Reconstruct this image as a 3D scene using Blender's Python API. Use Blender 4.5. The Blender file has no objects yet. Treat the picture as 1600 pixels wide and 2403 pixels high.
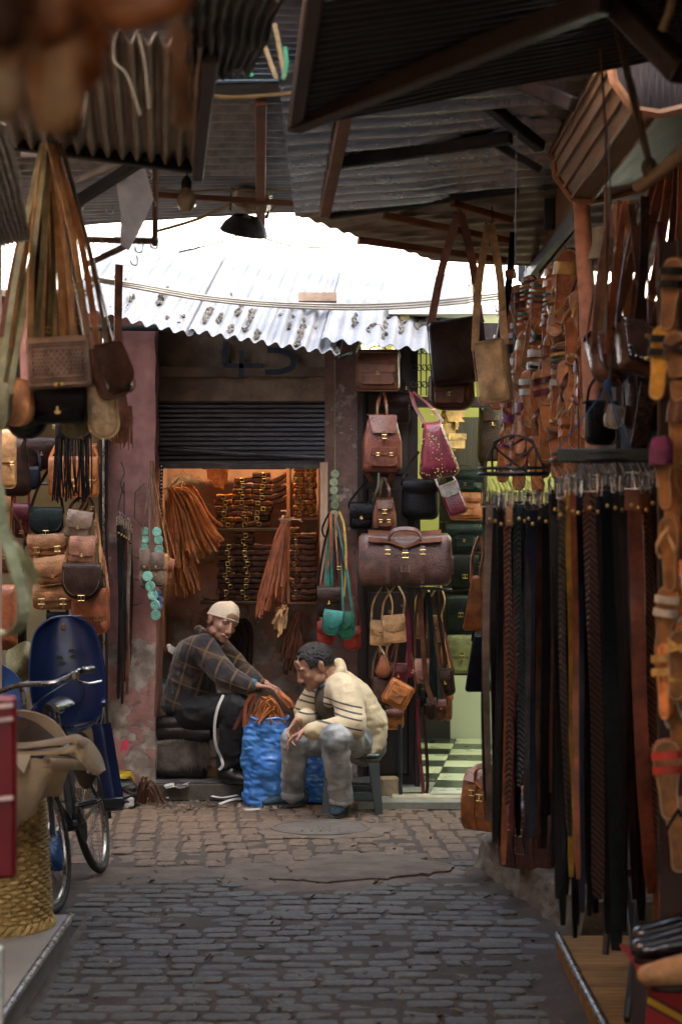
import bpy, bmesh, math, random
from mathutils import Vector, Matrix, Euler, noise as mnoise
random.seed(7)
R = math.radians
PI = math.pi
sc = bpy.context.scene
COL = sc.collection

# ------------------------------------------------------------------ camera, sky, sun, exposure
F = 4700.0          # focal length in photo pixels
HZ = 1235.0         # eye level in photo pixels
CH = 1.66           # eye height in metres
cam = bpy.data.cameras.new('camera')
cam.sensor_fit = 'VERTICAL'
cam.sensor_height = 36.0
cam.sensor_width = 24.0
cam.lens = F / 2403.0 * 36.0
cam.shift_y = (HZ - 1201.5) / 2403.0
cam.clip_start = 0.1
cam.clip_end = 2000
cam.dof.use_dof = True
cam.dof.focus_distance = 11.6
cam.dof.aperture_fstop = 4.5
camo = bpy.data.objects.new('camera', cam)
camo.location = (0, 0, CH)
camo.rotation_euler = (R(90), 0, 0)
COL.objects.link(camo)
sc.camera = camo

SUN_EL, SUN_AZ = 50.0, 115.0        # azimuth clockwise from +Y (the alley's far end)
world = bpy.data.worlds.new('World')
sc.world = world
world.use_nodes = True
wn = world.node_tree.nodes
bg = wn['Background']
sky = wn.new('ShaderNodeTexSky')
sky.sky_type = 'NISHITA'
sky.sun_disc = False
sky.sun_elevation = R(SUN_EL)
sky.sun_rotation = R(SUN_AZ)
sky.dust_density = 4.0
sky.air_density = .8
sky.ozone_density = .4
_bw = wn.new('ShaderNodeRGBToBW'); _mx = wn.new('ShaderNodeMix'); _mx.data_type = 'RGBA'; _mx.inputs[0].default_value = .45     # hazy, nearly white sky
_tn = wn.new('ShaderNodeMix'); _tn.data_type = 'RGBA'; _tn.blend_type = 'MULTIPLY'; _tn.inputs[0].default_value = 1.; _tn.inputs[7].default_value = (1.0, .96, .90, 1)
world.node_tree.links.new(sky.outputs[0], _bw.inputs[0]); world.node_tree.links.new(sky.outputs[0], _mx.inputs[6]); world.node_tree.links.new(_bw.outputs[0], _mx.inputs[7])
world.node_tree.links.new(_mx.outputs[2], _tn.inputs[6]); world.node_tree.links.new(_tn.outputs[2], bg.inputs[0])
bg.inputs[1].default_value = 0.15
sun = bpy.data.lights.new('sun', 'SUN')
sun.energy = 2.5
sun.angle = R(0.5)
sun.color = (1.0, 0.95, 0.88)
suno = bpy.data.objects.new('sun', sun)
_a = R(SUN_AZ); _e = R(SUN_EL)
_d = Vector((math.sin(_a) * math.cos(_e), math.cos(_a) * math.cos(_e), math.sin(_e)))
suno.rotation_euler = _d.to_track_quat('Z', 'Y').to_euler()
suno.location = (0, -5, 12)
COL.objects.link(suno)
sc.view_settings.view_transform = 'Standard'
sc.view_settings.look = 'None'
sc.view_settings.gamma = 1.0
sc.view_settings.use_curve_mapping = False
sc.view_settings.exposure = 4.35
sc.cycles.use_denoising = True
sc.cycles.max_bounces = 7
sc.cycles.diffuse_bounces = 4
sc.cycles.glossy_bounces = 3
sc.cycles.transmission_bounces = 3
sc.cycles.sample_clamp_indirect = 6.0
sc.cycles.caustics_reflective = False
sc.cycles.caustics_refractive = False

# ------------------------------------------------------------------ pixel -> place
def W(px, py, Y):
    return Vector(((px - 800.0) * Y / F, Y, CH - (py - HZ) * Y / F))
def G(px, py, z=0.0):
    Y = (CH - z) * F / (py - HZ)
    return Vector(((px - 800.0) * Y / F, Y, z))
def rnd(a, b): return random.uniform(a, b)

# ------------------------------------------------------------------ materials
MATS = {}
def _nt(name):
    m = bpy.data.materials.new(name); m.use_nodes = True
    n = m.node_tree.nodes; l = m.node_tree.links
    return m, n, l, n['Principled BSDF']
def mat(name, c, rough=.55, metal=0., var=.3, scale=6., bump=.25, bscale=90., c2=None, lo=.35, hi=.68, spec=.5, coat=0., sheen=0., stretch=None, rnd_off=True, rvar=.12):
    """noise-mottled surface: colour c drifting to c2, fine bump"""
    if name in MATS: return MATS[name]
    m, n, l, p = _nt(name)
    if c2 is None:
        a = tuple(x * (1 - var) for x in c); b = tuple(min(1, x * (1 + var)) for x in c)
    else: a, b = c, c2
    tc = n.new('ShaderNodeTexCoord'); vec = tc.outputs['Object']
    if rnd_off:
        oi = n.new('ShaderNodeObjectInfo'); ma = n.new('ShaderNodeVectorMath'); ma.operation = 'MULTIPLY_ADD'
        l.new(oi.outputs['Random'], ma.inputs[0]); ma.inputs[1].default_value = (7.3, 11.1, 5.7)
        l.new(vec, ma.inputs[2]); vec = ma.outputs[0]
    if stretch:
        mp = n.new('ShaderNodeMapping'); mp.inputs['Scale'].default_value = stretch
        l.new(vec, mp.inputs[0]); vec = mp.outputs[0]
    no = n.new('ShaderNodeTexNoise'); no.inputs['Scale'].default_value = scale; no.inputs['Detail'].default_value = 7; no.inputs['Roughness'].default_value = .6
    l.new(vec, no.inputs['Vector'])
    cr = n.new('ShaderNodeValToRGB'); cr.color_ramp.elements[0].position = lo; cr.color_ramp.elements[1].position = hi
    cr.color_ramp.elements[0].color = (*a, 1); cr.color_ramp.elements[1].color = (*b, 1)
    l.new(no.outputs['Fac'], cr.inputs[0])
    if rnd_off:        # every piece a little lighter or darker than its neighbour
        mr0 = n.new('ShaderNodeMapRange'); mr0.inputs[3].default_value = .78; mr0.inputs[4].default_value = 1.18; l.new(oi.outputs['Random'], mr0.inputs[0])
        hs = n.new('ShaderNodeHueSaturation'); l.new(mr0.outputs[0], hs.inputs['Value']); l.new(cr.outputs[0], hs.inputs['Color']); l.new(hs.outputs[0], p.inputs['Base Color'])
    else: l.new(cr.outputs[0], p.inputs['Base Color'])
    if rvar:
        mr = n.new('ShaderNodeMapRange'); mr.inputs[3].default_value = max(.05, rough - rvar); mr.inputs[4].default_value = min(1, rough + rvar)
        l.new(no.outputs['Fac'], mr.inputs[0]); l.new(mr.outputs[0], p.inputs['Roughness'])
    else: p.inputs['Roughness'].default_value = rough
    p.inputs['Metallic'].default_value = metal
    p.inputs['Specular IOR Level'].default_value = spec
    p.inputs['Coat Weight'].default_value = coat
    p.inputs['Coat Roughness'].default_value = .25
    p.inputs['Sheen Weight'].default_value = sheen
    if bump:
        nb = n.new('ShaderNodeTexNoise'); nb.inputs['Scale'].default_value = bscale; nb.inputs['Detail'].default_value = 5
        l.new(vec, nb.inputs['Vector'])
        bp = n.new('ShaderNodeBump'); bp.inputs['Strength'].default_value = bump; bp.inputs['Distance'].default_value = .01
        l.new(nb.outputs['Fac'], bp.inputs['Height']); l.new(bp.outputs[0], p.inputs['Normal'])
    MATS[name] = m
    return m
def leather(key):
    c, rough, coat = LEATHER[key]
    return mat('leather_' + key, c, rough=rough, var=.46, scale=13, bump=.45, bscale=100, coat=coat, spec=.18 if key in ('black', 'dark', 'navy', 'darkteal', 'blackgreen', 'grey', 'brown') else .4)
LEATHER = {
    'tan': ((.34, .165, .07), .48, .05), 'orange': ((.42, .15, .040), .45, .08), 'rust': ((.27, .085, .035), .45, .08),
    'brown': ((.115, .045, .024), .40, .12), 'redbrown': ((.145, .042, .022), .38, .12), 'dark': ((.028, .014, .010), .42, .06), 'glossy': ((.10, .045, .028), .16, .6),
    'black': ((.0055, .0055, .0065), .5, .03), 'blackgreen': ((.006, .011, .011), .34, .12), 'teal': ((.02, .155, .125), .5, 0),
    'darkteal': ((.006, .015, .018), .5, .03), 'green': ((.02, .17, .10), .5, 0), 'maroon': ((.14, .018, .03), .36, .15), 'red': ((.36, .035, .022), .45, .1),
    'natural': ((.52, .36, .19), .6, 0), 'cream': ((.60, .46, .25), .6, 0), 'rosy': ((.30, .145, .095), .55, 0), 'greybrown': ((.19, .135, .10), .62, 0),
    'olive': ((.16, .16, .075), .5, 0), 'palegreen': ((.20, .23, .14), .55, 0), 'navy': ((.007, .009, .019), .45, .05), 'gold': ((.55, .36, .10), .35, .2),
    'yellow': ((.52, .30, .03), .5, .05), 'purple': ((.13, .012, .09), .6, 0), 'camel': ((.42, .235, .10), .52, 0), 'mauve': ((.088, .038, .028), .42, .12), 'white': ((.55, .55, .48), .5, .05),
    'sole': ((.60, .225, .060), .28, .4), 'sole2': ((.46, .145, .042), .28, .4), 'sole3': ((.24, .11, .026), .42, .1), 'grey': ((.04, .04, .043), .5, .05),
}
def metal(name, c, rough=.3): return mat(name, c, rough=rough, metal=1., var=.25, scale=20, bump=.05)
BRASS = metal('brass', (.62, .44, .16), .3)
STEEL = metal('steel', (.5, .5, .48), .28)
DARKSTEEL = mat('dark_steel', (.06, .06, .062), rough=.45, metal=.7, var=.4, scale=15, bump=.2)
PAINTSTEEL = mat('painted_steel', (.020, .026, .031), rough=.5, var=.5, scale=14, bump=.3, bscale=40)
WIRE = mat('wire', (.05, .045, .04), rough=.5, metal=.4, var=.3, bump=0)
THREAD = mat('thread', (.55, .47, .34), rough=.8, var=.1, bump=0)
ROPE = mat('rope', (.24, .19, .10), rough=.9, var=.3, scale=60, bump=.5, bscale=200)
WOOD = mat('wood', (.30, .18, .09), rough=.6, var=.4, scale=5, bump=.4, bscale=40, stretch=(1, 1, .15))
WOODRED = mat('red_wood', (.25, .105, .05), rough=.6, var=.35, scale=6, bump=.3, bscale=50)
DARKWOOD = mat('dark_wood', (.022, .013, .010), rough=.5, var=.5, scale=8, bump=.4, bscale=60, stretch=(3, 3, .3))
BLACKPLASTIC = mat('black_plastic', (.018, .018, .02), rough=.35, var=.2, bump=.05)

# ------------------------------------------------------------------ objects
def obj(name, me, material=None, parent=None, loc=None, rot=None):
    o = bpy.data.objects.new(name, me)
    if material is not None and not me.materials: me.materials.append(material)
    COL.objects.link(o)
    if parent is not None: o.parent = parent
    if loc is not None: o.location = loc
    if rot is not None: o.rotation_euler = rot
    return o
def tag(o, label=None, cat=None, group=None, kind=None):
    if label: o['label'] = label
    if cat: o['category'] = cat
    if group: o['group'] = group
    if kind: o['kind'] = kind
    return o
def thing(name, label, cat, loc=(0, 0, 0), rot=(0, 0, 0), group=None):
    o = bpy.data.objects.new(name, None)
    o.empty_display_size = .05
    COL.objects.link(o); o.location = loc; o.rotation_euler = rot
    return tag(o, label, cat, group, 'thing')
def mtx(o):
    return Matrix.LocRotScale(Vector(o.location), o.rotation_euler, Vector(o.scale))

class MB:
    def __init__(s): s.v = []; s.f = []; s.M = Matrix()
    def at(s, loc=(0, 0, 0), rot=(0, 0, 0), sca=(1, 1, 1)):
        s.M = Matrix.LocRotScale(Vector(loc), Euler(rot), Vector(sca)); return s
    def add(s, vs, fs):
        b = len(s.v); M = s.M
        s.v.extend([M @ Vector(v) for v in vs]); s.f.extend([tuple(b + i for i in f) for f in fs]); return s
    def box(s, c, d, bev=0.):
        cx, cy, cz = c; x, y, z = d[0] / 2, d[1] / 2, d[2] / 2
        if bev <= 0:
            vs = [(cx + a * x, cy + b * y, cz + e * z) for a in (-1, 1) for b in (-1, 1) for e in (-1, 1)]
            return s.add(vs, [(0, 1, 3, 2), (4, 6, 7, 5), (0, 4, 5, 1), (2, 3, 7, 6), (0, 2, 6, 4), (1, 5, 7, 3)])
        k = min(bev, x * .9, y * .9, z * .9); vs = []; idx = {}
        for a in (-1, 1):
            for b in (-1, 1):
                for e in (-1, 1):
                    idx[a, b, e] = len(vs)
                    vs += [(cx + a * x, cy + b * (y - k), cz + e * (z - k)), (cx + a * (x - k), cy + b * y, cz + e * (z - k)), (cx + a * (x - k), cy + b * (y - k), cz + e * z)]
        fs = []
        def q(*ids): fs.append(ids)
        for a in (-1, 1):
            i = lambda b, e: idx[a, b, e]
            t = (i(-1, -1), i(1, -1), i(1, 1), i(-1, 1)); fs.append(t if a > 0 else t[::-1])
        for b in (-1, 1):
            i = lambda a, e: idx[a, b, e] + 1
            t = (i(-1, -1), i(1, -1), i(1, 1), i(-1, 1)); fs.append(t if b < 0 else t[::-1])
        for e in (-1, 1):
            i = lambda a, b: idx[a, b, e] + 2
            t = (i(-1, -1), i(1, -1), i(1, 1), i(-1, 1)); fs.append(t if e > 0 else t[::-1])
        for a in (-1, 1):
            for b in (-1, 1):
                t = (idx[a, b, -1], idx[a, b, -1] + 1, idx[a, b, 1] + 1, idx[a, b, 1]); fs.append(t if a * b < 0 else t[::-1])
            for e in (-1, 1):
                t = (idx[a, -1, e], idx[a, 1, e], idx[a, 1, e] + 2, idx[a, -1, e] + 2); fs.append(t if a * e > 0 else t[::-1])
        for b in (-1, 1):
            for e in (-1, 1):
                t = (idx[-1, b, e] + 1, idx[1, b, e] + 1, idx[1, b, e] + 2, idx[-1, b, e] + 2); fs.append(t if b * e < 0 else t[::-1])
        for (a, b, e), i in idx.items():
            t = (i, i + 1, i + 2); fs.append(t if a * b * e > 0 else t[::-1])
        return s.add(vs, fs)
    def tube(s, pts, r, n=6, closed=False, cap=True):
        pts = [Vector(p) for p in pts]; N = len(pts)
        rr = r if isinstance(r, (list, tuple)) else [r] * N
        vs = []; up = None
        for i, p in enumerate(pts):
            t = (pts[(i + 1) % N] - pts[i - 1]) if closed else (pts[min(i + 1, N - 1)] - pts[max(i - 1, 0)])
            if t.length < 1e-9: t = Vector((0, 0, 1))
            t.normalize()
            if up is None: up = Vector((0, 0, 1)) if abs(t.z) < .9 else Vector((1, 0, 0))
            a = t.cross(up)
            if a.length < 1e-6: a = t.cross(Vector((0, 1, 0)))
            a.normalize(); b = a.cross(t).normalized(); up = b
            for k in range(n):
                w = 2 * PI * k / n
                vs.append(p + (a * math.cos(w) + b * math.sin(w)) * rr[i])
        fs = []
        for i in range(N if closed else N - 1):
            j = (i + 1) % N
            for k in range(n): fs.append((i * n + k, i * n + (k + 1) % n, j * n + (k + 1) % n, j * n + k))
        if cap and not closed: fs.append(tuple(range(n))[::-1]); fs.append(tuple((N - 1) * n + k for k in range(n)))
        return s.add(vs, fs)
    def ribbon(s, pts, w, t=.003, side=(1, 0, 0), tip=0):
        """flat strap through pts, width vector side (or one per point)"""
        pts = [Vector(p) for p in pts]; N = len(pts); vs = []
        ww = w if isinstance(w, (list, tuple)) else [w] * N
        ss = side if isinstance(side, list) else [side] * N
        for i, p in enumerate(pts):
            tg = (pts[min(i + 1, N - 1)] - pts[max(i - 1, 0)])
            if tg.length < 1e-9: tg = Vector((0, 0, -1))
            tg.normalize(); sd = Vector(ss[i]); sd = sd - tg * sd.dot(tg)
            if sd.length < 1e-5: sd = tg.orthogonal()
            sd.normalize(); nn = tg.cross(sd); a = sd * (ww[i] / 2); b = nn * (t / 2)
            vs += [p - a - b, p + a - b, p + a + b, p - a + b]
        fs = [(0, 1, 2, 3)[::-1]]
        for i in range(N - 1):
            for k in range(4): fs.append((i * 4 + k, i * 4 + (k + 1) % 4, i * 4 + 4 + (k + 1) % 4, i * 4 + 4 + k))
        fs.append(tuple((N - 1) * 4 + k for k in range(4)))
        return s.add(vs, fs)
    def plate(s, outline, y0, y1, bev=0.):
        """outline in (x,z), solid from y0 (front) to y1 (back), bevelled rims"""
        N = len(outline); cx = sum(p[0] for p in outline) / N; cz = sum(p[1] for p in outline) / N
        def ring(y, ins):
            r = []
            for x, z in outline:
                d = math.hypot(x - cx, z - cz) or 1
                k = max(0, 1 - ins / d); r.append((cx + (x - cx) * k, y, cz + (z - cz) * k))
            return r
        rings = [ring(y0, bev), ring(y0 + bev * (1 if y1 > y0 else -1), 0), ring(y1 - bev * (1 if y1 > y0 else -1), 0), ring(y1, bev)] if bev else [ring(y0, 0), ring(y1, 0)]
        vs = [p for r in rings for p in r]; fs = []
        for j in range(len(rings) - 1):
            for k in range(N): fs.append((j * N + k, (j + 1) * N + k, (j + 1) * N + (k + 1) % N, j * N + (k + 1) % N))
        fs.append(tuple(range(N))); fs.append(tuple((len(rings) - 1) * N + k for k in range(N))[::-1])
        return s.add(vs, fs)
    def puffy(s, outline, d, bul=.35, ny=7):
        """soft cushion: outline (x,z) swelling through depth d"""
        N = len(outline); cx = sum(p[0] for p in outline) / N; cz = sum(p[1] for p in outline) / N
        vs = []; fs = []
        for j in range(ny):
            a = -PI / 2 + PI * j / (ny - 1); k = math.cos(a) ** bul if 0 < j < ny - 1 else 0.55; y = math.sin(a) * d / 2
            if j in (0, ny - 1): k = .62
            for x, z in outline: vs.append((cx + (x - cx) * k, y, cz + (z - cz) * k))
        for j in range(ny - 1):
            for k in range(N): fs.append((j * N + k, (j + 1) * N + k, (j + 1) * N + (k + 1) % N, j * N + (k + 1) % N))
        fs.append(tuple(range(N))); fs.append(tuple((ny - 1) * N + k for k in range(N))[::-1])
        return s.add(vs, fs)
    def lathe(s, prof, n=16, c=(0, 0, 0)):
        vs = []; fs = []; m = len(prof)
        for r, z in prof:
            for k in range(n): w = 2 * PI * k / n; vs.append((c[0] + r * math.cos(w), c[1] + r * math.sin(w), c[2] + z))
        for j in range(m - 1):
            for k in range(n): fs.append((j * n + k, j * n + (k + 1) % n, (j + 1) * n + (k + 1) % n, (j + 1) * n + k))
        if prof[0][0] > 1e-4: fs.append(tuple(range(n))[::-1])
        if prof[-1][0] > 1e-4: fs.append(tuple((m - 1) * n + k for k in range(n)))
        return s.add(vs, fs)
    def ball(s, c, r, n=10, m=6):
        rx, ry, rz = r if isinstance(r, (tuple, list)) else (r, r, r)
        vs = [(c[0], c[1], c[2] - rz)]; fs = []
        for j in range(1, m):
            a = -PI / 2 + PI * j / m
            for k in range(n): w = 2 * PI * k / n; vs.append((c[0] + rx * math.cos(a) * math.cos(w), c[1] + ry * math.cos(a) * math.sin(w), c[2] + rz * math.sin(a)))
        vs.append((c[0], c[1], c[2] + rz)); L = len(vs) - 1
        for k in range(n):
            fs.append((0, 1 + (k + 1) % n, 1 + k)); fs.append((L, L - n + k, L - n + (k + 1) % n))
        for j in range(m - 2):
            for k in range(n): fs.append((1 + j * n + k, 1 + j * n + (k + 1) % n, 1 + (j + 1) * n + (k + 1) % n, 1 + (j + 1) * n + k))
        return s.add(vs, fs)
    def grid(s, fn, nu, nv, thick=0.):
        """surface fn(u,v)->point; thick>0 gives it a second skin and closed rims"""
        P = [[Vector(fn(i / nu, j / nv)) for i in range(nu + 1)] for j in range(nv + 1)]
        vs = [p for r in P for p in r]; w = nu + 1; fs = []
        for j in range(nv):
            for i in range(nu): fs.append((j * w + i, j * w + i + 1, (j + 1) * w + i + 1, (j + 1) * w + i))
        if thick:
            n0 = len(vs); add = []
            for j in range(nv + 1):
                for i in range(nu + 1):
                    du = P[j][min(i + 1, nu)] - P[j][max(i - 1, 0)]; dv = P[min(j + 1, nv)][i] - P[max(j - 1, 0)][i]
                    nn = du.cross(dv)
                    nn = nn.normalized() if nn.length > 1e-12 else Vector((0, 0, 1))
                    add.append(P[j][i] + nn * -thick)
            vs += add; fs += [tuple(n0 + k for k in f[::-1]) for f in fs]
            for i in range(nu):
                fs.append((i + 1, i, n0 + i, n0 + i + 1)); b = nv * w; fs.append((b + i, b + i + 1, n0 + b + i + 1, n0 + b + i))
            for j in range(nv):
                fs.append((j * w, (j + 1) * w, n0 + (j + 1) * w, n0 + j * w)); b = nu; fs.append(((j + 1) * w + b, j * w + b, n0 + j * w + b, n0 + (j + 1) * w + b))
        return s.add(vs, fs)
    def mesh(s, name, smooth=True, angle=40):
        me = bpy.data.meshes.new(name)
        me.from_pydata([tuple(v) for v in s.v], [], s.f)
        me.validate(); me.update()
        if smooth:
            me.polygons.foreach_set('use_smooth', [True] * len(me.polygons))
            try: me.set_sharp_from_angle(angle=R(angle))
            except Exception: pass
        return me
    def build(s, name, material, parent=None, smooth=True, loc=None, rot=None, angle=40):
        return obj(name, s.mesh(name, smooth, angle), material, parent, loc, rot)

def rrect(w, h, rt=.01, rb=.02, n=5, top=1., x0=0., z0=0.):
    """rounded rectangle outline, top edge at z0, hanging down h; top = width ratio at the top"""
    pts = []
    for (sx, sz, a0, r) in ((1, 0, 0, rt), (-1, 0, 90, rt), (-1, -1, 180, rb), (1, -1, 270, rb)):
        r = min(r, w * .49, h * .49)
        hw = w / 2 * (top if sz == 0 else 1)
        cx = sx * (hw - r); cz = -r if sz == 0 else -h + r
        for k in range(n + 1):
            a = R(a0 + 90 * k / n); pts.append((x0 + cx + r * math.cos(a), z0 + cz + r * math.sin(a)))
    return pts
def arc(p0, p1, sag, n=8):
    """hanging curve between two points, sagging by sag"""
    p0, p1 = Vector(p0), Vector(p1); o = []
    for i in range(n + 1):
        t = i / n; p = p0.lerp(p1, t); p.z -= sag * 4 * t * (1 - t); o.append(p)
    return o
def bez(pts, n=8):
    """smooth curve through pts (Catmull-Rom)"""
    P = [Vector(p) for p in pts]; o = []
    for i in range(len(P) - 1):
        a = P[max(i - 1, 0)]; b = P[i]; c = P[i + 1]; d = P[min(i + 2, len(P) - 1)]
        for k in range(n):
            t = k / n
            o.append(.5 * ((2 * b) + (c - a) * t + (2 * a - 5 * b + 4 * c - d) * t * t + (3 * b - a - 3 * c + d) * t ** 3))
    o.append(P[-1]); return o
def nz(p, s=1., seed=0.): return mnoise.noise(Vector(p) * s + Vector((seed, seed * 1.7, seed * .3)))
# ================================================================== STRUCTURE
# ---- ground
M_DIRT = mat('street_dirt', (.038, .028, .020), rough=.95, c2=(.085, .064, .047), scale=5, bump=.7, bscale=60, rnd_off=False)
M_SETT = mat('paving_stone', (.090, .083, .068), rough=.66, var=.50, scale=30, bump=.9, bscale=85, rvar=.2)
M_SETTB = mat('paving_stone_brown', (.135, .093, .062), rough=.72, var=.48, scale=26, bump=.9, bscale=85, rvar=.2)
M_CONC = mat('worn_concrete', (.085, .062, .044), rough=.9, c2=(.165, .125, .092), scale=7, bump=.6, bscale=50, rnd_off=False)
g = MB(); g.add([(-200, -200, -.03), (200, -200, -.03), (200, 200, -.03), (-200, 200, -.03)], [(0, 1, 2, 3)])
ground = g.build('ground', M_DIRT, smooth=False); tag(ground, 'dusty brown earth bed of the covered market street', kind='structure')
def street_bed(u, v):
    x = -1.9 + u * 3.8; y = 5.5 + v * 7.0
    return (x, y, -.007 + .004 * nz((x, y, 0), 2.2) + .003 * nz((x, y, 5), 14))
g = MB(); g.grid(street_bed, 90, 150)
street = g.build('street', M_DIRT); tag(street, 'paved market street of grey setts with earth packed in the joints', kind='structure')

def paver_mesh(w, d, h=.05, k=.009):
    b = MB(); vs = []
    for z, i in ((-h, 0), (-.010, 0), (-.0025, k * .45), (0, k * 1.5)):
        x, y = w / 2 - i, d / 2 - i; c = min(.016, x * .4, y * .4)
        vs += [(-x + c, -y, z), (x - c, -y, z), (x, -y + c, z), (x, y - c, z), (x - c, y, z), (-x + c, y, z), (-x, y - c, z), (-x, -y + c, z)]
    fs = [(8 * j + k2, 8 * j + (k2 + 1) % 8, 8 * j + 8 + (k2 + 1) % 8, 8 * j + 8 + k2) for j in range(3) for k2 in range(8)]
    fs.append(tuple(range(24, 32))); b.add(vs, fs)
    return b
def right_edge(Y): return .88 - (Y - 6.6) * .05 if Y < 8.4 else .79 - (Y - 8.4) * .10
cells = []
Y = 6.25; row = 0
while Y < 9.86:
    d = .110 + rnd(-.006, .006); x = -1.03 - (Y - 6.3) * .03 + rnd(-.12, 0); xr = right_edge(Y)
    while x < xr - .05:
        w = random.choice((.112, .145, .15, .16, .205, .18)) + rnd(-.008, .008)
        cy = Y + .03 * math.sin(x * 2.1 + 1) + .02 * math.sin(x * 5 + Y)
        edge = x > xr - .22 and random.random() < .45
        patch = (9.20 + .12 * math.sin(x * 4) + .1 * math.sin(x * 9)) < cy and -.70 + .3 * (9.86 - cy) < x < .40 or (cy > 9.55 + .1 * math.sin(x * 7) and x < -.3)
        if not edge and not patch: cells.append((x + w / 2, cy, w - .012, d - .013, 0))
        x += w
    Y += .1125; row += 1
for i in range(-5, 24):
    x0 = -.95 + i * .1145; Y = 9.72 + rnd(0, .2)
    while Y < 12.25:
        d = random.choice((.235, .235, .12, .24)) + rnd(-.01, .01); cx = x0 - (Y - 10.9) * .093 + .012 * math.sin(Y * 3 + i); cy = Y + d / 2
        lo = 9.90 + .14 * math.sin(cx * 3 + .5) + .06 * math.sin(cx * 11)
        inhole = math.hypot(cx + .11, (cy - 11.0)) < .34
        if cy > lo and not inhole and -1.55 < cx < 1.3 and not (cy > 11.95 and cx < .02 and cx > -1.2): cells.append((cx, cy, .1145 - .011, d - .011, 1))
        Y += d
def seen(c):
    px = 800 + c[0] * F / c[1]; py = HZ + CH * F / c[1]
    return 100 < px < 1330 and py < 2412
cells.sort(key=lambda c: c[1])
shown = [c for c in cells if seen(c)]
big = sorted(shown, key=lambda c: -c[2] * c[3] / c[1] ** 3)[:300]; bigset = set(map(id, big))
PM = {}
for c in big:
    key = (round(c[2] / .02), round(c[3] / .02), c[4])
    if key not in PM:
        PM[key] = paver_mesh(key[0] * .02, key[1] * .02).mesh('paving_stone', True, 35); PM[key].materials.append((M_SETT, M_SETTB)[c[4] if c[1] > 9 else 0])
    o = obj('paving_stone', PM[key], None, street, (c[0], c[1], rnd(-.008, .003)), (R(rnd(-2.4, 2.4)), R(rnd(-1.8, 1.8)), R(rnd(-3.5, 3.5))))
    o.scale = (c[2] / (key[0] * .02), c[3] / (key[1] * .02), 1)
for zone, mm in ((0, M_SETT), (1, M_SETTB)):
    b = MB()
    for c in cells:
        if id(c) in bigset or c[4] != zone: continue
        pm = paver_mesh(c[2], c[3])
        b.at((c[0], c[1], rnd(-.005, .004)), (R(rnd(-1, 1)), R(rnd(-1, 1)), R(rnd(-2.5, 2.5)))); b.add(pm.v, pm.f)
    o = b.build('paving', mm, street, angle=35); tag(o, kind='stuff')
# worn concrete patch with a broken lip across the street
def patch(name, pts, z, label):
    n = len(pts); vs = []; fs = []
    c = sum((Vector((*p, 0)) for p in pts), Vector()) / n
    ring = []
    P = [Vector((*p, 0)) for p in pts]
    for i in range(n):
        for k in range(14):
            q = P[i].lerp(P[(i + 1) % n], k / 14); q += Vector((nz(q, 5), nz(q, 5, 3), 0)) * .10 + Vector((nz(q, 22), nz(q, 22, 3), 0)) * .03; ring.append(q)
    m = len(ring)
    for s, zz in ((1.0, -.03), (1.0, z - .004), (.97, z), (.66, z + .004), (.33, z + .003)):
        for q in ring:
            w = c + (q - c) * s; vs.append((w.x, w.y, zz + (.004 * nz(w, 5) if s < 1 else 0)))
    for j in range(4):
        for k in range(m): fs.append((j * m + k, j * m + (k + 1) % m, (j + 1) * m + (k + 1) % m, (j + 1) * m + k))
    vs.append((c.x, c.y, z + .003)); fs += [(4 * m + k, 4 * m + (k + 1) % m, len(vs) - 1) for k in range(m)]
    b = MB(); b.add(vs, fs); o = b.build(name, M_CONC, angle=30); return tag(o, label, kind='structure')
patch('concrete_patch', [(-1.25, 9.30), (-.62, 9.42), (-.45, 9.20), (-.05, 9.10), (.20, 9.22), (.42, 9.42), (.62, 9.62), (.50, 9.90), (.1, 9.86), (-.3, 10.05), (-.62, 9.86), (-1.2, 9.80)], -.004, 'worn concrete repair crossing the street')
patch('concrete_patch', [(-.30, 9.42), (-.08, 9.34), (.20, 9.38), (.42, 9.52), (.55, 9.72), (.45, 10.0), (.12, 10.08), (-.14, 9.98), (-.28, 9.72)], .012, 'broken raised lip of concrete with a dark edge')
patch('concrete_patch', [(-.42, 10.72), (-.1, 10.62), (.24, 10.74), (.3, 11.1), (.1, 11.36), (-.2, 11.38), (-.46, 11.2)], .003, 'smooth concrete ring bed around the manhole')
b = MB(); b.lathe([(.0001, .004), (.2, .006), (.235, .006), (.24, .002), (.25, .002), (.255, .008), (.275, .008), (.28, -.01)], 40)
for k in range(5): b.box((-.1 + .05 * k, 0, .007), (.012, .3, .004))
mh = b.build('manhole_cover', mat('cast_iron', (.10, .085, .07), rough=.7, var=.35, scale=12, bump=.5), None, loc=(-.11, 11.0, .002))
tag(mh, 'dusty round manhole cover in the street before the seated men', 'manhole')
# loose bits on the street
b = MB()
for i in range(340):
    p = Vector((rnd(-1.1, .85), rnd(6.6, 12.0), .006)); s = rnd(.004, .014)
    if random.random() < .25: p = Vector((rnd(-1.2, -.3), rnd(11.7, 12.1), .006))
    b.at(p, (rnd(0, .6), rnd(0, .6), rnd(0, 6))); b.box((0, 0, 0), (s * rnd(1, 3.5), s, s * .4))
o = b.build('litter', mat('litter_bits', (.05, .03, .02), c2=(.30, .22, .15), rough=.9, scale=3), smooth=False); tag(o, 'small leather scraps and grit scattered on the street', kind='stuff')

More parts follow.
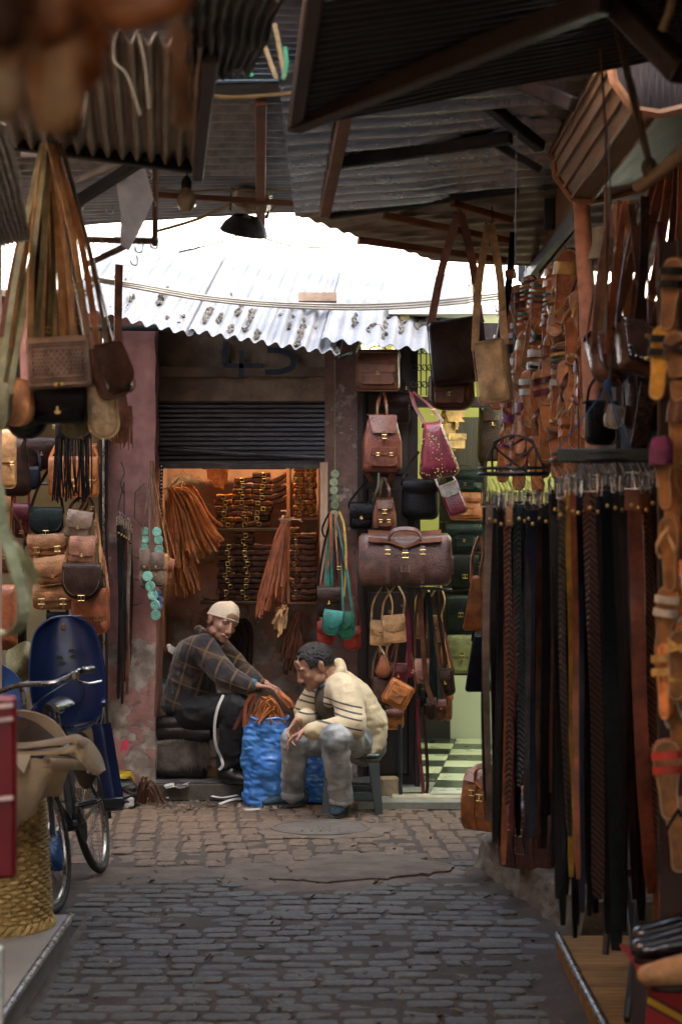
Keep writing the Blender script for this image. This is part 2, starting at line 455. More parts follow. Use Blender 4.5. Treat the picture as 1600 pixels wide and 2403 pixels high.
# ---- marble step on the left, tiled step and rough plinth on the right
M_MARB = mat('step_marble', (.24, .22, .18), rough=.45, c2=(.36, .34, .29), scale=3, bump=.1, lo=.3, hi=.6, rnd_off=False)
b = MB(); b.box((-1.60, 6.4, .06), (1.05, 3.1, .12), .008); o = b.build('step', M_MARB); tag(o, 'pale marble shop step carrying the straw basket', kind='structure')
b = MB(); b.tube([(-1.068, 4.86, .114), (-1.068, 7.95, .114)], .014, 8); e = b.build('step_edging', STEEL, o)
b = MB(); pts = []
for i in range(24):
    Y = 5.2 + i * .12; pts.append((-1.02 - .01 * i * .5 + .02 * nz((Y, 0, 0), 6), Y))
def dirt_l(u, v):
    Y = 5 + v * 3.6; x0 = -1.08; x1 = -.99 - (Y - 6.3) * .03 + .03 * nz((Y, 0, 0), 5)
    x = x0 + (x1 - x0) * u; return (x, Y, .022 * (1 - u) - .012 + .006 * nz((x, Y, 0), 12))
b.grid(dirt_l, 5, 60); o = b.build('mortar_fillet', M_CONC); tag(o, 'grey mortar fillet along the marble step', kind='structure')
M_TILE = mat('yellow_tile', (.22, .12, .036), rough=.85, spec=.2, c2=(.34, .20, .07), scale=5, bump=.2)
b = MB(); b.box((1.30, 6.6, .045), (.93, 2.1, .09)); stp = b.build('step', mat('step_bed', (.10, .06, .03), rough=.9), smooth=False); tag(stp, 'step faced with narrow ochre tiles below the belts', kind='structure')
tl = MB(); tl.box((0, 0, 0), (.93, .046, .012), .002); tlm = tl.mesh('tile'); tlm.materials.append(M_TILE)
for i in range(41): obj('tile', tlm, None, stp, (1.307, 5.6 + i * .05, .096), (0, 0, R(rnd(-.3, .3))))
t2 = MB(); t2.box((0, 0, 0), (.012, .022, .086), .0015); t2m = t2.mesh('riser_tile'); t2m.materials.append(M_TILE)
for i in range(84): obj('riser_tile', t2m, None, stp, (.828, 5.56 + i * .025, .044))
b = MB(); b.tube([(.822, 5.55, .100), (.822, 6.0, .101), (.821, 6.9, .099), (.824, 7.65, .101)], .012, 8); b.build('step_edging', STEEL, stp)
M_PLINTH = mat('rough_render', (.10, .078, .052), rough=.95, c2=(.22, .175, .12), scale=7, bump=1.0, bscale=45, rnd_off=False)
pa, pb = G(1136, 2035), G(1345, 2185)
def plinth(u, v):
    y = pb.y - .25 + (pa.y - pb.y + .25) * u; xf = pb.x + (pa.x - pb.x) * (y - pb.y) / (pa.y - pb.y)
    if v < .5: x = xf - .02 + .012 * nz((y, v, 0), 9) - .03 * (1 - v * 2) ** 2; z = v * 2 * .165
    else: x = xf + (v - .5) * 2 * .9; z = .165 + .008 * nz((x, y, 0), 5)
    return (x + .006 * nz((x, y, z), 30), y, z + .006 * nz((x, y, z), 25, 2))
b = MB(); b.grid(plinth, 60, 26); b.add([(pa.x - .03, pa.y, -.02), (pa.x - .015, pa.y, .165), (1.6, pa.y, .165), (1.6, pa.y, -.02)], [(0, 1, 2, 3)]); yn = pb.y - .25; xn = pb.x + (pa.x - pb.x) * (yn - pb.y) / (pa.y - pb.y); b.add([(xn - .05, yn, -.02), (xn - .02, yn, .165), (xn + .9, yn, .165), (xn + .9, yn, -.02)], [(0, 1, 2, 3)])
pl = b.build('wall_plinth', M_PLINTH); tag(pl, 'rough rendered low plinth under the hanging belts', 'plinth')
def dirt_r(u, v):
    y = 6.0 + v * 3.7; xb = .80 if y < 7.75 else pb.x + (pa.x - pb.x) * (y - pb.y) / (pa.y - pb.y) - .02
    x = xb + .03 - u * (.18 + .10 * nz((y, 1, 0), 3)); return (x, y, .035 * (1 - u) ** 1.5 - .010 + .010 * nz((x, y, 0), 9))
b = MB(); b.grid(dirt_r, 8, 80); o = b.build('earth_bank', mat('packed_earth', (.060, .042, .030), rough=.95, var=.4, scale=6, bump=.8, bscale=50)); tag(o, 'dark earth swept against the plinth and step', kind='structure')

# ---- building shells on both sides (shade the street)
M_PEACH = mat('peach_plaster', (.55, .33, .22), rough=.85, var=.15, scale=3, bump=.3, bscale=30)
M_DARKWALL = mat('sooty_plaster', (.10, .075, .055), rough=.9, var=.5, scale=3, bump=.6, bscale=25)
M_PALE = mat('pale_plaster', (.62, .57, .48), rough=.9, c2=(.76, .72, .64), scale=1.5, bump=.3, bscale=20)
b = MB(); b.box((-3.05, -.2, 2.6), (3.0, 18.4, 5.2)); b.box((-3.05, 9.05, 1.5), (3.02, .12, 3.0))
o = b.build('side_building', M_PEACH, smooth=False); tag(o, 'peach plastered shop building along the street, at the basket side', 'building')
def rough_wall(u, v):
    y = 1.5 + u * 9.0; z = v * (4.2 if y < 8.2 else 2.62)
    return (1.34 + .03 * nz((y, z, 0), 2) + .02 * nz((y, z, 0), 7), y, z)
b = MB(); b.grid(rough_wall, 60, 34); b.box((3.0, -1.3, 3.6), (3.2, 16.8, 7.2)); b.box((1.75, 7.7, 1.9), (.7, 1.3, 3.8)); b.box((1.65, 10.3, 1.3), (.5, 4.4, 2.6)); b.box((2.9, 9.8, 4.5), (1.2, 5.4, 9.0))  # tall unseen block at the back added to keep the sun out
o = b.build('side_building', mat('rough_stone_wall', (.07, .052, .040), rough=.95, c2=(.20, .16, .12), scale=6, bump=1.0, bscale=28, rnd_off=False)); tag(o, 'rough stone shop building behind the hanging sandals', 'building')
b = MB(); b.box((0, 17.0, 2.2), (12, 1.6, 4.4))
o = b.build('upper_building', M_PALE, smooth=False); tag(o, 'sunlit pale upper house wall above the tin awning', 'building')

# ---- centre shop: strap maker's stall with half-raised shutter
FY = 12.5
def fx(px, Y=FY): return (px - 800) * Y / F
def fz(py, Y=FY): return CH - (py - HZ) * Y / F
def slab(bm, px0, px1, py0, py1, Y0, Y1, ref=None):
    r = ref or Y0
    x0, x1, z0, z1 = fx(px0, r), fx(px1, r), fz(py1, r), fz(py0, r)
    bm.box(((x0 + x1) / 2, (Y0 + Y1) / 2, (z0 + z1) / 2), (x1 - x0, Y1 - Y0, z1 - z0))
def peel(name, base, under, third, s1=3.0, thr=.52, soot=None):
    m, n, l, p = _nt(name)
    tc = n.new('ShaderNodeTexCoord')
    n1 = n.new('ShaderNodeTexNoise'); n1.inputs['Scale'].default_value = s1; n1.inputs['Detail'].default_value = 9; n1.inputs['Roughness'].default_value = .68
    n2 = n.new('ShaderNodeTexNoise'); n2.inputs['Scale'].default_value = s1 * 3.1; n2.inputs['Detail'].default_value = 8
    sp = n.new('ShaderNodeSeparateXYZ'); l.new(tc.outputs['Object'], sp.inputs[0])
    l.new(tc.outputs['Object'], n1.inputs[0]); l.new(tc.outputs['Object'], n2.inputs[0])
    mr = n.new('ShaderNodeMapRange'); mr.inputs[1].default_value = 0; mr.inputs[2].default_value = 1.2; mr.inputs[3].default_value = .13; mr.inputs[4].default_value = -.02
    l.new(sp.outputs[2], mr.inputs[0])
    ad = n.new('ShaderNodeMath'); ad.operation = 'ADD'; l.new(n1.outputs[0], ad.inputs[0]); l.new(mr.outputs[0], ad.inputs[1])
    r1 = n.new('ShaderNodeValToRGB'); r1.color_ramp.elements[0].position = thr; r1.color_ramp.elements[1].position = thr + .03; l.new(ad.outputs[0], r1.inputs[0])
    r2 = n.new('ShaderNodeValToRGB'); r2.color_ramp.elements[0].position = .4; r2.color_ramp.elements[1].position = .62
    r2.color_ramp.elements[0].color = (*under, 1); r2.color_ramp.elements[1].color = (*third, 1); l.new(n2.outputs[0], r2.inputs[0])
    r3 = n.new('ShaderNodeValToRGB'); r3.color_ramp.elements[0].position = .3; r3.color_ramp.elements[1].position = .7
    r3.color_ramp.elements[0].color = (*[c * .72 for c in base], 1); r3.color_ramp.elements[1].color = (*[c * 1.15 for c in base], 1); l.new(n2.outputs[0], r3.inputs[0])
    mx = n.new('ShaderNodeMix'); mx.data_type = 'RGBA'; l.new(r1.outputs[0], mx.inputs[0]); l.new(r3.outputs[0], mx.inputs[6]); l.new(r2.outputs[0], mx.inputs[7])
    l.new(mx.outputs[2], p.inputs['Base Color']); p.inputs['Roughness'].default_value = .85
    bp = n.new('ShaderNodeBump'); bp.inputs['Strength'].default_value = .6; bp.inputs['Distance'].default_value = .012
    s = n.new('ShaderNodeMath'); s.operation = 'SUBTRACT'; l.new(n2.outputs[0], s.inputs[0]); l.new(r1.outputs[0], s.inputs[1]); l.new(s.outputs[0], bp.inputs['Height']); l.new(bp.outputs[0], p.inputs['Normal'])
    return m
M_PINK = peel('pink_plaster', (.32, .165, .145), (.20, .165, .14), (.40, .36, .31), 4.2, .575)
M_SHOPWALL = peel('shop_plaster', (.34, .20, .15), (.22, .19, .16), (.38, .33, .28), 2.4, .50)
M_PIER = peel('pier_paint', (.13, .075, .06), (.26, .21, .17), (.09, .06, .05), 6, .55)
M_UPPER = mat('dirty_render', (.085, .066, .05), rough=.95, c2=(.22, .17, .12), scale=3.5, bump=1.0, bscale=26, rnd_off=False, lo=.38, hi=.72)
shop = thing('strap_shop', 'narrow pink-pillared strap maker shop with half raised shutter', 'shop', (fx(570), FY, 0))
SL = Vector(shop.location)
def spart(name, bm, m, parent=shop, smooth=False, angle=40):
    o = bm.build(name, m, parent, smooth=smooth, angle=angle)
    if parent is shop: o.location = -SL
    return o
def upper(u, v):
    x = fx(285) + (fx(836) - fx(285)) * u; z = 2.44 + .50 * v
    return (x, FY - .02 + .010 * nz((x, 0, z), 4) + .005 * nz((x, 1, z), 12) + max(0, .22 - u) * .25 * abs(nz((x, 0, z), 9, 4)), z)
b = MB(); b.grid(upper, 70, 40, .2); spart('upper_wall', b, M_UPPER, smooth=True, angle=60)
def pillar(u, v):
    a = u * 4; x0, x1 = fx(250, 12.3), fx(366, 12.3); y0, y1 = 12.26, 12.75; z = v * 3.0
    if a < 1: p = (x0, y1 - (y1 - y0) * a)
    elif a < 3: p = (x0 + (x1 - x0) * (a - 1) / 2, y0)
    else: p = (x1, y0 + (y1 - y0) * (a - 3))
    k = .012 * nz((p[0], p[1], z), 5) + .006 * nz((p[0], p[1], z), 18)
    return (p[0] + k, p[1] + k, z)
b = MB(); b.grid(pillar, 24, 60); spart('pillar', b, M_PINK, smooth=True, angle=35)
def pier(u, v):
    x = fx(762) + (fx(838) - fx(762)) * u; z = 2.9 * v
    return (x, 12.44 + .010 * nz((x, 0, z), 5) + .005 * nz((x, 0, z), 17), z)
b = MB(); b.grid(pier, 16, 70, .25); spart('pier', b, M_PIER, smooth=True)
b = MB(); slab(b, 751, 769, 1085, 1470, 12.40, 12.50); spart('door_post', b, mat('worn_post', (.30, .17, .10), rough=.7, c2=(.55, .40, .28), scale=9, bump=.5, stretch=(2, 2, .3)))
# interior
b = MB()
b.box((fx(570), 13.68, 1.5), (1.5, .1, 3.0)); spart('back_wall', b, M_SHOPWALL)
b = MB(); b.box((fx(362) - .04, 13.15, 1.5), (.06, 1.0, 3.0)); spart('side_wall', b, M_SHOPWALL); b = MB(); b.box((fx(775) + .06, 13.15, 1.5), (.06, 1.0, 3.0)); spart('side_wall', b, M_SHOPWALL)
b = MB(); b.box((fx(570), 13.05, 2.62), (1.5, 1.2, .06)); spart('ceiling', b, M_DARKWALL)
b = MB(); b.box((fx(560), 12.9, .045), (1.30, 1.5, .09)); spart('floor', b, mat('shop_floor', (.07, .06, .05), rough=.9, var=.4, bump=.5))
b = MB()
def curb(u, v):
    x = fx(345, 12.2) + u * 1.36; a = v * 2
    y = 12.19 - .0 * a if a < 1 else 12.19 + (a - 1) * .3; z = a * .10 if a < 1 else .10
    return (x, y + .012 * nz((x, z, 0), 8), z + .01 * nz((x, y, 1), 9))
b.grid(curb, 40, 10); spart('threshold', b, mat('dark_threshold', (.055, .052, .05), rough=.85, var=.5, scale=9, bump=.7, bscale=40), smooth=True)
# rolling shutter
M_SHUT = mat('shutter_steel', (.050, .054, .066), rough=.42, metal=.35, var=.45, scale=5, bump=.25, bscale=40)
sh = MB(); L = fx(776) - fx(352)
sh.at((0, 0, 0), (0, R(90), 0)); prof = [(-.0145, .004), (-.008, -.006), (.008, -.006), (.0145, .004), (.0145, .010), (-.0145, .010)]
sh.at(); vs = [(sx * L / 2, y, z) for sx in (-1, 1) for z, y in prof]
sh.add(vs, [(k, (k + 1) % 6, 6 + (k + 1) % 6, 6 + k) for k in range(6)] + [tuple(range(6)), tuple(range(6, 12))])
shm = sh.mesh('slat', False); shm.materials.append(M_SHUT)
shutter = spart('shutter', MB().box((fx(564), 12.56, fz(1012)), (L + .04, .02, fz(925) - fz(1098))), M_SHUT)
n = int((fz(930) - fz(1090)) / .0292)
for i in range(n): obj('slat', shm, None, shutter, (fx(564), 12.535 + .004 * math.sin(i * 3), fz(1090) + .015 + i * .0292), (R(rnd(-3, 3)), 0, 0))
b = MB(); b.tube([(fx(348), 12.47, fz(1052)), (fx(560), 12.465, fz(1066)), (fx(792), 12.47, fz(1076))], .016, 8); spart('shutter_bar', b, DARKSTEEL, smooth=True)
b = MB(); slab(b, 352, 776, 1088, 1099, 12.50, 12.56); spart('bottom_rail', b, DARKSTEEL)
# blue painted number on the upper wall: 4 and 5
PAINT = mat('blue_paint', (.012, .022, .05), rough=.7, var=.4, scale=20, bump=.2)
def stroke(bm, pts, w=.045, Yp=12.455):
    bm.ribbon(bez([Vector((fx(200 + .4464 * x), Yp, fz(600 + .4464 * y))) for x, y in pts], 5), w, .006, side=[(0, 0, 1)] * 0 or (1, 0, .35))
def strokes(bm, pts, w, Yp=12.452):
    P = bez([Vector((fx(200 + .4464 * x), Yp, fz(600 + .4464 * y))) for x, y in pts], 5)
    sd = []
    for i in range(len(P)):
        t = P[min(i + 1, len(P) - 1)] - P[max(i - 1, 0)]; sd.append(tuple(t.cross(Vector((0, 1, 0)))))
    bm.ribbon(P, w, .006, side=sd)
b = MB()
strokes(b, [(742, 455), (738, 520), (735, 575)], .034); strokes(b, [(728, 580), (830, 582), (936, 580)], .028); strokes(b, [(826, 500), (824, 570), (822, 645)], .030)
strokes(b, [(960, 500), (1050, 508), (1094, 545), (1085, 590), (1030, 612), (948, 616)], .034)
spart('painted_number', b, PAINT)

# ---- right shop: bag shop with chequered floor
bshop = thing('bag_shop', 'bag shop with yellow wall and chequered floor behind the displayed bags', 'shop', (fx(1080), FY, 0))
BL = Vector(bshop.location)
def bpart(name, bm, m, parent=bshop, smooth=False):
    o = bm.build(name, m, parent, smooth=smooth)
    if parent is bshop: o.location = -BL
    return o
M_YEL = mat('yellow_wall', (.56, .54, .20), rough=.75, var=.10, scale=2, bump=.1, bscale=20)
M_DADO = mat('white_dado', (.60, .64, .56), rough=.6, var=.05, scale=2, bump=.1)
b = MB(); slab(b, 838, 980, 820, 1880, 12.58, 12.66); bpart('door_panel', b, DARKWOOD)
b = MB()
for z0, z1 in ((.1, .62), (.70, 1.25), (1.33, 1.9), (1.98, 2.5)):
    b.box((fx(910), 12.572, (z0 + z1) / 2), (.26, .02, z1 - z0), .008)
bpart('door_moulding', b, DARKWOOD)
b = MB(); slab(b, 836, 852, 820, 1880, 12.46, 12.60); slab(b, 974, 986, 1160, 1868, 12.46, 12.7); bpart('door_frame', b, DARKWOOD)
b = MB(); b.box((1.35, 12.6, 2.88), (2.2, .16, .10)); b.box((1.35, 12.6, 2.44), (2.2, .14, .06)); b.box((fx(952), 12.6, 2.65), (.05, .14, .36)); b.box((fx(1030), 12.6, 2.65), (.03, .14, .36)); bpart('header', b, DARKWOOD)
iron = MB()
for k in range(5): iron.tube([(fx(962 + k * 13), 12.56, 2.48), (fx(962 + k * 13), 12.56, 2.83)], .0045, 6)
for cx in (971, 984, 997, 1010):
    for cz in (2.555, 2.66, 2.765):
        pts = [(fx(cx) + (.006 + .010 * t) * math.cos(t * 2.6), 12.555, cz + (.006 + .010 * t) * math.sin(t * 2.6)) for t in [i * .16 for i in range(16)]]
        iron.tube(pts, .0035, 5)
bpart('window_grille', iron, BLACKPLASTIC, smooth=True)
b = MB(); b.box((1.15, 15.27, 2.15), (3.2, .1, 1.9)); bpart('yellow_wall', b, M_YEL)
b = MB(); b.box((1.9, 15.26, .62), (2.14, .12, 1.16)); bpart('dado', b, M_DADO)
b = MB(); b.box((.20, 15.26, .62), (1.25, .12, 1.16)); bpart('dark_panel', b, BLACKPLASTIC)
b = MB(); b.box((.40, 13.9, 1.5), (.06, 2.6, 3.0)); bpart('side_wall', b, M_YEL); b = MB(); b.box((2.7, 13.9, 1.5), (.06, 2.8, 3.0)); bpart('side_wall', b, M_YEL)
b = MB(); b.box((1.5, 13.9, 3.02), (2.4, 2.7, .06)); bpart('ceiling', b, M_PALE)
b = MB(); b.box((1.45, 13.55, .02), (2.7, 3.6, .04))
shop_floor = bpart('floor', b, mat('floor_bed', (.25, .25, .2), rough=.8))
b = MB(); b.box((1.4, 11.99, .026), (2.2, .14, .052), .008); b.box((fx(905), 12.15, .02), (.5, .1, .04)); bpart('threshold', b, mat('pale_threshold', (.30, .27, .17), rough=.8, c2=(.42, .38, .26), scale=8, bump=.5))
t = MB(); t.box((0, 0, 0), (.352, .352, .012), .002); tm = [t.mesh('tile') for _ in (0, 1)]
tm[0].materials.append(mat('white_tile', (.62, .66, .52), rough=.3, var=.06, bump=.03)); tm[1].materials.append(mat('green_black_tile', (.045, .06, .05), rough=.3, var=.3, bump=.03))
ax = Vector((.109, 1, 0)).normalized(); ay = Vector((ax.y, -ax.x, 0))
o0 = Vector((.564, 12.34, 0))
for i in range(-1, 8):
    for j in range(-2, 6):
        p = o0 + ax * (.357 * (i + .5)) + ay * (.357 * (j + .5))
        if p.y < 12.12 or p.y > 15.1 or p.x < .42 or p.x > 2.55: continue
        obj('tile', tm[(i + j) % 2 == 0], None, shop_floor, (p.x, p.y, .046), (0, 0, math.atan2(ay.y, ay.x)))

# ---- left shop behind the bicycle
lshop = thing('satchel_shop', 'open satchel shop beside the pink pillar, walls hung with bags', 'shop', (fx(120), FY, 0))
LL = Vector(lshop.location)
def lpart(name, bm, m, smooth=False):
    o = bm.build(name, m, lshop, smooth=smooth); o.location = -LL; return o
M_OCHRE = mat('ochre_wall', (.30, .27, .15), rough=.85, var=.25, scale=3, bump=.3)
b = MB(); b.box((-2.4, 13.15, 1.5), (2.2, .1, 3.0)); lpart('back_wall', b, M_OCHRE)
b = MB(); slab(b, 232, 250, 700, 1880, 12.18, 12.34); lpart('door_post', b, DARKWOOD)
b = MB(); b.tube([(fx(243, 12.16), 12.17, 2.8), (fx(245, 12.16), 12.17, .1)], .008, 6); lpart('door_strip', b, STEEL, True)
b = MB(); b.box((-2.3, 12.3, 2.80), (1.7, .2, .5)); lpart('header', b, mat('red_header', (.20, .07, .05), rough=.7, var=.4))
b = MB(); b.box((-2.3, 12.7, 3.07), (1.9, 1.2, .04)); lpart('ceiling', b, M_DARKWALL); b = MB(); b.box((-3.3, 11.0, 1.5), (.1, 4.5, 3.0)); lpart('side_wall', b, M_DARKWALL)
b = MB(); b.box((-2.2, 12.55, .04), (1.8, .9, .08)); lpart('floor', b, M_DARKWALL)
for z in (2.42, 1.92, 1.55):
    b = MB(); b.tube([(-3.2, 12.3, z), (fx(236, 12.3), 12.3, z)], .009, 6); lpart('hanging_rail', b, DARKSTEEL, True)

# ---- tin awning over the centre shop
def corr(bm, A, B, C, D, n, amp, thick=.0, per=6, seed=0., nv=10, jit=.004):
    """corrugated sheet: A-B lower edge, D-C upper edge; ridges run A->D"""
    A, B, C, D = map(Vector, (A, B, C, D)); nn = (B - A).cross(D - A).normalized()
    def f(u, v):
        p = A.lerp(B, u).lerp(D.lerp(C, u), v)
        return p + nn * (amp * math.sin(u * n * 2 * PI) + jit * nz(p, 2.2, seed) * 2 + jit * nz(p, 9, seed))
    return bm.grid(f, n * per, nv, thick)
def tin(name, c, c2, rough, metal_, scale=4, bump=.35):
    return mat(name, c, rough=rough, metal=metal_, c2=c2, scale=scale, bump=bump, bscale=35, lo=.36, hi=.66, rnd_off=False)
M_AWN = tin('awning_tin', (.085, .09, .095), (.17, .172, .175), .55, .0)
aw = thing('tin_awning', 'sunlit white corrugated tin awning over the strap shop', 'awning', W(600, 760, 11.7)); AL = Vector(aw.location)
def apart(name, bm, m):
    o = bm.build(name, m, aw, angle=70); o.location = -AL; return o
up = Vector((391, 4700, 1935)).normalized() * 1.75
a0, a1 = W(150, 716, 11.05), W(452, 786, 11.45); b0, b1 = W(442, 782, 11.43), W(796, 838, 11.85); c0, c1 = W(754, 806, 11.83), W(1090, 846, 12.2)
for s, (p, q, n_, dz) in enumerate(((a0, a1, 9, 0), (b0, b1, 11, .014), (c0, c1, 9, .028))):
    b = MB(); dd = Vector((0, 0, dz)); corr(b, p + dd, q + dd, q + dd + up, p + dd + up, n_, .016, .003, seed=s * 3., nv=24, jit=.006); apart('tin_sheet', b, M_AWN)
M_MUD = mat('awning_mud', (.075, .066, .052), rough=.95, c2=(.15, .135, .11), scale=20, bump=1.0, bscale=60)
b = MB(); random.seed(21)
for i in range(900):
    s = random.choice((0, 1, 1, 1, 2)); p, q, n_, dz = ((a0, a1, 9, 0), (b0, b1, 11, .014), (c0, c1, 9, .028))[s]
    k = random.randrange(n_) ; u = (k + .75) / n_ + rnd(-.012, .012); v = min(.5, abs(random.gauss(.13 if s == 1 and u > .4 else .22, .07)) + .03)
    if u > 1: continue
    if nz((u * 5, v * 4, s * 3.), 1.3) < .04: continue
    pt = p.lerp(q, u) + up * v + Vector((0, -.002, dz - .004)); r = rnd(.004, .019)
    b.at(pt, (rnd(0, 6), rnd(0, 6), rnd(0, 6))); b.ball((0, 0, 0), (r * 1.6, r, r * .45), 7, 4)
o = apart('dried_mud', b, M_MUD); tag(o, 'dried mud lumps in the awning grooves', kind='stuff')
b = MB(); slab(b, 700, 790, 686, 706, 12.35, 12.5); o = apart('tin_box', b, mat('rust_tin', (.28, .20, .14), rough=.7, var=.4))
b = MB(); b.tube([(fx(210), 12.1, 2.86), (fx(830), 12.25, 2.86)], .02, 6); b.tube([(fx(230), 12.25, 2.7), (fx(150, 11.2), 11.3, 2.86)], .015, 6); b.tube([(fx(835), 12.5, 2.75), (fx(790, 11.9), 11.95, 2.66)], .015, 6); apart('bracket', b, PAINTSTEEL)
# cable bundle over the awning
cab = MB()
for k in range(3):
    pts = bez([W(198, 646 + k * 4, 11.0 + .02 * k), W(330, 668 + k * 5, 11.1), W(480, 694 + k * 5, 11.25), W(650, 710 + k * 5, 11.4), W(850, 714 + k * 6, 11.6), W(1010, 706 + k * 6, 11.75), W(1180, 688 + k * 6, 11.9)], 6)
    cab.tube(pts, .008, 6)
o = cab.build('cable', mat('cable_sheath', (.30, .29, .25), rough=.6, var=.2, bump=.1)); tag(o, 'grey bundle of cables slung above the tin awning', 'cable')

# ---- roofs over the street
M_TINW = tin('weathered_tin', (.36, .41, .43), (.64, .71, .74), .5, .2, scale=22)
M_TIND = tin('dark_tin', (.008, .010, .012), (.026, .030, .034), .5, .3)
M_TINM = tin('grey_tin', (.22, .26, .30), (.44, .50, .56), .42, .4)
M_TINB = tin('shiny_tin', (.46, .53, .62), (.66, .74, .84), .26, .85)
M_TINR = tin('brown_tin', (.18, .14, .11), (.44, .38, .30), .36, .6)
def roof(label, quad, n, amp, m, thick=.002, nv=12, jit=.006, name='corrugated_canopy'):
    c = sum((Vector(q) for q in quad), Vector()) / 4
    t = thing(name, label, 'canopy', c)
    b = MB(); corr(b, *quad, n, amp, thick, nv=nv, jit=jit); o = b.build('tin_sheet', m, t, angle=70); o.location = -c
    return t, c
def beam(parent, c, p, q, w, h, m, name='beam'):
    p, q = Vector(p), Vector(q); b = MB(); d = (q - p); L = d.length; rot = d.to_track_quat('X', 'Z').to_euler()
    b.at((p + q) / 2, rot); b.box((0, 0, 0), (L, w, h), min(w, h) * .12); o = b.build(name, m, parent, angle=30); o.location = -Vector(c); return o
# centre far roof: ridges across the street
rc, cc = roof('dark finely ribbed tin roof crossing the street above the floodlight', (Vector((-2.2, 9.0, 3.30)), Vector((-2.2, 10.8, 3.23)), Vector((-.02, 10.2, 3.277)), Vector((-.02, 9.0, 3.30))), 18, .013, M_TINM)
rc2, cc2 = roof('weathered deep-ribbed tin roof with one wooden batten', (Vector((-2.2, 7.3, 3.27)), Vector((-2.2, 9.15, 3.27)), Vector((-.02, 9.15, 3.27)), Vector((-.02, 7.3, 3.27))), 12, .034, M_TINW)
beam(rc2, cc2, W(612, 212, 7.35) + Vector((0, 0, -.04)), W(612, 545, 10.3) + Vector((0, 0, .0)), .045, .03, WOODRED, 'wooden_batten')
beam(rc, cc, W(330, 455, 9.3), W(692, 478, 9.35), .035, .025, WOODRED, 'wooden_batten')
rd, cd = roof('dark corrugated roof strip high over the street', (Vector((-1.6, 5.6, 3.48)), Vector((-1.6, 7.9, 3.37)), Vector((.3, 7.9, 3.37)), Vector((.3, 5.6, 3.48))), 28, .013, M_TINM)
beam(rd, cd, W(500, 215, 7.3), W(700, 210, 7.3), .05, .05, PAINTSTEEL)
# right mid roof: shiny sheets, steel frame, lower boarded part
rb, cb = roof('shiny ribbed tin roof over the sandal display', (Vector((-.21, 6.55, 3.17)), Vector((-.21, 9.2, 3.08)), Vector((1.5, 9.0, 3.22)), Vector((1.5, 6.55, 3.28))), 15, .020, M_TINB, jit=.006)
beam(rb, cb, W(772, 502, 9.15), W(1215, 440, 8.9), .05, .05, PAINTSTEEL)
beam(rb, cb, W(762, 500, 9.1) + Vector((0, 0, .0)), W(812, 262, 7.0), .05, .04, WOODRED, 'wooden_batten')
beam(rb, cb, W(770, 385, 8.0), W(1200, 322, 7.7), .04, .05, PAINTSTEEL)
beam(rb, cb, W(1070, 185, 7.2), W(1268, 345, 7.6), .045, .045, PAINTSTEEL, 'brace')
beam(rb, cb, W(1160, 335, 7.9), W(1268, 400, 7.9), .03, .03, PAINTSTEEL, 'brace')
beam(rb, cb, W(1130, 155, 6.9), W(1345, 245, 6.6), .04, .05, DARKWOOD, 'brace')
beam(rb, cb, W(840, 198, 6.6), W(1420, 120, 6.3), .05, .035, mat('galvanised', (.32, .36, .37), rough=.4, metal=.6, var=.3), 'eaves_strip')
rb2, cb2 = roof('thin sagging tin sheets with wooden battens beyond the shiny roof', (W(700, 506, 9.15), W(1010, 612, 9.65), Vector((1.5, 9.75, 2.89)), Vector((1.5, 8.5, 3.29))), 10, .006, M_TINR)
for (p, q) in (((840, 548, 9.3), (1205, 600, 9.55)), ((900, 490, 9.1), (1200, 552, 9.3)), ((1060, 462, 8.95), (1200, 502, 9.1))):
    beam(rb2, cb2, W(*p) - Vector((0, 0, .03)), W(*q) - Vector((0, 0, .03)), .035, .03, WOODRED, 'wooden_batten')
# near right dark roof
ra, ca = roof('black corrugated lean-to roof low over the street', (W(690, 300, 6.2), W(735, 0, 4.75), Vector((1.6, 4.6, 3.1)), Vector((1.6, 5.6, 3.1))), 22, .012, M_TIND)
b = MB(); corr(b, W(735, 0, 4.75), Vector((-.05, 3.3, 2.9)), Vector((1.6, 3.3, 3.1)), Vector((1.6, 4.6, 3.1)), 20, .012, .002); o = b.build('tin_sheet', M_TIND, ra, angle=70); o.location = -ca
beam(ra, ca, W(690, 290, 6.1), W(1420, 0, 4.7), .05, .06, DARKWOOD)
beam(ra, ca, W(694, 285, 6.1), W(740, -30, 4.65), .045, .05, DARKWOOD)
# left roof with ridges along the street
re_, ce = roof('rusty brown corrugated roof above the hanging satchels', (W(30, 330, 6.4), W(478, 392, 6.9), W(500, 100, 5.0), W(-60, 60, 4.6)), 13, .017, M_TINR, nv=16)
beam(re_, ce, W(35, 335, 6.42), W(474, 394, 6.9), .04, .045, PAINTSTEEL)
beam(re_, ce, W(464, 405, 6.92), W(494, 120, 5.1), .04, .06, DARKWOOD)
beam(re_, ce, W(170, 480, 7.2), W(360, 360, 6.7), .035, .035, PAINTSTEEL, 'brace')
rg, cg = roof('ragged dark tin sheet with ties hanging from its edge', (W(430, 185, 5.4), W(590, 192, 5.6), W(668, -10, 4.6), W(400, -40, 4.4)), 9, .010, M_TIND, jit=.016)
rf, cf = roof('steep grey corrugated sheet beside the bundle of straps', (W(-20, 580, 5.6), W(72, 560, 5.9), W(20, 290, 5.0), W(-160, 300, 4.8)), 9, .014, M_TINW)
# unseen roofing added behind and over the camera to shade the street
rh, ch_ = roof('unseen grey corrugated roof added over the camera to shade the street', (Vector((-1.7, -5.5, 3.55)), Vector((-1.7, 2.7, 3.6)), Vector((1.6, 2.7, 3.6)), Vector((1.6, -5.5, 3.55))), 90, .013, M_TINW, nv=4)
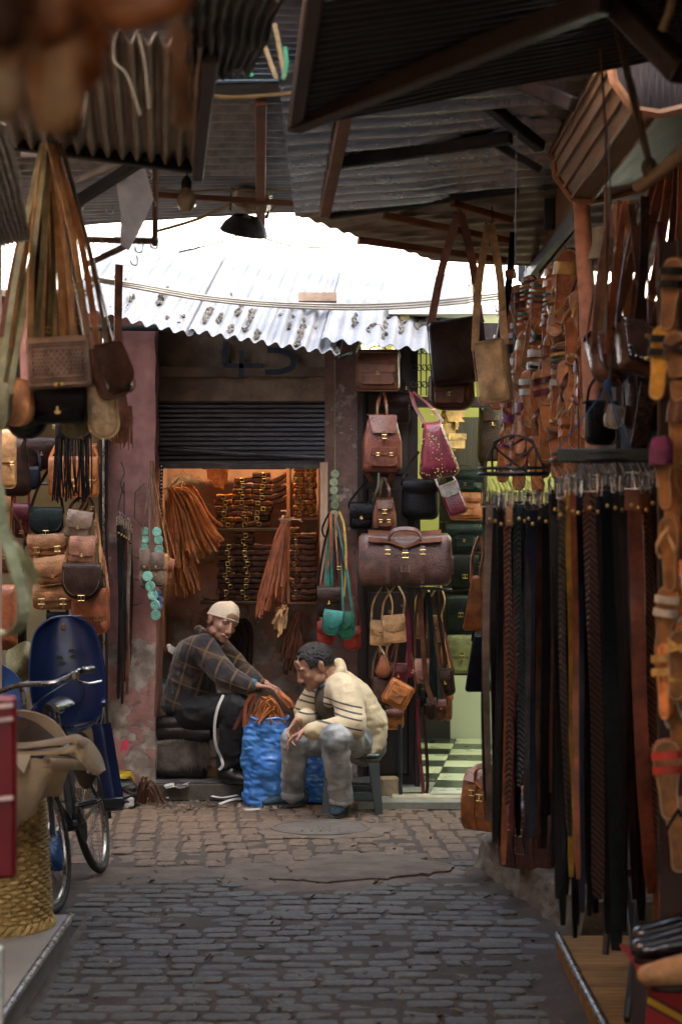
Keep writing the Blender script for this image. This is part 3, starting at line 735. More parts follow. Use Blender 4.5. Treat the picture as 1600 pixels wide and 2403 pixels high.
# ================================================================== GOODS: builders
def dashes(bm, pts, step=.011, ln=.006, w=.0016):
    """row of thread stitches along pts"""
    acc = 0.
    for a, b_ in zip(pts[:-1], pts[1:]):
        a, b_ = Vector(a), Vector(b_); d = b_ - a; L = d.length
        if L < 1e-6: continue
        t = step - acc
        while t < L:
            p = a + d * (t / L); bm.at(p, d.to_track_quat('X', 'Y').to_euler()); bm.box((0, 0, 0), (ln, w, w)); t += step
        acc = (acc + L) % step
    bm.at()
def buckle(parent, p, w, m=None, name='buckle'):
    b = MB(); h = w * .8; r = max(.0016, w * .07)
    b.tube([(-w / 2, 0, -h / 2), (w / 2, 0, -h / 2), (w / 2, 0, h / 2), (-w / 2, 0, h / 2)], r, 6, closed=True)
    b.tube([(0, -.001, h / 2), (0, -.003, -h / 2)], r * .8, 5)
    return b.build(name, m or BRASS, parent, loc=p)
def flap_profile(h_f, d, n=8):
    """over the top and down the front, (y,z)"""
    P = [(d * .42, .001), (d * .2, .007), (-d * .2, .008), (-d * .45, .002)]
    yf = -d / 2 - .004
    for i in range(n + 1):
        t = i / n; P.append((yf - .006 * math.sin(PI * min(1, t * 1.1)), -.012 - (h_f - .012) * t))
    return P
def bag(label, box, Y, col, d=.07, top=.96, rt=.012, rb=.03, flap=.6, fr=.03, fcol=None, clasp='turn', strap=None, sw=.018, scol=None,
        pocket=None, handle=False, yaw=0, roll=0, pitch=0, stitch=False, soft=False, group=None, name='leather_bag', cat='bag', side_y=.5, tooled=False, puffs=.3, metalm=None, slack=0):
    x0, y0, x1, y1 = box; s = Y / F; w = (x1 - x0) * s; h = (y1 - y0) * s
    mb = metalm or BRASS
    c = W((x0 + x1) / 2, y0, Y)
    t = thing(name, label, cat, c, (R(pitch), R(roll), R(yaw)), group)
    lm = leather(col); fm = leather(fcol or col); ol = rrect(w, h, rt, rb, 6, top)
    b = MB(); cren = (sum(map(ord, label)) % 97) * .1
    if soft: b.puffy(ol, d, puffs)
    else: b.plate(ol, -d / 2, d / 2, min(d * .28, .018))
    for i, v in enumerate(b.v):       # slack leather: gentle waves
        v.y += .010 * nz(v, 14, cren) * (1 if v.z < -.01 else .3); v.x += .006 * nz(v, 11, cren + 5)
    b.build('body', lm, t, angle=55)
    if not soft:
        b = MB(); rim = [(x, -d / 2 + .004, z) for x, z in ol]; b.tube(rim, .0026, 5, closed=True); b.build('piping', lm, t)
    if flap:
        hf = h * flap; P = flap_profile(hf, d); N = len(P) - 1
        hw0 = w / 2 * top * 1.01; hw1 = w / 2 * 1.0
        fr_ = min(fr, w * .49, hf * .9)
        lens = [0]
        for a, b_ in zip(P[:-1], P[1:]): lens.append(lens[-1] + math.hypot(b_[0] - a[0], b_[1] - a[1]))
        prof = []
        for k in range(25):                                    # finer towards the rounded end
            q = lens[-1] * (1 - (1 - k / 24) ** 1.6); j = 0
            while j < N - 1 and lens[j + 1] < q: j += 1
            f = (q - lens[j]) / max(1e-6, lens[j + 1] - lens[j]); y = P[j][0] + (P[j + 1][0] - P[j][0]) * f; z = P[j][1] + (P[j + 1][1] - P[j][1]) * f
            rem = lens[-1] - q; hw = hw0 + (hw1 - hw0) * max(0, min(1, -z / h))
            if rem < fr_: hw = hw - fr_ + math.sqrt(max(0, fr_ ** 2 - (fr_ - rem) ** 2))
            prof.append((y, z, max(.002, hw)))
        def ff(u, v):
            i = min(24, int(round(v * 24))); y, z, hw = prof[i]; x = (u * 2 - 1) * hw
            return (x, y - .004 * (1 - abs(u * 2 - 1) ** 2) - .003 * nz((x, 0, z), 13, cren), z)
        b = MB(); b.grid(ff, 10, 24, .0045); fo = b.build('flap', fm, t, angle=60)
        edge = [(hw * .93, y - .0042, z) for y, z, hw in prof if z < -.012] + [(-hw * .93, y - .0042, z) for y, z, hw in reversed(prof) if z < -.012]
        if stitch:
            b = MB(); dashes(b, edge); b.build('stitching', THREAD, fo, smooth=False)
        zc = -hf; yf = -d / 2 - .006
        if clasp == 'turn':
            b = MB(); b.plate(rrect(.020, .030, .008, .008, 3, 1, 0, zc + .020), yf - .006, yf + .002, .001); b.box((0, yf - .009, zc + .006), (.006, .007, .014), .001); b.build('clasp', mb, t)
        elif clasp == 'bar':
            b = MB(); b.box((0, yf - .005, zc + .002), (w * .17, .008, .014), .003); b.ball((0, yf - .009, zc + .002), .006, 8, 5); b.build('clasp', mb, t)
        elif clasp == 'snap':
            b = MB(); b.at((0, yf - .004, zc + .018), (R(90), 0, 0)); b.lathe([(.0095, 0), (.009, .003), (.005, .006), (.0001, .0065)], 12); b.build('snap_button', mb, t)
        elif clasp in ('tongue', 'two', 'three'):
            xs = {'tongue': (0,), 'two': (-w * .27, w * .27), 'three': (-w * .32, 0, w * .32)}[clasp]
            for xx in xs:
                tw = max(.012, min(.03, w * .11)); b = MB()
                b.ribbon([(xx, yf - .006, zc + min(.05, hf * .5)), (xx, yf - .008, zc + .01), (xx, yf - .006, zc - .02), (xx, yf - .002, max(-h * .96, zc - .05))], [tw, tw, tw, tw * .45], .004)
                st = b.build('tongue', fm, t); buckle(st, (xx, yf - .010, zc - .006), tw * 1.5, mb)
        if tooled:
            b = MB(); zz = -hf * .5
            for (pw, ph) in ((.88, .84), (.80, .72)):
                b.tube([(sx * w / 2 * pw, yf - .009, zz + sz * hf / 2 * ph) for sx, sz in ((-1, -1), (1, -1), (1, 1), (-1, 1))], .0016, 4, closed=True)
            for cx, cw in ((0, .17), (-.3 * w / .19 * .19, .10), (.3 * w, .10)):
                b.tube([(cx + sx * w * cw, yf - .010, zz + sz * hf * .28) for sx, sz in ((-1, -1), (1, -1), (1, 1), (-1, 1))], .0014, 4, closed=True)
                for ix in range(-3, 4):
                    for iz in range(-3, 4):
                        if (ix + iz) % 2: b.at((cx + ix * w * cw * .28, yf - .0115, zz + iz * hf * .08), (0, R(45), 0)); b.box((0, 0, 0), (w * .024, .003, w * .024))
                b.at()
            b.build('tooled_pattern', leather('dark'), fo)
    if pocket:
        pw, ph, pz = pocket; b = MB(); b.plate(rrect(w * pw, h * ph, .008, .014, 4, 1, 0, -h * pz), -d / 2 - .016, -d / 2 + .004, .008); po = b.build('pocket', lm, t)
        b = MB(); b.plate(rrect(w * pw * 1.02, h * ph * .4, .006, .012, 4, 1, 0, -h * pz + .004), -d / 2 - .022, -d / 2 - .014, .003); b.build('pocket_flap', fm, po)
        buckle(po, (0, -d / 2 - .025, -h * (pz + ph * .4)), min(.02, w * .1), mb)
    if handle:
        b = MB(); hw = w * .2; b.ribbon(bez([(-hw, 0, .002), (-hw * .8, 0, .03), (0, 0, .042), (hw * .8, 0, .03), (hw, 0, .002)], 5), .016, .007, side=(0, 1, 0)); b.build('handle', fm, t)
    if strap:
        Mi = mtx(t).inverted(); hk = Mi @ W(*strap) if len(strap) == 3 and not isinstance(strap, Vector) else Mi @ strap
        sm = leather(scol or col); b = MB(); ex = w / 2 * top
        for sx in (-1, 1):
            a = Vector((sx * (ex + .003), 0, -.03)); m1 = Vector((sx * ex * .97, 0, .015)); k = hk + Vector((sx * .006, 0, 0))
            mid = m1.lerp(k, .5) + Vector((sx * (.012 + slack), .004 * sx, 0))
            P = bez([a, m1, mid, k], 5); sd = Vector((1 - side_y, side_y, 0)); b.ribbon(P, sw, .0035, side=tuple(sd))
        b.build('strap', sm, t)
        if w > .12:
            p = Vector((ex, 0, .012)).lerp(hk, .25); buckle(t, p + Vector((0, -.006, 0)), sw * 1.25, mb)
    return t
def backpack(label, box, Y, col, d=.13, yaw=0, roll=0, hook=None, group=None, straps_down=True, pocket=True, scol=None, gather=.62):
    x0, y0, x1, y1 = box; s = Y / F; w = (x1 - x0) * s; h = (y1 - y0) * s
    t = thing('backpack', label, 'backpack', W((x0 + x1) / 2, y0, Y), (0, R(roll), R(yaw)), group); lm = leather(col)
    def body(u, v):
        a = u * 2 * PI; z = -h * v
        k = gather + (1 - gather) * min(1, v * 2.2) ** .7
        if v > .94: k *= math.sqrt(max(0.02, 1 - ((v - .94) / .06) ** 2 * .35))
        ca, sa = math.cos(a), math.sin(a); e = .55
        x = w / 2 * k * math.copysign(abs(ca) ** e, ca); y = d / 2 * (k * .9 + .1) * math.copysign(abs(sa) ** e, sa)
        pl = .012 * math.sin(a * 9) * max(0, 1 - v * 4)
        return (x + pl, y + pl + .008 * nz((x, y, z), 10, w), z)
    b = MB(); b.grid(body, 36, 20); b.ball((0, 0, -h * .955), (w * .44, d * .42, h * .04), 12, 5); b.ball((0, 0, -.004), (w * gather * .42, d * gather * .4, .012), 12, 5); b.build('body', lm, t, angle=60)
    def fl(u, v):
        x = (u - .5) * w * .74 * (1 - .25 * v ** 3); y = d * .35 - v * d * 1.0 if v < .5 else -d * .18 - (v - .5) * d * .62 - .012
        z = .012 - .02 * (v - .3) if v < .5 else .008 - (v - .5) * 2 * h * .32
        return (x, y - .008 * math.cos((u - .5) * 3), z)
    b = MB(); b.grid(fl, 10, 16, .005); f = b.build('flap', lm, t, angle=60)
    b = MB(); b.ribbon([(0, -d * .52 - .016, -h * .25), (0, -d * .53 - .02, -h * .36), (0, -d * .53 - .014, -h * .46)], [.022, .022, .012], .005); b.build('tongue', lm, t); buckle(t, (0, -d * .53 - .024, -h * .36), .028)
    if pocket:
        b = MB(); b.plate(rrect(w * .66, h * .36, .012, .02, 4, 1, 0, -h * .56), -d / 2 - .022, -d / 2 + .01, .012); p = b.build('pocket', lm, t)
        b = MB(); b.plate(rrect(w * .68, h * .15, .008, .014, 4, 1, 0, -h * .55), -d / 2 - .030, -d / 2 - .020, .004); b.build('pocket_flap', lm, p)
        for sx in (-1, 1): buckle(p, (sx * w * .17, -d / 2 - .034, -h * .68), .02)
    sm = leather(scol or col)
    if straps_down:
        for sx in (-1, 1):
            b = MB(); b.ribbon(bez([(sx * .03, d / 2, -.01), (sx * w * .30, d / 2 + .03, -h * .35), (sx * w * .34, d / 2 + .02, -h * .9), (sx * w * .22, d / 2, -h * 1.18), (sx * w * .38, d / 2 - .01, -h * .97)], 5), .026, .005, side=(1, 0, 0)); b.build('shoulder_strap', sm, t)
    if hook:
        hk = mtx(t).inverted() @ W(*hook); b = MB(); b.ribbon(bez([(-.03, 0, .0), (-.026, 0, hk.z * .5), hk, (.026, 0, hk.z * .5), (.03, 0, 0)], 5), .02, .004, side=(.8, .6, 0)); b.build('hanging_loop', sm, t)
    return t
def duffel(label, box, Y, col, d=.24, yaw=0, group=None, roll=0):
    x0, y0, x1, y1 = box; s = Y / F; w = (x1 - x0) * s; h = (y1 - y0) * s
    t = thing('duffel_bag', label, 'duffel bag', W((x0 + x1) / 2, y0, Y), (0, R(roll), R(yaw)), group); lm = leather(col)
    def body(u, v):
        a = u * 2 * PI; x = (v - .5) * w; e = .42; ca, sa = math.cos(a), math.sin(a)
        k = 1 - .5 * max(0, abs(v - .5) * 2 - .93) / .07 * .35
        y = d / 2 * k * math.copysign(abs(ca) ** e, ca); z = -h / 2 + h / 2 * k * math.copysign(abs(sa) ** e, sa)
        if z > -h * .5: y *= 1 - .25 * (z + h * .5) / (h * .5)
        z -= .012 * (1 - (2 * v - 1) ** 2) * (1 if z > -h * .3 else 0)
        return (x + .006 * nz((x, y, z), 9), y + .008 * nz((x, y, z), 7, 2), z)
    b = MB(); b.grid(body, 40, 26)
    for sx in (-1, 1): b.at((sx * w * .497, 0, -h / 2), (0, 0, 0)); b.ball((0, 0, 0), (.012, d * .40, h * .42), 14, 8)
    b.at(); b.build('body', lm, t, angle=60)
    def fl(u, v):
        x = (u - .5) * w * .80; zz = -h * .22 * max(0, v - .35) / .65 - (.10 * h * max(0, 1 - abs(u - .5) * 5) if v > .7 else 0)
        y = d * .3 - v * d * .78; return (x, y - .006, .008 + zz - .02 * (1 - (2 * u - 1) ** 2) * .5 + .005)
    b = MB(); b.grid(fl, 30, 12, .006); b.build('flap', leather('brown') if col == 'mauve' else lm, t, angle=60)
    for sx in (-1, 1):
        b = MB(); xx = sx * w * .19; b.ribbon([(xx, -d * .36, -h * .14), (xx, -d * .5 - .006, -h * .34), (xx, -d * .5 - .010, -h * .66), (xx, -d * .46, -h * .95)], .026, .005, side=(1, 0, 0)); st = b.build('side_strap', lm, t)
        buckle(st, (xx, -d * .5 - .012, -h * .36), .032)
    b = MB(); b.ribbon(bez([(-w * .19, -d * .42, -h * .2), (-w * .15, -d * .46, h * .0), (-w * .07, -d * .46, h * .07), (w * .07, -d * .46, h * .07), (w * .15, -d * .46, h * .0), (w * .19, -d * .42, -h * .2)], 5), .024, .008, side=(0, .5, .85)); b.build('handle', lm, t)
    b = MB(); b.ribbon([(0, -d * .46 - .004, -h * .3), (0, -d * .5 - .014, -h * .5), (0, -d * .5 - .012, -h * .72)], [.03, .03, .05], .006); tg = b.build('tongue', lm, t); buckle(tg, (0, -d * .5 - .022, -h * .42), .036)
    b = MB(); dashes(b, [(x, -d * .49 - .014, z) for x, z in rrect(w * .20, h * .10, .008, .008, 3, 1, 0, -h * .06)] , .009, .005, .002)
    dashes(b, [(-.022, -d * .5 - .017, -h * .62), (-.024, -d * .5 - .017, -h * .73), (.024, -d * .5 - .017, -h * .73), (.022, -d * .5 - .017, -h * .62)], .009, .005, .002); b.build('stitching', THREAD, tg, smooth=False)
    b = MB(); b.plate(rrect(h * .3, h * .34, .01, .01, 3), -.012, .012, .005); b.build('end_pocket', lm, t, loc=(w * .5 + .008, 0, -h * .45), rot=(0, 0, R(90)))
    return t
# ---- sandals
FOOT = [(0, .13), (.022, .128), (.038, .115), (.046, .09), (.047, .06), (.042, .025), (.034, -.01), (.030, -.045), (.031, -.08), (.029, -.108), (.018, -.126), (0, -.131), (-.018, -.126), (-.028, -.108), (-.030, -.08), (-.031, -.045), (-.036, -.005), (-.043, .04), (-.046, .075), (-.041, .105), (-.026, .123)]
def _dense(o):
    P = [(p[0], 0, p[1]) for p in o]; P.append(P[0]); return [(q.x, q.z) for q in bez(P, 3)[:-1]]
FOOTD = _dense(FOOT)
SM = {}
def sandal_parts(col, style, scol):
    key = (col, style, scol)
    if key in SM: return SM[key]
    out = []
    b = MB(); b.plate(FOOTD, .002, .012, .002); b.plate(rrect(.056, .06, .012, .026, 4, 1, 0, -.068), .012, .022, .003); m = b.mesh('sole'); m.materials.append(leather('sole2' if col != 'sole2' else 'dark')); out.append(('sole', m))
    b = MB(); b.plate([(x * .985, z * .985) for x, z in FOOTD], -.003, .0025, .0015); m = b.mesh('insole'); m.materials.append(leather(col)); out.append(('insole', m))
    b = MB(); b.tube([(x * .88, -.0042, z * .93) for x, z in FOOTD], .0011, 4, closed=True); m = b.mesh('stitching'); m.materials.append(THREAD); out.append(('stitching', m))
    def arch(z0, z1, hgt, w, tilt=0.):
        P = []
        for i in range(9):
            t = i / 8; a = PI * t; P.append((-.046 * math.cos(a) if z0 > 0 else -.033 * math.cos(a), -.004 - hgt * math.sin(a), z0 + (z1 - z0) * t))
        return P, w
    def strap(P, w, c):
        b = MB(); b.ribbon(P, w, .0028, side=(0, 0, 1)); m = b.mesh('strap'); m.materials.append(leather(c)); out.append(('strap', m))
    if style == 0:      # toe thong: V from between the toes
        for sx in (-1, 1): strap(bez([(0, -.003, .085), (sx * .016, -.022, .06), (sx * .038, -.022, .02), (sx * .036, -.004, -.012)], 4), .010, scol)
        b = MB(); b.tube([(0, 0, .09), (0, -.016, .082)], .004, 6); m = b.mesh('toe_post'); m.materials.append(leather(scol)); out.append(('toe_post', m))
    elif style == 1:    # two bands
        for z in (.075, .03): P, w = arch(z, z + .006, .030, .026); strap(P, w, scol)
    elif style == 2:    # crossing bands
        P, w = arch(.09, .035, .030, .018); strap(P, w, scol); P, w = arch(.035, .09, .033, .018); strap(P, w, scol)
        P, w = arch(-.05, -.05, .05, .012); strap(P, w, scol)
    elif style == 3:    # ladder of narrow coloured bands
        for k, c in enumerate((scol, 'gold', 'teal', 'maroon', 'orange')): P, w = arch(.095 - k * .022, .10 - k * .022, .026 + .004 * k, .010); strap(P, w, c)
    elif style == 4:    # broad band and toe ring, ankle loop
        P, w = arch(.055, .06, .032, .042); strap(P, w, scol)
        strap(bez([(-.03, -.004, -.06), (-.032, -.04, -.075), (0, -.06, -.10), (.032, -.04, -.075), (.03, -.004, -.06)], 4), .011, scol)
    elif style == 5:    # closed slipper toe
        def cap(u, v):
            z = .125 - v * .10; hw = .046 * math.sqrt(max(.02, 1 - ((.5 - v) * 1.5) ** 2 if v < .5 else 1)); a = PI * u
            return (-hw * math.cos(a), -.003 - .042 * math.sin(a) * (.35 + .65 * v), z)
        b = MB(); b.grid(cap, 12, 8, .003); m = b.mesh('toe_cap'); m.materials.append(leather(scol)); out.append(('toe_cap', m))
    SM[key] = out
    return out
def sandal(label, px, py, Y, L=.26, col='sole', style=0, scol='sole2', yaw=0, roll=0, pitch=0, group=None):
    t = thing('sandal', label, 'sandal', W(px, py, Y), (R(pitch), R(roll), R(yaw)), group); k = L / .26; t.scale = (k, k, k)
    for nm, me in sandal_parts(col, style, scol): obj(nm, me, None, t)
    return t
# ---- belts
def braid_mat(key, c, c2):
    nm = 'braid_' + key
    if nm in MATS: return MATS[nm]
    m, n, l, p = _nt(nm); tc = n.new('ShaderNodeTexCoord'); mp = n.new('ShaderNodeMapping'); mp.inputs['Scale'].default_value = (1, 1, 1)
    sp = n.new('ShaderNodeSeparateXYZ'); l.new(tc.outputs['Object'], sp.inputs[0])
    ab = n.new('ShaderNodeMath'); ab.operation = 'ABSOLUTE'; l.new(sp.outputs[0], ab.inputs[0])
    ad = n.new('ShaderNodeMath'); ad.operation = 'ADD'; l.new(ab.outputs[0], ad.inputs[0]); l.new(sp.outputs[2], ad.inputs[1])
    mu = n.new('ShaderNodeMath'); mu.operation = 'MULTIPLY'; mu.inputs[1].default_value = 330; l.new(ad.outputs[0], mu.inputs[0])
    si = n.new('ShaderNodeMath'); si.operation = 'SINE'; l.new(mu.outputs[0], si.inputs[0])
    cr = n.new('ShaderNodeValToRGB'); cr.color_ramp.elements[0].position = .2; cr.color_ramp.elements[1].position = .95; cr.color_ramp.elements[0].color = (*c, 1); cr.color_ramp.elements[1].color = (*c2, 1)
    l.new(si.outputs[0], cr.inputs[0]); l.new(cr.outputs[0], p.inputs['Base Color']); p.inputs['Roughness'].default_value = .45
    bp = n.new('ShaderNodeBump'); bp.inputs['Strength'].default_value = .7; bp.inputs['Distance'].default_value = .004; l.new(si.outputs[0], bp.inputs['Height']); l.new(bp.outputs[0], p.inputs['Normal'])
    MATS[nm] = m; return m
def belt(label, px, py0, py1, Y, wpx, col, yaw=0, group=None, lean=0., braid=None, hookz=0.05):
    s = Y / F; w = wpx * s; h = (py1 - py0) * s; t = thing('belt', label, 'belt', W(px, py0, Y), (0, 0, R(yaw)), group); ph = rnd(0, 6)
    P = []; ww = []
    for i in range(22):
        u = i / 21; P.append((lean * s * u + .006 * math.sin(u * 5 + ph), .010 * math.sin(u * 4 + ph * 2), -.055 - (h - .055) * u)); ww.append(w)
    ww[-1] = w * .66; ww[-2] = w * .97; ww[-3] = w
    tw = R(rnd(-38, 38)); sds = [(math.cos(tw * i / 21 + .25 * math.sin(i * .3 + ph)), math.sin(tw * i / 21 + .25 * math.sin(i * .3 + ph)), 0) for i in range(22)]
    b = MB(); b.ribbon(P, ww, .0042, side=sds); st = b.build('strap', braid or leather(col), t, angle=50)
    b = MB(); b.ribbon([(0, .006, -.04), (0, -.001, -.048), (0, -.008, -.058), (0, -.009, -.115)], w * .98, .004); b.build('buckle_fold', leather(col), t)
    b = MB(); b.ball((0, -.013, -.10), (.007, .004, .007), 8, 5); b.build('rivet', BRASS, t)
    b = MB(); bw = w * .62; b.tube([(-bw, 0, 0), (bw, 0, 0), (bw * .9, -.004, -.05), (-bw * .9, -.004, -.05)], .0036, 6, closed=True); b.tube([(0, -.004, -.045), (0, -.010, .004)], .003, 5); b.build('buckle', STEEL, t)
    b = MB(); b.tube(bez([(0, 0, -.002), (.008, 0, .012), (0, 0, .03), (-.010, 0, hookz)], 4), .0017, 5); b.build('hook', STEEL, t)
    return t
# ================================================================== GOODS: placed one by one
random.seed(11)
LS = 'bags hung in the satchel shop'
def hookup(px, py, Y): return (px, py, Y)
# ---- satchel shop (behind the bicycle)
bag('large tan satchel hung at the front of the satchel shop', (-14, 1012, 36, 1146), 11.7, 'camel', d=.10, flap=.55, clasp='two', yaw=18, strap=(10, 900, 11.8), group=LS)
bag('glossy dark brown soft bag between tan satchel and dark saddle bag', (2, 1026, 74, 1165), 11.9, 'dark', d=.12, flap=.0, soft=True, top=.6, rb=.05, strap=(36, 930, 12.1), group=LS)
bag('dark brown round saddle bag under the black fringe', (62, 1030, 140, 1102), 12.1, 'dark', d=.07, rb=.09, flap=.5, fr=.05, strap=(100, 930, 12.2), group=LS)
bag('small blue-black pouch beneath the dark brown saddle bag', (56, 1094, 96, 1150), 11.95, 'navy', d=.06, soft=True, flap=0, rb=.05, strap=(74, 1040, 12.1), group=LS)
bag('bright orange satchel with three buckles by the door post', (116, 1076, 234, 1166), 12.0, 'orange', d=.10, flap=.62, clasp='three', strap=(178, 985, 12.2), stitch=True, group=LS)
bag('dark teal saddle bag with white stitching above tan satchels', (72, 1194, 150, 1254), 12.0, 'darkteal', d=.07, rb=.06, flap=.9, fr=.07, clasp='tongue', strap=(118, 1100, 12.2), scol='dark', stitch=True, group=LS)
bag('greyish brown small satchel with turn lock, tilted', (160, 1203, 222, 1266), 11.9, 'greybrown', d=.06, flap=.56, fr=.035, roll=9, strap=(204, 1160, 12.1), scol='dark', stitch=True, group=LS)
bag('wide tan satchel with pointed straps under the teal bag', (66, 1256, 158, 1306), 12.0, 'tan', d=.09, flap=.62, clasp='two', roll=-4, strap=(110, 1190, 12.2), stitch=True, group=LS)
bag('rosy tan small satchel under the greyish brown one', (166, 1260, 228, 1325), 11.9, 'rosy', d=.06, flap=.66, fr=.02, roll=4, strap=(205, 1170, 12.1), group=LS, stitch=True)
bag('tan saddle bag with slanting round flap, tilted', (80, 1310, 160, 1372), 11.95, 'tan', d=.08, rb=.04, flap=.7, fr=.09, roll=-9, strap=(118, 1250, 12.2), group=LS)
bag('big chocolate brown saddle bag with stitched oval', (148, 1325, 240, 1406), 11.85, 'dark', d=.08, rb=.10, flap=.93, fr=.12, clasp='tongue', strap=(215, 1170, 12.1), scol='tan', stitch=True, group=LS)
bag('tan satchel with arched handle at the foot of the wall', (80, 1376, 174, 1430), 12.0, 'tan', d=.10, flap=.6, clasp='two', handle=True, group=LS, stitch=True)
bag('rust red satchel with two buckles under the chocolate bag', (174, 1384, 258, 1486), 11.95, 'rust', d=.10, flap=.62, clasp='two', yaw=-12, strap=(226, 1260, 12.1), stitch=True, group=LS)
bag('long red brown slouchy bag by the pale belt loop', (-30, 1372, 42, 1526), 11.6, 'rust', d=.10, soft=True, flap=0, rb=.05, strap=(12, 1240, 11.8), scol='black', group=LS)
bag('dark maroon bag hanging in the shadow behind the teal bag', (34, 1185, 70, 1262), 12.25, 'maroon', d=.06, flap=.5, strap=(52, 1110, 12.3), group=LS)
bag('black shoulder bag hanging low above the child seat', (112, 1440, 160, 1500), 12.2, 'black', d=.07, flap=.5, strap=(136, 1400, 12.3), group=LS)
bag('long black pouch hanging low beside the red brown bag', (34, 1420, 62, 1520), 12.1, 'black', d=.06, flap=.3, strap=(48, 1330, 12.2), group=LS)
bag('orange brown bag on the rail beside the door post', (206, 1040, 232, 1090), 12.2, 'rust', d=.05, soft=True, flap=0, rb=.05, group=LS, strap=(219, 1000, 12.3))
bag('narrow tan tote in the second row by the wall', (-8, 1160, 30, 1260), 12.1, 'tan', d=.07, flap=.4, group=LS, strap=(10, 1080, 12.2))
bag('dark brown holdall in the second row by the wall', (-6, 1270, 60, 1345), 12.15, 'brown', d=.09, flap=.45, clasp='two', group=LS, strap=(28, 1200, 12.2))

# ---- bundle of shoulder bags hung under the brown tin roof
HB = 'bundle of shoulder bags under the brown roof'; H0 = (122, 336, 6.0)
bag('carved dark brown box bag with brass clasp, front of the bundle', (66, 800, 212, 910), 5.85, 'greybrown', d=.06, rb=.012, flap=.96, fr=.014, clasp='bar', roll=-3, strap=(112, 336, 5.95), scol='natural', sw=.022, tooled=True, group=HB)
bag('glossy dark brown flap bag turned sideways in the bundle', (196, 818, 278, 940), 6.0, 'glossy', d=.07, rb=.03, flap=.9, fr=.05, yaw=38, roll=-14, pitch=-16, strap=(136, 336, 6.0), scol='brown', clasp=None, group=HB)
bag('cream round-bottomed bag low in the bundle', (200, 900, 270, 1030), 6.02, 'cream', d=.05, rb=.045, flap=0, yaw=16, roll=-5, strap=(140, 336, 6.02), scol='natural', group=HB)
bag('black glossy wide bag under the carved box bag', (78, 902, 206, 994), 6.0, 'black', d=.09, rb=.02, flap=.7, clasp='turn', strap=(118, 336, 6.0), scol='dark', group=HB)
bag('dark green round-bottomed bag at the bottom of the bundle', (18, 930, 112, 1030), 6.05, 'blackgreen', d=.06, rb=.07, flap=.8, fr=.07, clasp=None, strap=(116, 336, 6.05), scol='olive', group=HB)
bag('dark olive bag with pale rim at the bottom of the bundle', (146, 930, 216, 1030), 6.1, 'olive', d=.05, rb=.05, flap=.7, fr=.05, clasp=None, strap=(126, 336, 6.08), scol='olive', group=HB)
bag('round tan bag with pale green edge facing sideways', (6, 888, 84, 1000), 5.92, 'tan', d=.035, rb=.06, rt=.05, flap=.0, yaw=-28, strap=(106, 336, 5.98), scol='olive', group=HB)
bag('pale green disc-shaped bag leaning out of the bundle', (-10, 900, 40, 1008), 5.86, 'palegreen', d=.02, rb=.05, rt=.05, flap=0, yaw=-48, roll=10, strap=(104, 336, 5.95), scol='palegreen', group=HB)
bag('olive brown shoulder bag at the outer side of the bundle', (-8, 800, 48, 936), 6.08, 'olive', d=.05, rb=.03, flap=.8, yaw=-40, clasp=None, strap=(110, 336, 6.06), scol='brown', group=HB)
for i, (x0, x1, c) in enumerate(((60, 20, 'tan'), (150, 232, 'tan'), (130, 176, 'natural'), (112, 96, 'cream'), (124, 150, 'camel'), (118, 128, 'cream'), (140, 205, 'orange'), (108, 72, 'natural'), (116, 112, 'brown'), (128, 164, 'camel'))):
    b = MB(); b.ribbon(bez([W(119 + (x0 - 110) * .08, 338, 5.96 + .02 * i), W((119 + x1) / 2 + (x1 - 119) * .12, 560, 5.96 + .02 * i), W(x1, 815 + 8 * (i % 3), 5.94 + .03 * i)], 6), .021, .004, side=(.9, .45, 0))
    o = b.build('leather_strap', leather(c)); tag(o, ('outermost tan', 'tan outward-leaning', 'natural', 'thin cream', 'camel middle', 'short cream', 'orange outer', 'pale natural', 'dark brown', 'camel inner')[i] + ' strap in the bundle of shoulder bags', 'strap', 'straps of the bag bundle')
b = MB(); b.tube(bez([W(120, 300, 6.0), W(112, 322, 6.0), W(122, 345, 6.0), W(136, 330, 6.0)], 5), .004, 6); o = b.build('hook', WIRE); tag(o, 'wire hook holding the bundle of shoulder bags', 'hook')
# blurred goods close above
NG = 'brown goods hanging close overhead'
for i, (x0, y0, x1, y1, Yg, c, rl) in enumerate(((-40, 60, 70, 290, 2.7, 'natural', 4), (60, 70, 190, 320, 2.8, 'camel', -2), (140, 40, 240, 210, 2.9, 'orange', 0), (20, -60, 210, 110, 2.75, 'orange', 8), (190, -90, 440, 72, 2.6, 'orange', -14), (-60, -40, 60, 120, 2.6, 'brown', 0), (120, 150, 200, 330, 3.0, 'brown', 2))):
    bag(('pale natural tall pouch', 'camel round-bottomed bag', 'small orange pouch', 'orange slouchy bag', 'wide orange bag with curved bottom', 'dark brown pouch', 'slim brown pouch')[i] + ' hanging close overhead at the entrance side', (x0, y0, x1, y1), Yg * .66, c, d=.045, soft=True, flap=.0 if i % 2 else .5, rb=.05, clasp=None, roll=rl, strap=((x0 + x1) / 2, y0 - 160, Yg * .66), group=NG)
for i, (x, ytop, ybot, c) in enumerate(((415, 20, 130, 'tan'), (420, 120, 210, 'camel'), (428, 205, 300, 'tan'), (210, 60, 160, 'tan'), (330, -20, 70, 'orange'))):
    b = MB(); b.ribbon(bez([W(x - 6, ytop, 2.0), W(x + 4, (ytop + ybot) / 2, 2.0), W(x, ybot, 2.0)], 5), [.012] * 5 + [.02] * 5 + [.008], .005, side=(1, .3, 0)); o = b.build('leather_tassel', leather(c)); tag(o, ('upper tan', 'bulging camel', 'lowest tan', 'small tan', 'orange')[i] + ' leather tassel dangling close overhead', 'tassel', 'tassels close overhead')
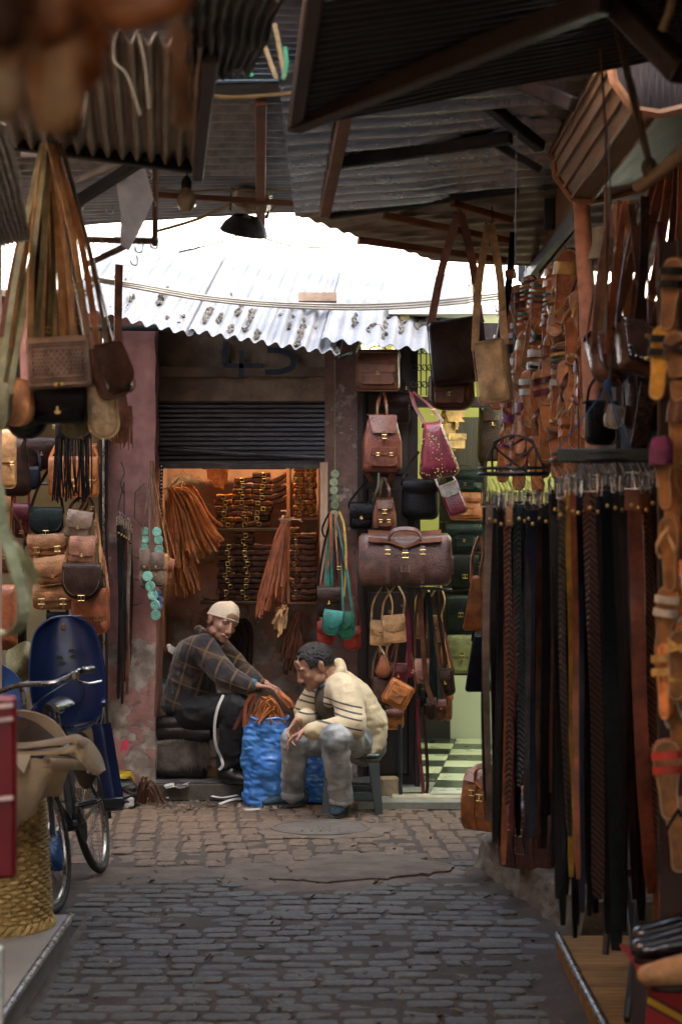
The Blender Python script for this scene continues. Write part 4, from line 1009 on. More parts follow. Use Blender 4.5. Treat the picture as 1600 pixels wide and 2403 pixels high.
for i, P in enumerate(([(212, 68), (222, 160), (206, 215), (196, 300)], [(325, 80), (340, 150), (350, 255)], [(272, 80), (268, 140), (300, 180), (330, 272)])):
    b = MB(); b.ribbon(bez([W(x, y, 4.6) for x, y in P], 5), .008 if i == 0 else .004, .003, side=(1, .4, 0)); o = b.build('cloth_tie', mat('pale_cloth', (.13, .115, .08), rough=.9, var=.2)); tag(o, ('knotted pale cloth strip', 'thin straight pale tie', 'thin bent pale tie')[i] + ' hanging from the brown roof', 'tie')
# fringed bag hung in front of the pillar
fb = bag('red brown fringed shoulder bag on one long strap before the pillar', (254, 925, 306, 1040), 10.2, 'rosy', d=.05, rb=.05, top=.5, flap=.55, clasp=None, yaw=20, name='fringed_bag')
b = MB(); b.ribbon(bez([(0, 0, -.01), (-.006, 0, .22), (-.004, 0, .48), (0, 0, .66)], 5), .042, .005, side=(1, .2, 0)); b.build('strap', leather('rosy'), fb)
b = MB()
for i in range(26):
    x = -.045 + .1 * i / 25; b.ribbon(bez([(x, -.036, -.06), (x + .004, -.042, -.14 - .02 * (i % 3)), (x + rnd(-.006, .014), -.034, -.235 - rnd(0, .05))], 3), .004, .0015)
o = b.build('fringe', leather('rosy'), fb); tag(o, kind='stuff')
b = MB()
for i in range(40):
    x = rnd(130, 216); p = W(x, 1026, 10.9); b.ribbon(bez([p, p + Vector((rnd(-.01, .01), rnd(-.02, .02), -.16)), p + Vector((rnd(-.02, .02), 0, -.30 - rnd(0, .06)))], 3), .008, .002, side=(1, rnd(-.5, .5), 0))
t = thing('fringed_bag', 'black fringed bag half hidden under the bag bundle', 'bag', W(172, 1020, 10.9)); o = b.build('fringe', leather('black'), t); o.location = -Vector(t.location); tag(o, kind='stuff')
b = MB(); b.puffy(rrect(.2, .1, .02, .03), .05); b.build('body', leather('black'), t, loc=(0, .02, .07))

# ---- belts and purses hung on the pillar
PB = 'belts on the pillar hook'
for i, (x, y1, c, w) in enumerate(((280, 1640, 'black', 9), (286, 1652, 'dark', 8), (292, 1600, 'blackgreen', 8), (297, 1630, 'brown', 8), (303, 1580, 'greybrown', 8), (307, 1560, 'dark', 7))):
    belt(('black plain', 'dark brown long', 'green-black', 'brown', 'greyish brown', 'dark short')[i] + ' belt in the bunch hooked on the pillar', x, 1212 + i * 4, y1, 12.12 + .01 * i, w, c, group=PB, hookz=.03)
b = MB(); b.tube(bez([W(285, 1085, 12.2), W(292, 1110, 12.15), W(284, 1135, 12.12), W(292, 1160, 12.12)], 5), .004, 5); b.tube([W(292, 1130, 12.12), W(276, 1200, 12.1)], .003, 5); b.tube([W(292, 1130, 12.12), W(292, 1215, 12.12)], .003, 5)
o = b.build('wire_hook', WIRE); tag(o, 'bent wire hook holding belts on the pillar', 'hook')
b = MB(); b.tube([W(340, 1135, 12.22), W(318, 1155, 12.2), W(316, 1215, 12.2), W(340, 1240, 12.22)], .003, 5); b.tube(bez([W(305, 1298, 12.2), W(320, 1308, 12.2), W(340, 1310, 12.22)], 4), .003, 5); b.tube(bez([W(306, 1410, 12.2), W(312, 1420, 12.2), W(335, 1416, 12.22)], 4), .003, 5); b.tube([W(306, 1358, 12.2), W(330, 1360, 12.22)], .003, 5)
o = b.build('wire_hanger', WIRE); tag(o, 'angular bent wire fixed to the pink pillar', 'wire')
PP = 'small purses on the pillar corner'
for i, (bx, c, rl) in enumerate((((328, 1292, 352, 1382), 'greybrown', 0), ((346, 1300, 384, 1372), 'greybrown', -4), ((364, 1302, 396, 1376), 'tan', 3), ((382, 1314, 412, 1364), 'rust', 12))):
    bag(('slim beige purse with snap', 'wide beige purse with snap', 'tan leaning purse', 'rust brown square purse')[i] + ' on long straps at the pillar corner', bx, 12.08 + .02 * i, c, d=.03, flap=.5, clasp='snap' if i < 3 else None, strap=(356, 1082, 12.12), sw=.011, roll=rl, group=PP, slack=-.02)
def disc_belt(label, pts, Y, r, c, vert=True):
    t = thing('disc_belt', label, 'belt', W(pts[0][0], pts[0][1], Y)); L0 = Vector(t.location)
    P = bez([W(x, y, Y) for x, y in pts], 8); L = 0; d = MB(); d.at((0, 0, 0), (R(90), 0, 0)); d.lathe([(r * .25, .002), (r * .3, .004), (r * .9, .004), (r, .001), (r, -.003), (.001, -.003)], 16)
    for k in range(8): a = k * PI / 4; d.lathe([(r * .09, .004), (r * .07, .007), (.0001, .008)], 6, (r * .62 * math.cos(a), r * .62 * math.sin(a), 0))
    me = d.mesh('disc'); me.materials.append(c); nxt = 0
    for a, b_ in zip(P[:-1], P[1:]):
        L += (b_ - a).length
        if L >= nxt: obj('disc', me, None, t, b_ - L0 + Vector((0, -.006, 0)), (R(rnd(-12, 12)), R(rnd(0, 90)), R(rnd(-20, 20)))); nxt += r * 1.9
    b = MB(); b.ribbon([p - L0 for p in P], r * .7, .003, side=(1, 0, 0)); b.build('cord', leather('brown'), t)
    return t
TURQ = mat('turquoise_enamel', (.14, .40, .32), rough=.5, c2=(.24, .50, .40), scale=60, bump=.4, bscale=200); BLUEN = mat('blue_enamel', (.06, .09, .22), rough=.5, c2=(.16, .2, .35), scale=60)
disc_belt('turquoise disc belt hanging below the purses', [(346, 1350), (356, 1385), (364, 1415), (366, 1446)], 12.05, .032, TURQ)
disc_belt('turquoise disc belt hung higher on the pillar corner', [(342, 1245), (340, 1270), (338, 1306)], 12.1, .026, TURQ)
disc_belt('turquoise disc belt behind the purse straps', [(368, 1246), (374, 1275), (372, 1310)], 12.1, .028, TURQ)
disc_belt('small blue disc belt beside the turquoise one', [(372, 1390), (376, 1405), (374, 1424)], 12.07, .022, BLUEN)
b = MB(); b.ribbon(bez([W(380, 1090, 12.3), W(378, 1180, 12.28), W(384, 1330, 12.26)], 6), .022, .004); o = b.build('studded_strap', leather('black')); tag(o, 'black studded strap beside the orange leather strips', 'strap')
b = MB()
for i in range(26): b.ball(W(379.5 + .4 * math.sin(i), 1094 + i * 8.5, 12.262) , .005, 6, 4)
b.build('stud', STEEL, o)

# ---- strap shop interior: strips, belts on shelves
def fan(label, root, tips, n, c, wid=.012, Y=12.75, spread=.05, group=None, tie=True, seed=1):
    random.seed(seed); t = thing('leather_strip_bundle', label, 'leather strips', W(root[0], root[1], Y), group=group); L0 = Vector(t.location); b = MB()
    for i in range(n):
        u = rnd(0, 1); (ax_, ay_), (bx_, by_) = tips; ex = ax_ + (bx_ - ax_) * u + rnd(-6, 6); ey = ay_ + (by_ - ay_) * u + rnd(-34, 26)
        p0 = W(root[0] + rnd(-6, 6), root[1] + rnd(-5, 5), Y + rnd(-spread, spread)); p3 = W(ex, ey, Y + rnd(-spread, spread) * 1.6)
        m = p0.lerp(p3, .4); m.z += .10 * abs(p3.x - p0.x) / .3; m2 = p0.lerp(p3, .75); m2.z += .02; m2.x += rnd(-.012, .012)
        b.ribbon([q - L0 for q in bez([p0, m, m2, p3], 4)], wid * rnd(.7, 1.2), .003, side=(1, rnd(-.8, .8), 0))
    o = b.build('strips', leather(c), t, smooth=False); tag(o, kind='stuff')
    if tie:
        b = MB(); b.at((0, 0, 0), (0, R(rnd(-20, 20)), 0)); b.lathe([(.028, -.012), (.032, 0), (.028, .012)], 12); b.build('tie', THREAD, t)
        b = MB()
        for k in range(5): b.ribbon([(0, -.03, 0), (rnd(-.05, .09), -.05, rnd(-.03, .08)), (rnd(-.08, .16), -.05, rnd(-.06, .05))], .008, .003, side=(0, .4, 1))
        b.build('tie_end', leather('natural'), t)
    return t
fan('big orange fan of leather strips hung in the shop opening', (402, 1146), ((384, 1352), (524, 1262)), 120, 'orange', Y=12.7, seed=2)
fan('orange hanging tail of strips under the big fan', (396, 1180), ((410, 1392), (470, 1368)), 60, 'orange', Y=12.78, seed=3, tie=False)
fan('red brown sheaf of leather strips before the shelves', (672, 1216), ((602, 1428), (664, 1398)), 95, 'rust', Y=12.75, seed=4)
fan('small orange sheaf of strip ends above the seated man', (668, 1424), ((640, 1446), (662, 1492)), 16, 'camel', wid=.02, Y=12.6, seed=5, tie=False)
fan('dark sheaf of strips low behind the two men', (700, 1440), ((660, 1560), (720, 1560)), 60, 'brown', Y=12.9, seed=6, tie=False)
b = MB(); b.plate([(-.075, .06), (.07, .06), (.075, -.02), (.055, -.05), (.06, -.085), (.02, -.065), (-.005, -.08), (-.03, -.03), (-.055, -.02)], 0, .004)
o = b.build('hide_scrap', leather('orange'), None, loc=W(508, 1118, 12.9), rot=(0, R(6), 0)); tag(o, 'ragged orange hide scrap hanging under the shutter', 'hide')
SH = 13.2
shelf = thing('wall_shelf', 'dark wooden wall shelves stacked with folded belts', 'shelf', W(580, 1414, SH)); S0 = Vector(shelf.location)
for py in (1095, 1243, 1414):
    b = MB(); p, q = W(470, py, SH), W(684, py, SH); b.box((((p + q) / 2).x, SH + .12, p.z), (q.x - p.x, .3, .022), .003); o = b.build('shelf_board', DARKWOOD, shelf); o.location = -S0
cab_ = thing('wall_cabinet', 'tall open cabinet of folded belts with gold buckles', 'cabinet', W(712, 1414, 13.05)); C0 = Vector(cab_.location)
for py in (1088, 1217, 1414):
    b = MB(); p, q = W(680, py, 13.05), W(752, py, 13.05); b.box((((p + q) / 2).x, 13.15, p.z), (q.x - p.x, .22, .02), .003); o = b.build('shelf_board', WOODRED, cab_); o.location = -C0
for px in (677, 752):
    b = MB(); p, q = W(px, 1086, 13.05), W(px, 1418, 13.05); b.box((p.x, 13.15, (p.z + q.z) / 2), (.024, .23, p.z - q.z), .003); o = b.build('side_panel', WOODRED, cab_); o.location = -C0
RB = {}
def roll_mesh(c):
    if c in RB: return RB[c]
    b = MB()
    def f(u, v):
        a = u * 2 * PI; x = (v - .5) * .12; y = .05 * math.copysign(abs(math.cos(a)) ** .5, math.cos(a)); z = .018 * math.copysign(abs(math.sin(a)) ** .6, math.sin(a)); return (x, y, z + .004 * math.sin(v * 9))
    b.grid(f, 16, 6); m1 = b.mesh('folded_leather'); m1.materials.append(leather(c))
    b = MB()
    for z in (-.009, .0, .009): b.box((0, -.050, z), (.114, .006, .0045), .001)
    m2 = b.mesh('strap_edges'); m2.materials.append(leather('dark'))
    b = MB(); b.tube([(-.012, -.056, -.012), (.012, -.056, -.012), (.012, -.058, .012), (-.012, -.058, .012)], .0035, 5, closed=True); m3 = b.mesh('buckle'); m3.materials.append(BRASS)
    RB[c] = (m1, m2, m3); return RB[c]
def stack(label, px, y0, y1, cols, Y=SH + .03, gold=True, tilt=0, group=None, wmul=1.):
    y = y1 - 6; k = 0
    while y > y0:
        c = cols[k % len(cols)]; t = thing('folded_belt', label, 'belt', W(px + rnd(-2.5, 2.5), y, Y), (0, R(rnd(-4, 4) + tilt), R(rnd(-8, 8))), group); t.scale = (wmul, 1, 1)
        m1, m2, m3 = roll_mesh(c); obj('folded_leather', m1, None, t); obj('strap_edges', m2, None, t)
        if gold: obj('buckle', m3, None, t, (rnd(-.02, .02), 0, 0))
        y -= 13.2; k += 1
random.seed(5)
stack('folded belt in the short stack on the upper shelf', 528, 1160, 1238, ('rust', 'orange', 'brown', 'rust'), group='short upper stack of folded belts', wmul=1)
stack('folded belt in the tallest stack on the upper shelf', 572, 1116, 1238, ('brown', 'rust', 'rosy', 'brown', 'orange'), group='tallest upper stack of folded belts')
stack('folded brown belt in the stack beside the leaning belts', 616, 1104, 1200, ('brown', 'rust', 'brown'), group='upper stack beside leaning belts')
stack('folded green and brown belt at the bottom beside the red brown sheaf', 612, 1200, 1236, ('brown', 'darkteal'), group='low upper stack by the sheaf')
stack('leaning rust belt at the end of the upper shelf', 656, 1108, 1180, ('rust', 'brown', 'rosy'), tilt=-22, gold=False, group='leaning belts on the upper shelf')
stack('folded dark belt in the lower stack near the orange fan', 534, 1270, 1408, ('dark', 'brown', 'dark'), group='lower stack near the orange fan')
stack('folded dark belt in the middle lower stack', 574, 1252, 1408, ('brown', 'dark', 'dark', 'dark'), group='middle lower stack')
stack('folded brown belt in the lower stack behind the sheaf', 616, 1270, 1408, ('brown', 'mauve'), gold=False, group='lower stack behind the sheaf')
stack('folded orange belt with gold buckle in the upper cabinet', 704, 1100, 1212, ('orange', 'orange', 'gold', 'orange'), Y=13.07, group='orange belts in the upper cabinet', wmul=.62)
stack('folded orange belt in the upper cabinet beside the door post', 730, 1100, 1212, ('orange', 'camel', 'orange'), Y=13.07, group='second orange column in the cabinet', wmul=.55)
stack('folded rust belt with gold buckle in the lower cabinet', 692, 1232, 1408, ('rust', 'brown', 'orange'), Y=13.07, group='rust belts in the lower cabinet', wmul=.5)
stack('folded brown belt in the lower cabinet beside the post', 724, 1250, 1408, ('brown', 'rust', 'brown', 'rosy'), Y=13.07, gold=False, group='brown belts in the lower cabinet', wmul=.8)
# hanging at the door post
disc_belt('turquoise and gold disc belt hung on the door post', [(786, 1110), (782, 1140), (786, 1170), (784, 1210)], 12.3, .026, mat('green_gold', (.10, .20, .13), rough=.5, c2=(.30, .26, .12), scale=40))
DP = 'bags on the door post'
bag('small dark brown whip-stitched saddle bag on the door post', (744, 1380, 800, 1448), 12.2, 'dark', d=.05, rb=.025, flap=.5, fr=.06, clasp='turn', strap=(782, 1206, 12.28), stitch=True, group=DP)
bag('bright teal round purse under the dark saddle bag', (760, 1436, 806, 1490), 12.18, 'teal', d=.045, rb=.06, flap=.7, fr=.06, clasp=None, strap=(780, 1210, 12.3), scol='teal', roll=8, group=DP)
bag('green round purse partly behind the teal one', (782, 1440, 828, 1500), 12.24, 'green', d=.045, rb=.06, flap=.6, fr=.06, clasp=None, strap=(784, 1210, 12.32), scol='teal', roll=-8, group=DP)
bag('red purse hanging behind the teal one', (744, 1462, 784, 1512), 12.32, 'red', d=.04, flap=.5, clasp=None, strap=(782, 1250, 12.36), scol='maroon', group=DP)
bag('bright red pouch by the display panel', (808, 1472, 846, 1524), 12.34, 'red', d=.04, flap=.45, clasp=None, strap=(800, 1250, 12.36), scol='maroon', group=DP)
for i, (P, c, w) in enumerate((([(776, 1205), (774, 1300), (752, 1400)], 'rust', .018), ([(786, 1205), (792, 1300), (806, 1440)], 'rosy', .016), ([(778, 1205), (770, 1330), (778, 1440)], 'teal', .014), ([(796, 1200), (808, 1240), (812, 1330), (806, 1400)], 'gold', .014), ([(772, 1204), (756, 1240), (764, 1260), (780, 1230)], 'black', .012))):
    b = MB(); b.ribbon(bez([W(x, y, 12.24 + .012 * i) for x, y in P], 6), w, .003, side=(1, .4, 0)); o = b.build('leather_strap', leather(c)); tag(o, ('rust', 'rosy', 'teal', 'gold braided', 'black looped')[i] + ' strap hanging on the door post', 'strap')
b = MB(); b.tube([W(786, 820, 12.4), W(786, 1130, 12.38)], .005, 5); o = b.build('rope', ROPE); tag(o, 'thin rope hanging down the pier above the purses', 'rope')

# ---- bag display between strap shop and chequered floor
DB = 'bags on the door panel display'
bag('brown briefcase with zipped front pocket under the awning', (834, 828, 938, 918), 12.2, 'brown', d=.10, flap=0, handle=True, pocket=(.74, .5, .35), strap=(886, 760, 12.3), group=DB)
bag('flat dark brown portfolio behind the brown backpack', (900, 926, 962, 994), 12.45, 'dark', d=.05, flap=.4, clasp=None, strap=(930, 880, 12.5), group=DB)
backpack('red brown leather backpack with front pocket and buckles', (850, 980, 942, 1108), 12.15, 'redbrown', hook=(898, 920, 12.3), yaw=8, group=DB)
backpack('small brown backpack hanging above the duffel bag', (874, 1176, 930, 1244), 12.2, 'brown', d=.09, hook=(900, 1120, 12.3), straps_down=False, group=DB)
bag('black leather shoulder bag beside the small brown backpack', (820, 1182, 876, 1242), 12.3, 'black', d=.08, flap=.55, soft=False, strap=(886, 1110, 12.4), group=DB)
bag('black glossy tote behind the studded bag', (942, 1128, 1030, 1220), 12.35, 'black', d=.12, flap=.3, soft=True, rb=.05, strap=(985, 1060, 12.4), clasp=None, group=DB)
bag('maroon wedge bag with pale shining top', (1026, 1138, 1072, 1214), 12.2, 'maroon', d=.07, flap=.35, fcol='white', roll=-22, clasp=None, group=DB, strap=(1020, 1080, 12.3))
sb = bag('oxblood slouchy bag covered in brass studs', (966, 990, 1060, 1124), 12.1, 'maroon', d=.16, top=.45, rb=.05, soft=True, flap=0, roll=-8, strap=(966, 920, 12.2), sw=.03, group=DB, name='studded_bag')
b = MB(); random.seed(3)
for i in range(120):
    z = -rnd(.03, .34); hw = .058 + .07 * min(1, -z / .2); x = rnd(-hw, hw) * .9; y = -.082 * (1 - (x / (hw * 1.15)) ** 2) ** .5; b.ball((x, y * .98, z), .0042, 6, 4)
o = b.build('stud', BRASS, sb); tag(o, kind='stuff')
duffel('large mauve brown duffel bag at the centre of the display', (842, 1250, 1056, 1374), 12.05, 'mauve', group=DB)
for i, (bx, Yp) in enumerate((((870, 1460, 918, 1514), 12.15), ((896, 1447, 948, 1508), 12.1), ((974, 1444, 1004, 1498), 12.2), ((1008, 1448, 1036, 1506), 12.22))):
    bag(('natural leather pouch overlapped by its twin', 'natural leather pouch in front of its twin', 'natural pouch crossed by a dark strap', 'slim natural pouch next to the dark buckled strap')[i], bx, Yp, 'camel', d=.03, rb=.012, top=1, flap=.55, fr=.05, clasp='snap', roll=(3, -5, 0, 0)[i], strap=((bx[0] + bx[2]) / 2 + 8, 1372, Yp + .05), sw=.014, stitch=True, group='natural leather pouches', metalm=STEEL, slack=.012)
bag('brown bottle-shaped pouch below the twin pouches', (880, 1536, 918, 1592), 12.2, 'rust', d=.08, soft=True, flap=0, rb=.05, top=.4, strap=(905, 1470, 12.3), group=DB)
bag('maroon small bag behind the tan box bag', (914, 1560, 954, 1610), 12.25, 'maroon', d=.06, flap=.5, strap=(950, 1470, 12.35), group=DB)
bag('brown soft bag hanging behind the cream jacket', (868, 1588, 922, 1656), 12.25, 'mauve', d=.07, soft=True, flap=0, rb=.04, top=.8, strap=(890, 1520, 12.35), group=DB)
bag('tan box bag hanging tilted with brass zip', (916, 1602, 978, 1662), 12.0, 'orange', d=.09, flap=.0, rb=.025, roll=28, pocket=(.6, .6, .25), strap=(948, 1470, 12.15), scol='brown', group=DB)
bag('small grained purse with woven flap', (972, 1550, 1010, 1604), 12.1, 'rosy', d=.05, flap=.8, rb=.03, fr=.04, clasp=None, strap=(985, 1390, 12.2), scol='brown', group=DB)
bag('dark brown narrow bag beside the chequered floor', (1034, 1572, 1064, 1632), 12.1, 'dark', d=.06, flap=.5, roll=-5, strap=(1010, 1400, 12.2), scol='brown', group=DB, yaw=-30)
for i, (bx, c) in enumerate((((1000, 1640, 1024, 1690), 'dark'), ((1022, 1644, 1046, 1692), 'brown'))):
    bag(('dark', 'brown')[i] + ' holster pouch at the lowest row of the display', bx, 12.05 + .03 * i, c, d=.04, flap=.5, clasp='snap', strap=((1000, 1400, 12.15), (985, 1390, 12.15))[i], sw=.022, scol=('blackgreen', 'brown')[i], group=DB, stitch=True)
bag('orange brown narrow pouch at the lowest row of the display', (1042, 1630, 1060, 1690), 12.2, 'orange', d=.05, flap=.3, clasp=None, strap=(1040, 1500, 12.3), group=DB)
bag('striped orange and brown barrel bag behind the jacket', (904, 1662, 946, 1710), 12.3, 'orange', d=.09, flap=.4, fcol='redbrown', clasp=None, rb=.03, strap=(925, 1600, 12.4), group=DB)
bag('dark green shoulder bag in the shade of the panel', (985, 1620, 1012, 1680), 12.35, 'blackgreen', d=.05, flap=.5, strap=(1000, 1520, 12.4), group=DB)
for i, (P, c, w) in enumerate((([(984, 1384), (990, 1480), (1000, 1600), (1018, 1650)], 'brown', .03), ([(1004, 1390), (1012, 1500), (1012, 1640)], 'blackgreen', .03), ([(1022, 1390), (1030, 1450), (1046, 1560)], 'dark', .022), ([(978, 1640), (984, 1760), (992, 1850), (996, 1880), (980, 1896)], 'maroon', .022), ([(990, 1660), (1000, 1760), (1002, 1850), (990, 1886)], 'dark', .02), ([(955, 1430), (960, 1520), (962, 1590)], 'maroon', .03))):
    b = MB(); b.ribbon(bez([W(x, y, 12.02 + .012 * i) for x, y in P], 6), w, .004, side=(1, .35, 0)); o = b.build('leather_strap', leather(c)); tag(o, ('wide brown', 'green-black', 'dark buckled', 'long maroon trailing', 'long dark trailing', 'broad maroon')[i] + ' strap among the hanging display bags', 'strap')
b = MB(); b.tube([W(846, 1372, 12.2), W(1060, 1384, 12.2)], .010, 6); b.tube([W(862, 1372, 12.2), W(862, 1500, 12.5)], .006, 5); o = b.build('display_rail', DARKSTEEL); tag(o, 'dark metal rail carrying the pouches under the duffel bag', 'rail')
b = MB(); b.tube([W(938, 1700, 12.05), W(940, 1896, 12.0)], .012, 8); b.tube(bez([W(892, 1895, 11.95), W(905, 1880, 11.95), W(935, 1866, 12.0), W(965, 1890, 11.95), W(985, 1882, 11.9)], 5), .005, 5); o = b.build('display_stand', PAINTSTEEL); tag(o, 'thin dark stand leg with curled wire foot below the bags', 'stand')
b = MB(); b.box((0, 0, .06), (.12, .09, .12), .012); o = b.build('stone_block', mat('block_stone', (.26, .20, .12), rough=.9, var=.35, bump=.6, bscale=40), None, loc=(fx(908), 12.08, -.0), rot=(0, 0, .2)); o.location.z = .03; tag(o, 'small ochre stone block by the stand leg', 'stone')

# ---- inside the bag shop
IB = 'bags on the bag shop wall'
backpack('tan backpack hung on the yellow wall of the bag shop', (1028, 962, 1096, 1064), 14.2, 'camel', d=.14, hook=(1040, 900, 14.3), yaw=15, group=IB)
backpack('dark brown backpack hung on the yellow wall of the bag shop', (1120, 948, 1186, 1082), 13.6, 'dark', d=.12, hook=(1160, 890, 13.7), straps_down=True, pocket=False, group=IB, gather=.8)
for i, (bx, c, fl) in enumerate((((1044, 1106, 1134, 1158), 'blackgreen', .45), ((1056, 1158, 1132, 1220), 'rust', .3), ((1044, 1230, 1130, 1294), 'blackgreen', .4), ((1056, 1302, 1122, 1382), 'black', .6), ((1044, 1398, 1114, 1482), 'blackgreen', .5), ((1048, 1492, 1116, 1578), 'olive', .55))):
    bag(('black briefcase at the top of the wall column', 'brown briefcase under the topmost black one', 'black briefcase with two front pockets in the wall column', 'black briefcase with a brass tongue in the wall column', 'shiny black briefcase above the olive one', 'olive briefcase at the bottom of the wall column')[i], bx, 14.0, c, d=.10, flap=fl, fr=.015, rb=.02, clasp='tongue' if i > 2 else None, pocket=(.5, .42, .42) if i in (0, 1, 2) else None, handle=(i == 0), group=IB)
bc = thing('display_column', 'dark narrow board behind the column of briefcases', 'display board', (fx(1086, 14.15), 14.15, 0))
b = MB(); b.box((0, 0, 1.53), (.34, .03, 1.80), .005); b.build('board', DARKWOOD, bc)
for py in (1160, 1222, 1296, 1384, 1484, 1580): b = MB(); b.box((0, -.09, fz(py, 14.0) - .008), (.32, .15, .012), .002); b.build('ledge', DARKWOOD, bc)
bag('orange triangular bag beside the belts', (1086, 1352, 1146, 1478), 9.6, 'orange', d=.05, top=.35, rb=.012, flap=0, strap=(1126, 1260, 9.7), roll=0, group='tapered bags by the belts')
bag('navy denim-like tapered bag with white stitches beside the belts', (1092, 1490, 1150, 1622), 9.7, 'navy', d=.05, top=.4, rb=.012, flap=0, strap=(1128, 1440, 9.8), group='tapered bags by the belts')
duffel('tan duffel bag resting at the end of the plinth', (1092, 1806, 1230, 1950), 9.5, 'orange', d=.20, yaw=-42, group='duffels on the plinth')
duffel('mauve brown soft bag on the plinth behind the belts', (1180, 1880, 1330, 2040), 8.9, 'mauve', d=.20, yaw=-42, group='duffels on the plinth')
duffel('rust brown bag on the plinth between the two duffels', (1165, 1850, 1250, 1985), 9.2, 'rust', d=.16, yaw=-45, group='duffels on the plinth')

# ---- messenger bags hanging from the roof
MBG = 'messenger bags hanging from the roof'
bag('large dark brown messenger bag with reddish side on a long strap', (1004, 752, 1132, 900), 9.0, 'dark', d=.11, flap=.0, rb=.02, top=.95, yaw=-24, roll=-6, strap=(1078, 500, 9.0), sw=.036, scol='redbrown', fcol='redbrown', clasp=None, group=MBG, side_y=.25)
bag('brown soft bag under the dark messenger bag', (1008, 884, 1112, 962), 9.15, 'brown', d=.14, flap=.0, rb=.06, pocket=(.7, .5, .35), yaw=-10, group=MBG)
bag('pale tan messenger bag on a long strap', (1108, 800, 1190, 946), 8.8, 'natural', d=.07, flap=.0, rb=.02, yaw=-32, roll=-8, strap=(1148, 526, 8.9), sw=.034, scol='natural', clasp=None, group=MBG, side_y=.25)
b = MB(); b.ribbon(bez([W(1204, 545, 9.2), W(1196, 640, 9.2), W(1184, 730, 9.2), W(1172, 800, 9.2)], 5), .034, .004, side=(1, .4, 0)); o = b.build('leather_strap', leather('black')); tag(o, 'wide black strap hanging behind the pale messenger bag', 'strap')
b = MB(); b.plate(rrect(.055, .045, .004, .004), 0, .006, .002); o = b.build('leather_tag', leather('camel'), None, loc=W(1196, 632, 9.1), rot=(0, R(-12), R(20))); tag(o, 'square tan leather tag with a rivet', 'tag')
for i, (x, y) in enumerate(((1076, 505), (1148, 530))):
    b = MB(); b.tube(bez([W(x + 6, y - 45, 9.0), W(x + 7, y - 18, 9.0), W(x, y + 2, 9.0), W(x - 10, y - 8, 9.0)], 5), .0035, 5); o = b.build('hook', WIRE); tag(o, ('wire hook of the dark messenger bag', 'wire hook of the pale messenger bag')[i], 'hook')
# ================================================================== RIGHT SIDE: sandals, belts, boots
def ez(x, y): return 980 + .3954 * x, 450 + .3954 * y
random.seed(31)
SG = 'sandals on the display wall'
# the display frame: rail, hanging wires, boards
fr_ = thing('sandal_display', 'dark steel display frame with brown boards over the sandals', 'display', (.93, 9.0, 2.6)); FL = Vector(fr_.location)
def fpart(name, bm, m, smooth=False):
    o = bm.build(name, m, fr_, smooth=smooth); o.location = -FL; return o
b = MB(); p, q = W(1232, 655, 10.1), W(1352, 505, 7.9); b.at(); d_ = q - p; b.at((p + q) / 2, d_.to_track_quat('X', 'Z').to_euler()); b.box((0, 0, 0), (d_.length, .03, .05)); fpart('rail', b, PAINTSTEEL)
b = MB(); b.box((.965, 9.0, 3.02), (.012, 2.1, .30)); fpart('board', b, mat('brown_board', (.26, .15, .075), rough=.7, var=.35, scale=3, bump=.3, stretch=(1, .3, 1)))
for i, (px, y0, y1, Y) in enumerate(((1222, 390, 660, 10.1), (1285, 350, 540, 9.0), (1240, 540, 640, 9.9))):
    b = MB(); a, c = W(px, y0, Y), W(px + 6, y1, Y); b.box(((a.x + c.x) / 2, Y, (a.z + c.z) / 2), (.045, .045, a.z - c.z), .004); fpart('post', b, PAINTSTEEL)
for k in range(5):
    b = MB(); px, Y = 1235 + k * 30, 9.9 - k * .42; b.tube([W(px, 640 - k * 32, Y), W(px + 2, 1080, Y)], .0022, 5); fpart('wire', b, WIRE)
b = MB(); b.box((1.10, 9.05, 1.5), (.02, 2.2, 2.3)); fpart('back_board', b, mat('dark_board', (.07, .045, .03), rough=.8, var=.4))
